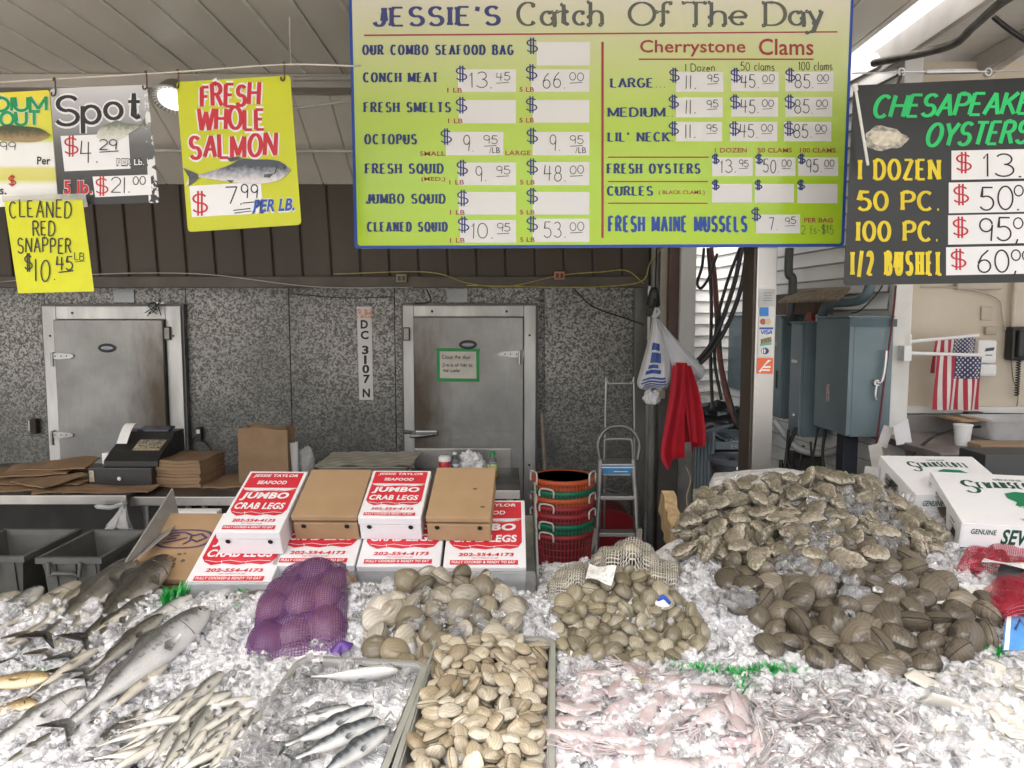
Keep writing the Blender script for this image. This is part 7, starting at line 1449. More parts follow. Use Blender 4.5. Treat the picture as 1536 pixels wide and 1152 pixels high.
def net_bag(name, label, corners, n, size, protos, netm, inner_label, inner_group, rise=.03, zup=0., smooth_it=3, tie=None, icat='clam', flatz=None):
    """corners in the picture: near left, near right, far right, far left; the shells are laid first, then the net over them"""
    C4 = [on(x, y) for x, y in corners]; S = lambda u, v: (C4[0].lerp(C4[1], u)).lerp(C4[3].lerp(C4[2], u), v)
    t = thing(name, label, 'mesh bag', sum(C4, V((0, 0, 0))) / 4); N = 56; cl_ = []; miss = 0
    while len(cl_) < n and miss < 3000:
        u, v = random.uniform(.13, .87), random.uniform(.15, .88); p = S(u, v); dome = (1 - abs(2 * u - 1) ** 3) * (1 - abs(2 * v - 1) ** 3)
        p = V((p.x, p.y, H(p.x, p.y, False) + zup * dome + rise * dome * random.uniform(.2, 1.2)))
        if any((p - q).length < size * .62 for q in cl_): miss += 1; continue
        cl_.append(p)
    for o in heap_items(protos, cl_, size, inner_label, icat, inner_group, tilt=.3, edge=0.): o.location.z -= size * .02
    Z = np.zeros((N, N)); PX = [[None] * N for _ in range(N)]
    for j in range(N):
        for i in range(N):
            u, v = i / (N - 1), j / (N - 1); p = S(u, v)
            p += (S(.5, .5) - p) * .06 * (math.sin(u * 9 + 1) * math.sin(v * 8)) ; PX[j][i] = p; e = min(u, v, 1 - u, 1 - v); dome = (1 - abs(2 * u - 1) ** 4) * (1 - abs(2 * v - 1) ** 4)
            z = H(p.x, p.y, False) - .02 + (zup + rise * .5) * dome
            for q in cl_:
                d = ((p.x - q.x) ** 2 + (p.y - q.y) ** 2) / (size * .60) ** 2
                if d < 1: z = max(z, q.z + size * (.44 * math.sqrt(1 - d)) + .004)
            Z[j, i] = z
    for _ in range(smooth_it):
        Zs = Z.copy(); Zs[1:-1, 1:-1] = (Z[1:-1, 1:-1] * 2 + Z[:-2, 1:-1] + Z[2:, 1:-1] + Z[1:-1, :-2] + Z[1:-1, 2:]) / 6; Z = np.maximum(Zs, Z - .004)
    for j in (0, N - 1): Z[j, :] = [H(p.x, p.y, False) - .012 for p in PX[j]]
    for j in range(N):
        for i in (0, N - 1): Z[j, i] = H(PX[j][i].x, PX[j][i].y, False) - .012
    P3 = np.array([[(PX[j][i].x, PX[j][i].y, Z[j, i]) for i in range(N)] for j in range(N)])
    U = np.zeros((N, N)); W = np.zeros((N, N)); U[:, 1:] = np.cumsum(np.linalg.norm(np.diff(P3, axis=1), axis=2).mean(0))[None]; W[1:, :] = np.cumsum(np.linalg.norm(np.diff(P3, axis=0), axis=2).mean(1))[:, None]
    mb = MB(); mb.grid(lambda u, v: V(P3[round(v * (N - 1)), round(u * (N - 1))]), N, N); mb.uv = np.stack([U.ravel(), W.ravel()], 1); o = mb.build('netting', netm, t, 180)
    if tie:
        a_ = on(*tie[0]); b_ = on(*tie[1]); b_.z += .02; mb = MB(); mb.tube(cable([a_ + V((0, 0, .01)), (a_ + b_) / 2 + V((0, 0, .025)), b_], 5), [.02, .018, .014, .011, .009, .008, .009, .012, .016, .02, .022], 10); mb.build('tied_end', tie[2], t, 180)
    return t
PURN = net_mat('purple_net', (.085, .022, .135), .0064, .38, (.13, .03, .12)); CREAMN = net_mat('cream_net', (.50, .48, .43), .0092, .24, (.38, .36, .32)); REDN = net_mat('red_net', (.50, .015, .05), .007, .27)
PURP = M('purple_twine', (.09, .03, .22), .5)
RDCL = shell_mat('shell_reddish', [(.30, .17, .13), (.44, .32, .24), (.25, .12, .10), (.50, .38, .29)], 46, (.16, .07, .08), .5, .45)
pup = [proto(clam_mesh('c', None, 50 + i, .5, .42, .27, .1), 'hard_clam', RDCL) for i in range(3)]
net_bag('purple_mesh_bag', 'purple mesh bag stuffed with clams lying on the ice', [(341, 1004), (523, 999), (524, 868), (458, 876)], 24, .100, pup, PURN, 'clam packed inside the purple mesh bag', 'clams inside the purple bag', rise=.035, tie=((505, 985), (520, 985), PURP))
IL, IG = 'grey clam showing through the netting of the white mesh bags', 'clams inside the white mesh bags'
net_bag('white_mesh_bag', 'cream mesh bag of clams slumped beside the red baskets', [(818, 912), (885, 915), (902, 858), (838, 866)], 18, .06, smp, CREAMN, IL, IG, rise=.03, zup=.02)
net_bag('white_mesh_bag', 'cream mesh bag of clams below the step ladder', [(872, 885), (990, 885), (985, 840), (902, 846)], 24, .06, smp, CREAMN, IL, IG, rise=.03, zup=.06)
net_bag('white_mesh_bag', 'small cream mesh bag of clams at the foot of the plank', [(972, 902), (1018, 895), (1014, 855), (975, 858)], 9, .06, smp, CREAMN, IL, IG, rise=.03, zup=.01)
MAR = shell_mat('crayfish_shell', [(.13, .015, .015), (.20, .03, .025), (.09, .012, .012)], 30, (.02, .005, .006), .5, .3)
crp = [proto(clam_mesh('c', None, 60 + i, .62, .22, .17, .2, rough_=.12), 'crayfish', MAR) for i in range(2)]
def craw_mesh(seed):
    mb = MB(); rng = random.Random(seed)
    pr_ = [(-.5, .02), (-.46, .07), (-.3, .085), (-.1, .095), (.0, .09), (.08, .11), (.25, .115), (.38, .08), (.5, .01)]
    mb.tube([V((x, .06 * math.sin(x * 3 + seed), .02 * math.sin(x * 24) if x < 0 else 0)) for x, _ in pr_], [r for _, r in pr_], 10)
    for s in (1, -1):
        mb.tube([(.3, .08 * s, 0), (.42, .2 * s, 0), (.62, .2 * s, .02)], [.03, .03, .03], 6).tube([(.58, .2 * s, .02), (.72, .24 * s, .02), (.9, .17 * s, .02)], [.03, .07, .008], 8)
        for k in range(4): mb.tube([(.05 + .07 * k, .08 * s, -.02), (.05 + .09 * k, .22 * s, .01), (.02 + .1 * k, .32 * s, -.06)], [.016, .013, .006], 5)
    mb.tube([(-.5, 0, 0), (-.6, .0, -.02)], [.10, .06], 8); return mb
crp = [proto(craw_mesh(i), 'crayfish', MAR) for i in range(3)]
net_bag('red_mesh_bag', 'red mesh bag of crayfish with a black label beside the oyster carton', [(1432, 862), (1560, 886), (1560, 838), (1456, 838)], 14, .12, crp, REDN, 'dark red crayfish in the netting beside the oyster carton', 'crayfish in the red bag by the carton', rise=.015, zup=.0, icat='crayfish')
net_bag('red_mesh_bag', 'red mesh bag of crayfish with a white label above the blue pack', [(1480, 946), (1570, 952), (1570, 884), (1470, 892)], 12, .12, crp, REDN, 'dark red crayfish in the netting above the blue pack', 'crayfish in the red bag above the pack', rise=.03, zup=.01, icat='crayfish')
def lay(pts, mat, label, cat, name, lift=.012, und=.006, th=.0012):
    """a thin sheet lying on the heap: near left, near right, far right, far left"""
    c = [on(x, y, up=lift) for x, y in pts]; return tag(MB().grid(lambda u, v: c[0].lerp(c[1], u).lerp(c[3].lerp(c[2], u), v) + V((0, 0, und * math.sin(u * 5) * math.sin(v * 4 + 1))), 10, 8).build(name, mat, None, 180), label, cat)
LBL = M('label_paper', (.78, .77, .76), .5, 0, (.50, .50, .52), 70, lo=.52, hi=.62)
lay([(878, 868), (917, 876), (925, 851), (884, 845)], LBL, 'white paper tag lying on the cream mesh bags', 'tag', 'paper_tag', .075)
lay([(1016, 1006), (1040, 1003), (1042, 988), (1018, 990)], LBL, 'small white tag at the front edge of the small clam heap', 'tag', 'paper_tag', .015)
lay([(1405, 905), (1470, 925), (1490, 882), (1418, 868)], LBL, 'white label hanging off the red crayfish bag', 'label', 'paper_label', .03)
lay([(1495, 868), (1560, 880), (1560, 848), (1500, 846)], M('label_black', (.02, .02, .025), .35, 0, (.06, .06, .07), 30), 'black label on the red bag beside the carton', 'label', 'paper_label', .06)
lay([(1472, 843), (1560, 856), (1560, 848), (1476, 837)], LBL, 'white strip across the red bag beside the carton', 'label', 'paper_label', .065)
lay([(592, 1010), (628, 1014), (632, 998), (604, 997)], LBL, 'folded white tag tucked under the mixed clam heap', 'tag', 'paper_tag', .02)
bp = thing('blue_pack', 'shiny blue and white pack at the frame edge on the ice', 'pack', on(1525, 950)); c4 = [on(x, y, up=.03) for x, y in ((1504, 976), (1580, 974), (1580, 920), (1509, 926))]
MB().grid(lambda u, v: c4[0].lerp(c4[1], u).lerp(c4[3].lerp(c4[2], u), v) + V((0, 0, .03 * math.sin(math.pi * v))), 12, 12).grid(lambda u, v: c4[0].lerp(c4[1], 1 - u).lerp(c4[3].lerp(c4[2], 1 - u), v) - V((0, 0, .03 * math.sin(math.pi * v))), 12, 12).build('wrapper', M('wrap_blue', (.10, .32, .66), .25, 0, (.06, .2, .5), 8), bp, 180)
mb = MB(); vs, fs = ribbon([(.22, .3), (.3, .55), (.42, .35), (.5, .7), (.62, .4), (.7, .6), (.8, .45)], lambda a_, b_: .03); mb.add([c4[0].lerp(c4[1], a_).lerp(c4[3].lerp(c4[2], a_), b_) + V((0, 0, .03 * math.sin(math.pi * b_) + .0025)) for a_, b_ in vs], fs)
vs, fs = ribbon([(.06, .0 + .02), (.06, .98)], lambda a_, b_: .05); 
mb.build('print', INKBLUE, bp); mb = MB(); mb.add([c4[0].lerp(c4[1], a_).lerp(c4[3].lerp(c4[2], a_), b_) + V((0, 0, .03 * math.sin(math.pi * b_) + .002)) for a_, b_ in [(.03 + .09 * k, j / 8) for j in range(9) for k in (0, 1)]], [(2 * j, 2 * j + 1, 2 * j + 3, 2 * j + 2) for j in range(8)]); mb.build('print', WHITEPL, bp)
for px, py, l in ((968, 818, 'white and blue twisted bag end poking up behind the cream bags'), (994, 900, 'white and blue twisted bag end beside the small clam heap')):
    a_ = on(px, py + 10, up=.02); tt = thing('bag_tie', l, 'bag tie', a_); lump(a_ + V((0, 0, .008)), .02, .014, .014, WHITEPL, px, 'knot', tt, n=(20, 12)); MB().tube(cable([a_ + V((-.012, 0, .016)), a_ + V((.0, -.006, .03)), a_ + V((.018, -.006, .012))], 5), .0055, 8).build('clip', INKBLUE2, tt, 180)
# ---- fish
def fish_mat(name, back, side, belly, spots=0., stripes=0., hi=.30, lo=-.15, rough=.25):
    """dark back, silver flank, pale belly along the height of the body"""
    m, nt, bs = newmat(name); co = coord(nt); sp = nd(nt, 'ShaderNodeSeparateXYZ'); nt.links.new(co, sp.inputs[0]); oi = nd(nt, 'ShaderNodeObjectInfo')
    mp = nd(nt, 'ShaderNodeMapping'); nt.links.new(co, mp.inputs[0]); nt.links.new(mth(nt, 'MULTIPLY', oi.outputs['Random'], 20), mp.inputs['Location'])
    at_ = nd(nt, 'ShaderNodeAttribute', attribute_name='height'); nz = noise_fac(nt, mp.outputs[0], 9, 5, .25, .75)
    f = mth(nt, 'ADD', at_.outputs['Fac'], mth(nt, 'MULTIPLY_ADD', nz, .18, -.09))
    r = nd(nt, 'ShaderNodeValToRGB'); e = r.color_ramp.elements; e[0].position = .18; e[0].color = (*belly, 1); e[1].position = .80; e[1].color = (*back, 1); q = e.new(.45); q.color = (*side, 1); q = e.new(.60); q.color = (*[s * .6 + b * .4 for s, b in zip(side, back)], 1)
    nt.links.new(f, r.inputs[0]); c = r.outputs[0]
    v = nd(nt, 'ShaderNodeTexVoronoi'); v.inputs['Scale'].default_value = 105; ms = nd(nt, 'ShaderNodeMapping'); ms.inputs['Scale'].default_value = (1, 1, 1.3); nt.links.new(co, ms.inputs[0]); nt.links.new(ms.outputs[0], v.inputs['Vector'])
    sc_f = nd(nt, 'ShaderNodeMapRange'); nt.links.new(v.outputs['Distance'], sc_f.inputs[0]); sc_f.inputs[1].default_value = .1; sc_f.inputs[2].default_value = .55
    c = mixc(nt, mth(nt, 'MULTIPLY', sc_f.outputs[0], .2), c, tuple(k * .5 for k in side))
    if spots: c = mixc(nt, mth(nt, 'MULTIPLY', mth(nt, 'MULTIPLY', noise_fac(nt, mp.outputs[0], 30, 3, .56, .62), spots), nd_ramp(nt, at_.outputs['Fac'], .35, .55)), c, tuple(k * .4 for k in back))
    if stripes: c = mixc(nt, mth(nt, 'MULTIPLY', mth(nt, 'MULTIPLY', mth(nt, 'GREATER_THAN', mth(nt, 'SINE', mth(nt, 'ADD', mth(nt, 'MULTIPLY', sp.outputs[0], 75), mth(nt, 'MULTIPLY', nz, 4))), .1), stripes), nd_ramp(nt, at_.outputs['Fac'], .55, .66)), c, (.006, .009, .012))
    nt.links.new(c, bs.inputs['Base Color']); bs.inputs['Roughness'].default_value = rough; bs.inputs['Metallic'].default_value = .15; bs.inputs['Coat Weight'].default_value = .4; bs.inputs['Coat Roughness'].default_value = .12
    bump(nt, bs, mth(nt, 'ADD', sc_f.outputs[0], mth(nt, 'MULTIPLY', nz, .5)), .25, .01); return m
def nd_ramp(nt, v, a, b):
    mr = nd(nt, 'ShaderNodeMapRange'); nt.links.new(v, mr.inputs[0]); mr.inputs[1].default_value = a; mr.inputs[2].default_value = b; return mr.outputs[0]
def fish_mesh(hh=.22, tt=.12, bend=.05, tail=.12, nx=34, nth=20, dors=.05):
    """length 1, nose at +x, back at +z; returns mesh with fins grown out of the body"""
    mb = MB(); hv = []
    def prof(t): return max(.012, (math.sin(math.pi * t ** .68) ** .75) * (1 - .18 * t)) if t < .9 else 0
    xs = [i / (nx - 1) for i in range(nx)]
    def sec(t):
        k = math.sin(math.pi * min(1, (t * 1.08)) ** .66) ** .8 if t < .92 else 0; k = max(k, .25 if t > .5 else .05 + t * 2 if t < .03 else .12); return k
    for i, t in enumerate(xs):
        k = sec(t); h = hh / 2 * k; w = tt / 2 * k * (1 if t < .7 else 1 - (t - .7) * 1.5); x = .5 - t * .90; yb = bend * math.sin(t * 2.6)
        if i == nx - 1: h *= .8
        for j in range(nth):
            a_ = 2 * math.pi * j / nth; s, c = math.sin(a_), math.cos(a_); z = h * (s if s > 0 else s * .95) ; fin = 0
            if abs(s) > .96 and s > 0 and .32 < t < .52: fin = dors * math.sin((t - .32) / .20 * math.pi) ** .6
            if s > .96 and .58 < t < .76: fin = dors * .6 * math.sin((t - .58) / .18 * math.pi) ** .6
            if s < -.96 and .60 < t < .74: fin = -dors * .6 * math.sin((t - .60) / .14 * math.pi) ** .6
            mb.v.append((x, yb + w * c * (1 - .0), z + fin)); hv.append(.5 + .5 * s)
    for i in range(nx - 1):
        for j in range(nth): mb.f.append((i * nth + j, i * nth + (j + 1) % nth, (i + 1) * nth + (j + 1) % nth, (i + 1) * nth + j))
    mb.f += [tuple(range(nth - 1, -1, -1))]
    # forked tail, joined to the last ring
    b0 = (nx - 1) * nth; yb = bend * math.sin(2.6); o = len(mb.v); hl = hh / 2 * .13
    tv = [(-.39, yb, hl), (-.39, yb, -hl), (-.5, yb + .01, tail * .95), (-.44, yb, 0), (-.5, yb - .01, -tail * .95), (-.43, yb, tail * .45), (-.43, yb, -tail * .45)]
    for sgn in (.004, -.004): mb.v += [(x, y + sgn, z) for x, y, z in tv]; hv += [.8, .8, .9, .75, .9, .8, .8]
    F_ = [(0, 5, 2, 3), (0, 3, 1), (1, 3, 4, 6)]
    mb.f += [tuple(o + i for i in f) for f in F_] + [tuple(o + 7 + i for i in f[::-1]) for f in F_]; out = [0, 5, 2, 3, 4, 6, 1]; mb.f += [(o + out[i], o + out[(i + 1) % 7], o + 7 + out[(i + 1) % 7], o + 7 + out[i]) for i in range(7)]
    for sd2 in (1, -1):                       # a breast fin on either flank
     o = len(mb.v); y_ = tt * .42 * sd2 + bend * math.sin(.7)
     pf = [(.24, y_, -.02), (.10, y_ + .02 * sd2, -.06), (.08, y_ + .022 * sd2, -.03), (.12, y_ + .015 * sd2, -.005)]
     mb.v += pf + [(x, y - .003, z) for x, y, z in pf]; hv += [.5, .6, .6, .6] * 2; mb.f += [(o, o + 1, o + 2, o + 3), (o + 7, o + 6, o + 5, o + 4)] + [(o + i, o + (i + 1) % 4, o + 4 + (i + 1) % 4, o + 4 + i) for i in range(4)]
    mb.gill = []
    for sd2 in (1, -1):
        ln = []
        for k in range(9):
            a_ = R(-48 + 11 * k); t = .215 + .03 * math.cos(a_); ln.append(V((.5 - t * .9, bend * math.sin(t * 2.6) + sd2 * tt / 2 * sec(t) * math.cos(a_) * 1.02, hh / 2 * sec(t) * math.sin(a_) * 1.02)))
        mb.gill.append(ln); mb.gill.append([V((.5 - t * .9, bend * math.sin(t * 2.6) + sd2 * tt / 2 * sec(t) * .97 * 1.04, -hh * (.01 + .35 * t))) for t in (.004, .02, .04, .06, .075)])
    mb.m = [0] * len(mb.f); mb.hv = hv; mb.yb0 = bend * math.sin(.085 * 2.6); mb.eye = (.5 - .085 * .9, bend * math.sin(.085 * 2.6) + tt / 2 * sec(.085) * .80, hh * .075); return mb
EYE = M('fish_eye', (.01, .01, .012), .08); EYER = M('fish_eye_ring', (.35, .32, .22), .2, .4); GILL = M('gill_line', (.10, .085, .08), .4)
def fish_build(mb, name, mat, er=.011):
    o = mb.build(name, mat, None, 180); a_ = o.data.attributes.new('height', 'FLOAT', 'POINT'); a_.data.foreach_set('value', np.array(mb.hv, np.float32)); ex, ey, ez = mb.eye
    rt_ = Matrix.Rotation(R(-90), 4, 'X'); MB().lathe([(er * 1.5, -.006), (er * 1.45, .002), (er, .004)], (ex, ey, ez), 16, rt_).lathe([(er, .004), (er * .7, .0065), (0, .0075)], (ex, ey, ez), 16, rt_).build('eye', EYE, o, 180)
    rt_ = Matrix.Rotation(R(90), 4, 'X'); ey = 2 * mb.yb0 - ey; MB().lathe([(er * 1.5, -.006), (er * 1.45, .002), (er, .004)], (ex, ey, ez), 16, rt_).lathe([(er, .004), (er * .7, .0065), (0, .0075)], (ex, ey, ez), 16, rt_).build('eye', EYE, o, 180)
    if name == 'whole_fish':
        for ln, nm in zip(mb.gill, ('gill', 'mouth', 'gill', 'mouth')): MB().tube(ln, .0022, 5).build(nm, GILL, o, 180)
    return o
def lay_fish(o, head, tail, roll=0., sink=.35, thick=.12, label='', cat='fish', group=None, lift=0., w=None):
    a_, b_ = (on(*head) if not isinstance(head, V) else head), (on(*tail) if not isinstance(tail, V) else tail); L = (a_ - b_).length; n = Hn((a_.x + b_.x) / 2, (a_.y + b_.y) / 2, .08); x = (a_ - b_).normalized()
    n = (n - x * n.dot(x)).normalized(); z = x.cross(n); m = Matrix((x, -n, -z)).transposed().to_4x4()          # y = up out of the ice, z = towards the back of the fish
    o.matrix_world = Matrix.Translation((a_ + b_) / 2 + n * (thick * L * (.5 - sink) + lift)) @ m @ Matrix.Rotation(roll, 4, 'X') @ Matrix.Diagonal((L, L, L * (w or 1), 1)); tag(o, label, cat, group); return o
DARKF = fish_mat('bass_skin', (.03, .028, .024), (.17, .16, .14), (.56, .54, .50), .45); SILV = fish_mat('salmon_skin', (.055, .055, .055), (.60, .60, .60), (.82, .81, .79), .45, rough=.2); TAN = fish_mat('trout_skin', (.10, .085, .06), (.50, .46, .38), (.72, .67, .58), .3); YEL = fish_mat('croaker_skin', (.17, .11, .05), (.44, .33, .17), (.66, .54, .34), .4)
MACK = fish_mat('mackerel_skin', (.025, .035, .045), (.32, .34, .35), (.72, .71, .68), 0, .45); SMELT = fish_mat('smelt_skin', (.07, .068, .06), (.45, .44, .41), (.66, .63, .56), .2, rough=.22)
mfl = lambda mb: mb
FISH = [((206, 866), (58, 996), .15, .11, DARKF, .5, 'dark speckled fish with its head propped on the kraft box', .3, .05), ((256, 858), (114, 1000), .15, .12, DARKF, .8, 'darkest fish, its back turned up, next to the green tuft', .1, .02),
        ((178, 880), (28, 985), .16, .12, TAN, .3, 'long tan grey fish lying outside the two dark fish', .0, .022), ((122, 893), (-22, 972), .17, .12, TAN, .2, 'tan fish behind the others near the grey totes', .0, .02),
        ((288, 906), (112, 1032), .12, .09, SILV, .2, 'long silver fish with a dark back edge through the middle of the ice', .0, .012), ((316, 936), (85, 1135), .175, .12, SILV, .65, 'largest fish with its broad white belly upward', .0, .018),
        ((132, 1048), (-70, 1175), .19, .12, SILV, .5, 'pale silver fish cut by the lower frame corner', .0, .012), ((78, 1034), (-60, 1042), .24, .12, YEL, .3, 'yellow brown croaker at the frame edge under the plastic grass', .0, .02),
        ((60, 1066), (-60, 1095), .26, .13, YEL, .5, 'second brown croaker, half buried in ice under the yellow one', .0, .012), ((60, 958), (-60, 1010), .15, .11, TAN, .3, 'slim tan fish at the frame edge in front of the other tan ones', .0, .012), ((30, 900), (-70, 935), .2, .13, TAN, .2, 'tan fish tail end behind the green clump at the frame edge', .0, .01),
        ((222, 905), (84, 1030), .13, .10, DARKF, .6, 'slim dark fish between the darkest fish and long silver one', .0, .006), ((196, 1012), (40, 1100), .15, .11, SILV, .3, 'narrow silver fish squeezed above the largest fish tail', .0, .0), ((30, 1112), (-90, 1170), .22, .13, SILV, .1, 'silver fish tail end in the lower frame corner', .0, .0), ((215, 1075), (100, 1165), .2, .14, DARKF, .6, 'dark grey fish half under ice beside the small silver fish', .0, .0)]
for hd, tl, hh_, tt_, mt_, roll, lb_, sk_, lf_ in FISH:
    mb = fish_mesh(hh_, tt_, random.uniform(.0, .05), .085, dors=.025); o = fish_build(mb, 'whole_fish', mt_, .010)
    lay_fish(o, hd, tl, roll, sk_, tt_, lb_, lift=lf_)
FR = [((66, 896), (-60, 985)), ((150, 900), (10, 1010)), ((186, 890), (60, 1012)), ((230, 880), (96, 1016)), ((246, 935), (120, 1040)), ((150, 985), (30, 1070)), ((272, 960), (150, 1075)), ((110, 1015), (-20, 1105)), ((252, 1010), (140, 1105)), ((180, 1060), (60, 1160)), ((90, 1110), (-20, 1180)), ((200, 925), (90, 1005))]
for i, (hd, tl) in enumerate(FR):
    mb = fish_mesh(random.uniform(.13, .16), .10, random.uniform(-.02, .06), .08, dors=.02); o = fish_build(mb, 'slender_fish', (SILV, DARKF, TAN)[i % 3], .010)
    lay_fish(o, hd, tl, random.uniform(-.1, .6), .0, .10, 'slender grey fish packed in ice between the larger whole fish', group='slender fish packed between the larger ones', lift=.014)
# one fish seen from below at the kraft box, head only partly out of the ice
# mackerel in the pan
m = PF[1][0]; hx, hy = PF[1][1], PF[1][2]
def pp(x, y, z=.0): return m @ V((x * hx, y * hy, z))
for a_, b_, z_, roll, lb_, kk in ((pp(.72, .70, -.005), pp(-.72, .52, -.006), 0, -1.0, 'mackerel lying across the top of the steel pan with white belly up', .24), (pp(.25, .12, -.012), pp(-.85, -.25, -.012), 0, .1, 'mackerel under the belly up one, fully silver flank showing', .2),
                          (pp(.62, .05, .0), pp(-.45, -.55, -.008), 0, .55, 'dark backed mackerel at the top of the group of three', .19), (pp(.78, -.12, .0), pp(-.2, -.72, -.006), 0, .65, 'middle mackerel of the three dark backed ones', .19), (pp(.93, -.2, -.004), pp(.2, -.95, -.008), 0, .7, 'mackerel lying against the pan wall beside the soft clams', .19)):
    mb = fish_mesh(kk, .13, random.uniform(-.02, .06), .10, dors=.02); o = fish_build(mb, 'mackerel', MACK, .012); lay_fish(o, a_, b_, roll, .0, .13, lb_, 'fish', 'mackerel in the steel pan', lift=.012)
# small silver fish
sm_ = []
for i in range(3): o = fish_build(fish_mesh(.19, .12, (-.04, .03, .07)[i], .07, 22, 14, .012), 'small_fish', SMELT, .012); sm_.append(o)
first = set(); k = 0; pts = []
SP = [(168, 1165), (190, 1112), (240, 1068), (300, 1052), (345, 1070), (400, 1110), (420, 1165)]
pts = spread(SP, .023, 120, up=.008)
for p in pts:
    src = sm_[k % 3]; o = src if k < 3 else copy_obj(src); k += 1; an = R(random.gauss(62, 26)); L = random.uniform(.14, .18); d = V((math.cos(an), math.sin(an), 0)) * L / 2
    a_, b_ = p + d, p - d; a_.z = H(a_.x, a_.y, False) + random.uniform(.006, .03); b_.z = H(b_.x, b_.y, False) + random.uniform(.01, .03)
    lay_fish(o, a_, b_, random.uniform(-.6, .6), .3, .1, 'slim small silver fish in the pile beside the mackerel pan', 'fish', 'small silver fish piled on the ice')
# ---- squid, cuttlefish pieces and cream fillets
def slime(name, c1, c2, c3, rough=.22, sss=.25):
    m, nt, bs = newmat(name); co = coord(nt); oi = nd(nt, 'ShaderNodeObjectInfo'); mp = nd(nt, 'ShaderNodeMapping'); nt.links.new(co, mp.inputs[0]); nt.links.new(mth(nt, 'MULTIPLY', oi.outputs['Random'], 20), mp.inputs['Location'])
    c = mixc(nt, noise_fac(nt, mp.outputs[0], 3, 4, .38, .62), c1, c2); c = mixc(nt, mth(nt, 'MULTIPLY', noise_fac(nt, mp.outputs[0], 55, 3, .58, .66), .55), c, c3)
    hv = nd(nt, 'ShaderNodeHueSaturation'); nt.links.new(mth(nt, 'MULTIPLY_ADD', oi.outputs['Random'], .3, .85), hv.inputs['Value']); nt.links.new(c, hv.inputs['Color']); nt.links.new(hv.outputs[0], bs.inputs['Base Color'])
    bs.inputs['Roughness'].default_value = rough; bs.inputs['Subsurface Weight'].default_value = sss; bs.inputs['Subsurface Scale'].default_value = .01; bs.inputs['Coat Weight'].default_value = .5; bs.inputs['Coat Roughness'].default_value = .1; return m
SQ = slime('squid_skin', (.46, .415, .42), (.40, .32, .33), (.22, .10, .12)); OC = slime('baby_octopus_skin', (.40, .375, .375), (.22, .205, .205), (.07, .06, .065)); CRM = slime('cream_fillet', (.62, .60, .55), (.56, .53, .47), (.48, .44, .38), .25)
def squid_mesh(seed):
    mb = MB(); rng = random.Random(seed); bd = rng.uniform(-.12, .12); cv = lambda x: V((x, bd * math.sin(x * 3), 0))
    pr_ = [(.5, .012), (.44, .035), (.3, .065), (.1, .085), (-.05, .088), (-.15, .078), (-.17, .05), (-.22, .048), (-.28, .04)]
    mb.tube([cv(x) for x, _ in pr_], [r for _, r in pr_], 12)
    mb.v = [(v[0], v[1] * 1.15, v[2] * .6) for v in mb.v]
    for s in (1, -1): mb.prism([cv(.48) + V((0, .012 * s, 0)), cv(.38) + V((0, .15 * s, .012)), cv(.24) + V((0, .12 * s, .005)), cv(.18) + V((0, .06 * s, 0))], (0, 0, .007))
    for k in range(8):
        a_ = -.5 + k / 7; p = [V((-.25, bd * math.sin(-.8) + .05 * a_, 0))]
        for q in range(1, 7): p.append(p[-1] + V((-.055, .05 * a_ + rng.uniform(-.025, .025), rng.uniform(-.012, .012))))
        mb.tube(p, [.014, .013, .011, .010, .008, .006, .003], 6)
    return mb
def octo_mesh(seed):
    mb = MB(); rng = random.Random(seed); mb.lathe([(.0, .08), (.05, .075), (.08, .045), (.075, .0), (.05, -.03), (0, -.04)], (.03, 0, .02), 14, sx=1.5)
    for k in range(8):
        a_ = k * .785 + rng.uniform(-.3, .3); p = [V((.05 * math.cos(a_), .05 * math.sin(a_), 0))]; cu = rng.uniform(-.5, .5)
        for q in range(9): a_ += cu * (.4 + q * .12); p.append(p[-1] + V((.058 * math.cos(a_), .058 * math.sin(a_), rng.uniform(-.02, .02))))
        mb.tube(p, [.032 * (1 - q / 10.5) for q in range(10)], 7)
    return mb
def tube_mesh(seed):
    mb = MB(); rng = random.Random(seed); bd = rng.uniform(-.1, .1); pr_ = [(.5, .05), (.45, .10), (.3, .15), (0, .18), (-.25, .19), (-.45, .17), (-.5, .14), (-.46, .10)]
    mb.tube([V((x, bd * math.sin(x * 3), .02 * math.sin(x * 5))) for x, _ in pr_], [r for _, r in pr_], 16); mb.v = [(v[0], v[1], v[2] * .24 + .014 * math.sin(v[0] * 14 + v[1] * 9)) for v in mb.v]; return mb
sqp = [proto(squid_mesh(i), 'squid', SQ) for i in range(5)]; ocp = [proto(octo_mesh(i), 'baby_octopus', OC) for i in range(5)]; crp2 = [proto(tube_mesh(i), 'squid_tube', CRM) for i in range(3)]
heap_items(sqp, spread(POLY['squid'], .045, 80, up=.012), .165, 'pinkish squid lying in the ice pile below the small clams', 'squid', 'squid piled on the ice', tilt=.3, edge=0, svar=.2)
heap_items(ocp, spread(POLY['octo'], .038, 110, up=.018), .125, 'small grey octopus in the pile below the biggest clams', 'octopus', 'small octopuses piled on the ice', tilt=.45, edge=.1, svar=.25)
CP = [(1400, 1025), (1470, 1010), (1560, 1020), (1560, 1165), (1450, 1165), (1410, 1090)]
heap_items(crp2, spread(CP, .048, 24, up=.008), .135, 'cream coloured squid tube in the pile by the lower frame corner', 'squid tube', 'cream squid tubes on the ice', tilt=.25, edge=.05)
tag(MB().add([p + V((0, 0, .012)) for p in (on(335, 1142), on(352, 1136), on(382, 1137), on(395, 1150), on(360, 1160))], [(0, 1, 2, 3, 4)]).build('red_fish_piece', M('fish_red', (.25, .04, .035), .25)), 'raw red fish piece at the lower frame edge among small fish', 'fish piece')
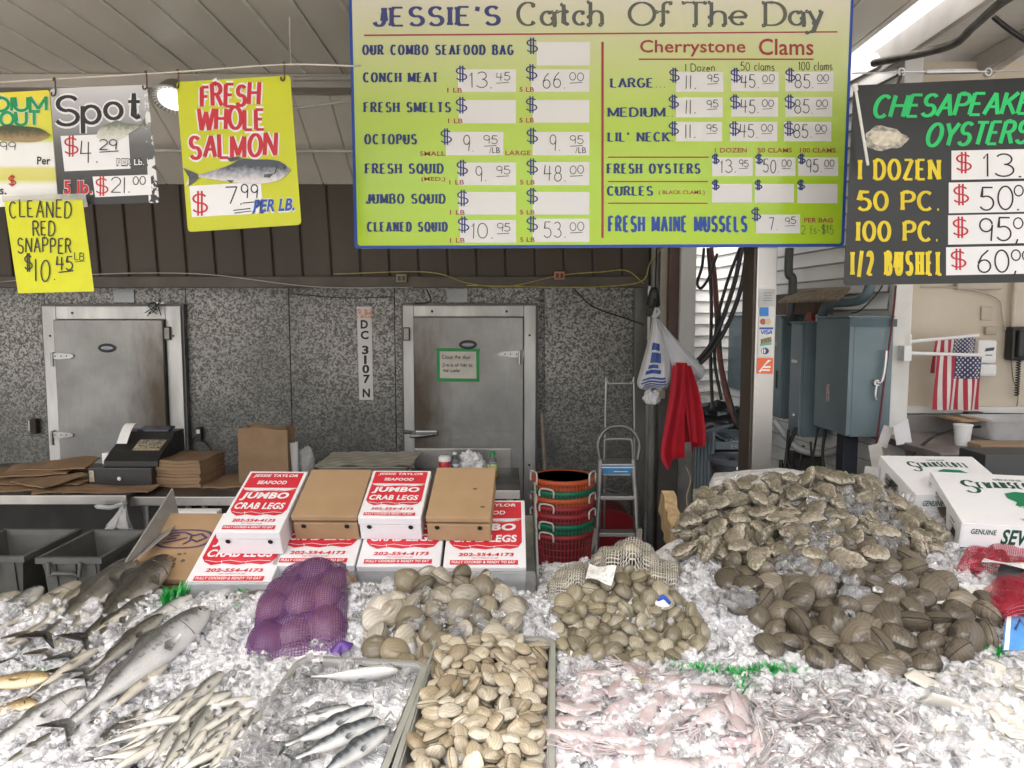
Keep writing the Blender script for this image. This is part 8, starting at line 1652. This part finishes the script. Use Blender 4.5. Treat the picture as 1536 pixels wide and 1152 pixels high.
# fish scraps by the purple bag
for px, py, L, l in ((375, 900, .11, 'dark fish tail end on ice beside the purple mesh bag'), (330, 884, .12, 'dark fish head half under ice before the crab boxes')):
    a_ = on(px, py); o = fish_build(fish_mesh(.3, .2, .0, .1), 'fish_piece', DARKF, .01); lay_fish(o, a_ + V((.07, .02, -.0)), a_ - V((.08, .0, .0)), .6, .3, .2, l)
# ---- green plastic grass dividers
PG = M('plastic_grass', (.0, .24, .035), .3, 0, (.01, .34, .05), 9, rnd=.1)
def grass_strip(label, pts, n, h=.035, wid=.02):
    path = [on(x, y) for x, y in pts]; path = cable(path, 8) if len(path) > 1 else path; mb = MB(); t = thing('plastic_grass', label, 'plastic grass', path[len(path) // 2])
    for i in range(n):
        p = random.choice(path) + V((random.uniform(-wid, wid), random.uniform(-wid, wid) * .7, -.004)); a_ = random.uniform(0, 6.283); l = h * random.uniform(.6, 1.15); tip = p + V((math.cos(a_) * l * .5, math.sin(a_) * l * .5, l)); w = V((-math.sin(a_), math.cos(a_), 0)) * .0032
        md = (p + tip) / 2 + V((0, 0, l * .14)); mb.add([p - w, p + w, md + w * .9, md - w * .9, tip], [(0, 1, 2, 3), (3, 2, 4)])
    mb.build('blade', PG, t); base = MB(); base.tube(path if len(path) > 1 else [path[0], path[0] + V((.02, 0, 0))], .006, 6); base.build('spine', PG, t, 180)
grass_strip('long green plastic grass divider below the white ice gap', [(1015, 1012), (1060, 1016), (1110, 1022), (1150, 1014), (1192, 1016)], 420, .035)
grass_strip('short green plastic grass tuft beside the pink squid', [(1118, 1030), (1122, 1044)], 60, .03)
grass_strip('green plastic grass between the biggest clams and the blue pack', [(1443, 958), (1470, 975), (1500, 990)], 170, .035)
grass_strip('bright green plastic tuft behind the dark fish', [(255, 912), (270, 902)], 190, .055, .022)
grass_strip('green plastic grass clump at the frame edge below the totes', [(20, 912), (48, 904)], 120, .03)
grass_strip('green plastic grass strip in front of the tan fish', [(32, 1008), (70, 1012)], 90, .02)
grass_strip('tiny green grass bits left of the largest fish', [(96, 1028), (108, 1034)], 40, .02)
grass_strip('green grass blades between the two pans', [(612, 1030), (628, 1040)], 60, .03)
grass_strip('faint green grass under ice beside the purple bag', [(352, 915), (362, 890)], 50, .025, .012)
grass_strip('green grass blades showing under the ice beside the cream squid', [(1360, 1108), (1400, 1140)], 60, .02)
grass_strip('green blades between the clam heap and squid in the ice', [(1220, 1030), (1290, 1030), (1380, 1024)], 110, .018)
# ---- loose ice over everything
ICEG = ice_mat('ice_glassy', .9, .04, (.99, .99, 1.)); ICEC = ice_mat('ice_clear', 0, .06, (.88, .88, .90), 0, .26); ICEW = ice_mat('ice_cloudy', 0, .2, (.90, .90, .92), 0, .46)
FISHP = [[(20, 985), (190, 850), (225, 850), (70, 1000)], [(100, 1010), (240, 850), (275, 850), (140, 1010)], [(150, 1050), (300, 915), (330, 920), (180, 1060)], [(20, 1150), (250, 960), (310, 960), (90, 1165)], [(-30, 975), (100, 895), (150, 890), (0, 985)], [(20, 990), (150, 890), (190, 890), (50, 990)], [(-20, 1165), (90, 1050), (140, 1060), (10, 1165)], SP]
def scatter(n, accept, size, up=(0, .012)):
    xf = []; tries = 0
    while len(xf) < n and tries < n * 12:
        tries += 1; py = 715 + 450 * random.random() ** .75; px = random.uniform(-30, 1566); pr_ = accept(px, py)
        if random.random() > pr_: continue
        p = on(px, py, True)
        if p.y > 3.4 or (p.y > 2.24 and p.x < .09) or (p.y > 2.50 and p.x < .64 + .29 * (p.y - 2.262)) or p.y > 3.27 or in_pan(p.x, p.y, .02): continue
        s = size * random.uniform(.55, 1.25); k = random.choices(range(6), (3, 3, 3, 2.2, 1.6, 2))[0]
        if any(pip(px, py, q) for q in FISHP): p = on(px, py, True, .012)
        if pip(px, py, POLY['squid']) or pip(px, py, POLY['octo']) or pip(px, py, CP): p = on(px, py, True, .016)
        xf.append((k, Matrix.Translation(p + V((0, 0, random.uniform(*up)))) @ rrot() @ Matrix.Diagonal((s, s * .9, s * random.uniform(.55, .95), 1))))
    return xf
def acc(px, py):
    for k in ('big', 'small', 'mid', 'oyster', 'purple'):
        if pip(px, py, POLY[k]): return .05
    if pip(px, py, POLY['squid']): return .45
    if pip(px, py, POLY['octo']): return .36
    if pip(px, py, CP): return .5
    if pip(px, py, SP): return .13
    if any(pip(px, py, q) for q in FISHP): return .30
    if px > 820 and px < 1015 and py < 900: return .02
    if px > 1380 and py < 820: return .0
    return 1.
X1 = scatter(6500, acc, .029, (0, .018)); X2 = scatter(5500, acc, .015, (0, .018))
BACK = [[(805, 858), (1012, 880), (1034, 800), (985, 830), (830, 835)], [(1030, 740), (1130, 700), (1320, 700), (1440, 780), (1440, 830), (1020, 835)]]
X1 += scatter(500, lambda px, py: 1. if any(pip(px, py, q) for q in BACK) and not pip(px, py, POLY['oyster']) else 0, .034)
XG = X1[::3]; X1 = [q for i, q in enumerate(X1) if i % 3]
tag(merged('glassy_ice', ICEG, ICET, XG), 'glassy ice pieces strewn over the seafood display', 'ice', kind='stuff')
tag(merged('ice_pieces', ICEC, ICET, X1), 'clear ice pieces strewn over the seafood display', 'ice', kind='stuff'); tag(merged('cloudy_ice', ICEW, ICET, X2), 'cloudy ice chips strewn over the seafood display', 'ice', kind='stuff')
# ice lying on the heaps, in the mackerel pan
XP = []
for i in range(420):
    x, y = random.uniform(-1, 1), random.uniform(-1, 1)
    if x > .0 and y < .35 and random.random() < .75: continue
    if x > -.6 and y > .3 and random.random() < .7: continue
    p = pp(x * .93, y * .95, -.012 + .02 * max(0, -x) + random.uniform(0, .012)); s = .03 * random.uniform(.6, 1.2); XP.append((random.randrange(6), Matrix.Translation(p) @ rrot() @ Matrix.Diagonal((s, s, s * .8, 1))))
tag(merged('ice_pieces', ICEG, ICET, XP), 'ice pieces lying round the mackerel in their pan', 'ice', kind='stuff')
XO = []
for px, py, n_, rx_, ry_ in ((1280, 765, 90, 60, 25), (1225, 810, 90, 35, 22), (1330, 800, 70, 30, 18), (1200, 850, 40, 40, 10), (1280, 880, 25, 40, 25), (680, 920, 40, 60, 40), (725, 1100, 30, 60, 40), (1110, 895, 40, 30, 12)):
    for _ in range(n_):
        p = on(random.gauss(px, rx_ * .6), random.gauss(py, ry_ * .6), up=.055 if py < 900 else .04); s = .034 * random.uniform(.6, 1.2); XO.append((random.randrange(6), Matrix.Translation(p) @ rrot() @ Matrix.Diagonal((s, s, s * .8, 1))))
tag(merged('ice_pieces', ICEG, ICET, XO), 'ice pieces scattered on top of the shell heaps', 'ice', kind='stuff')
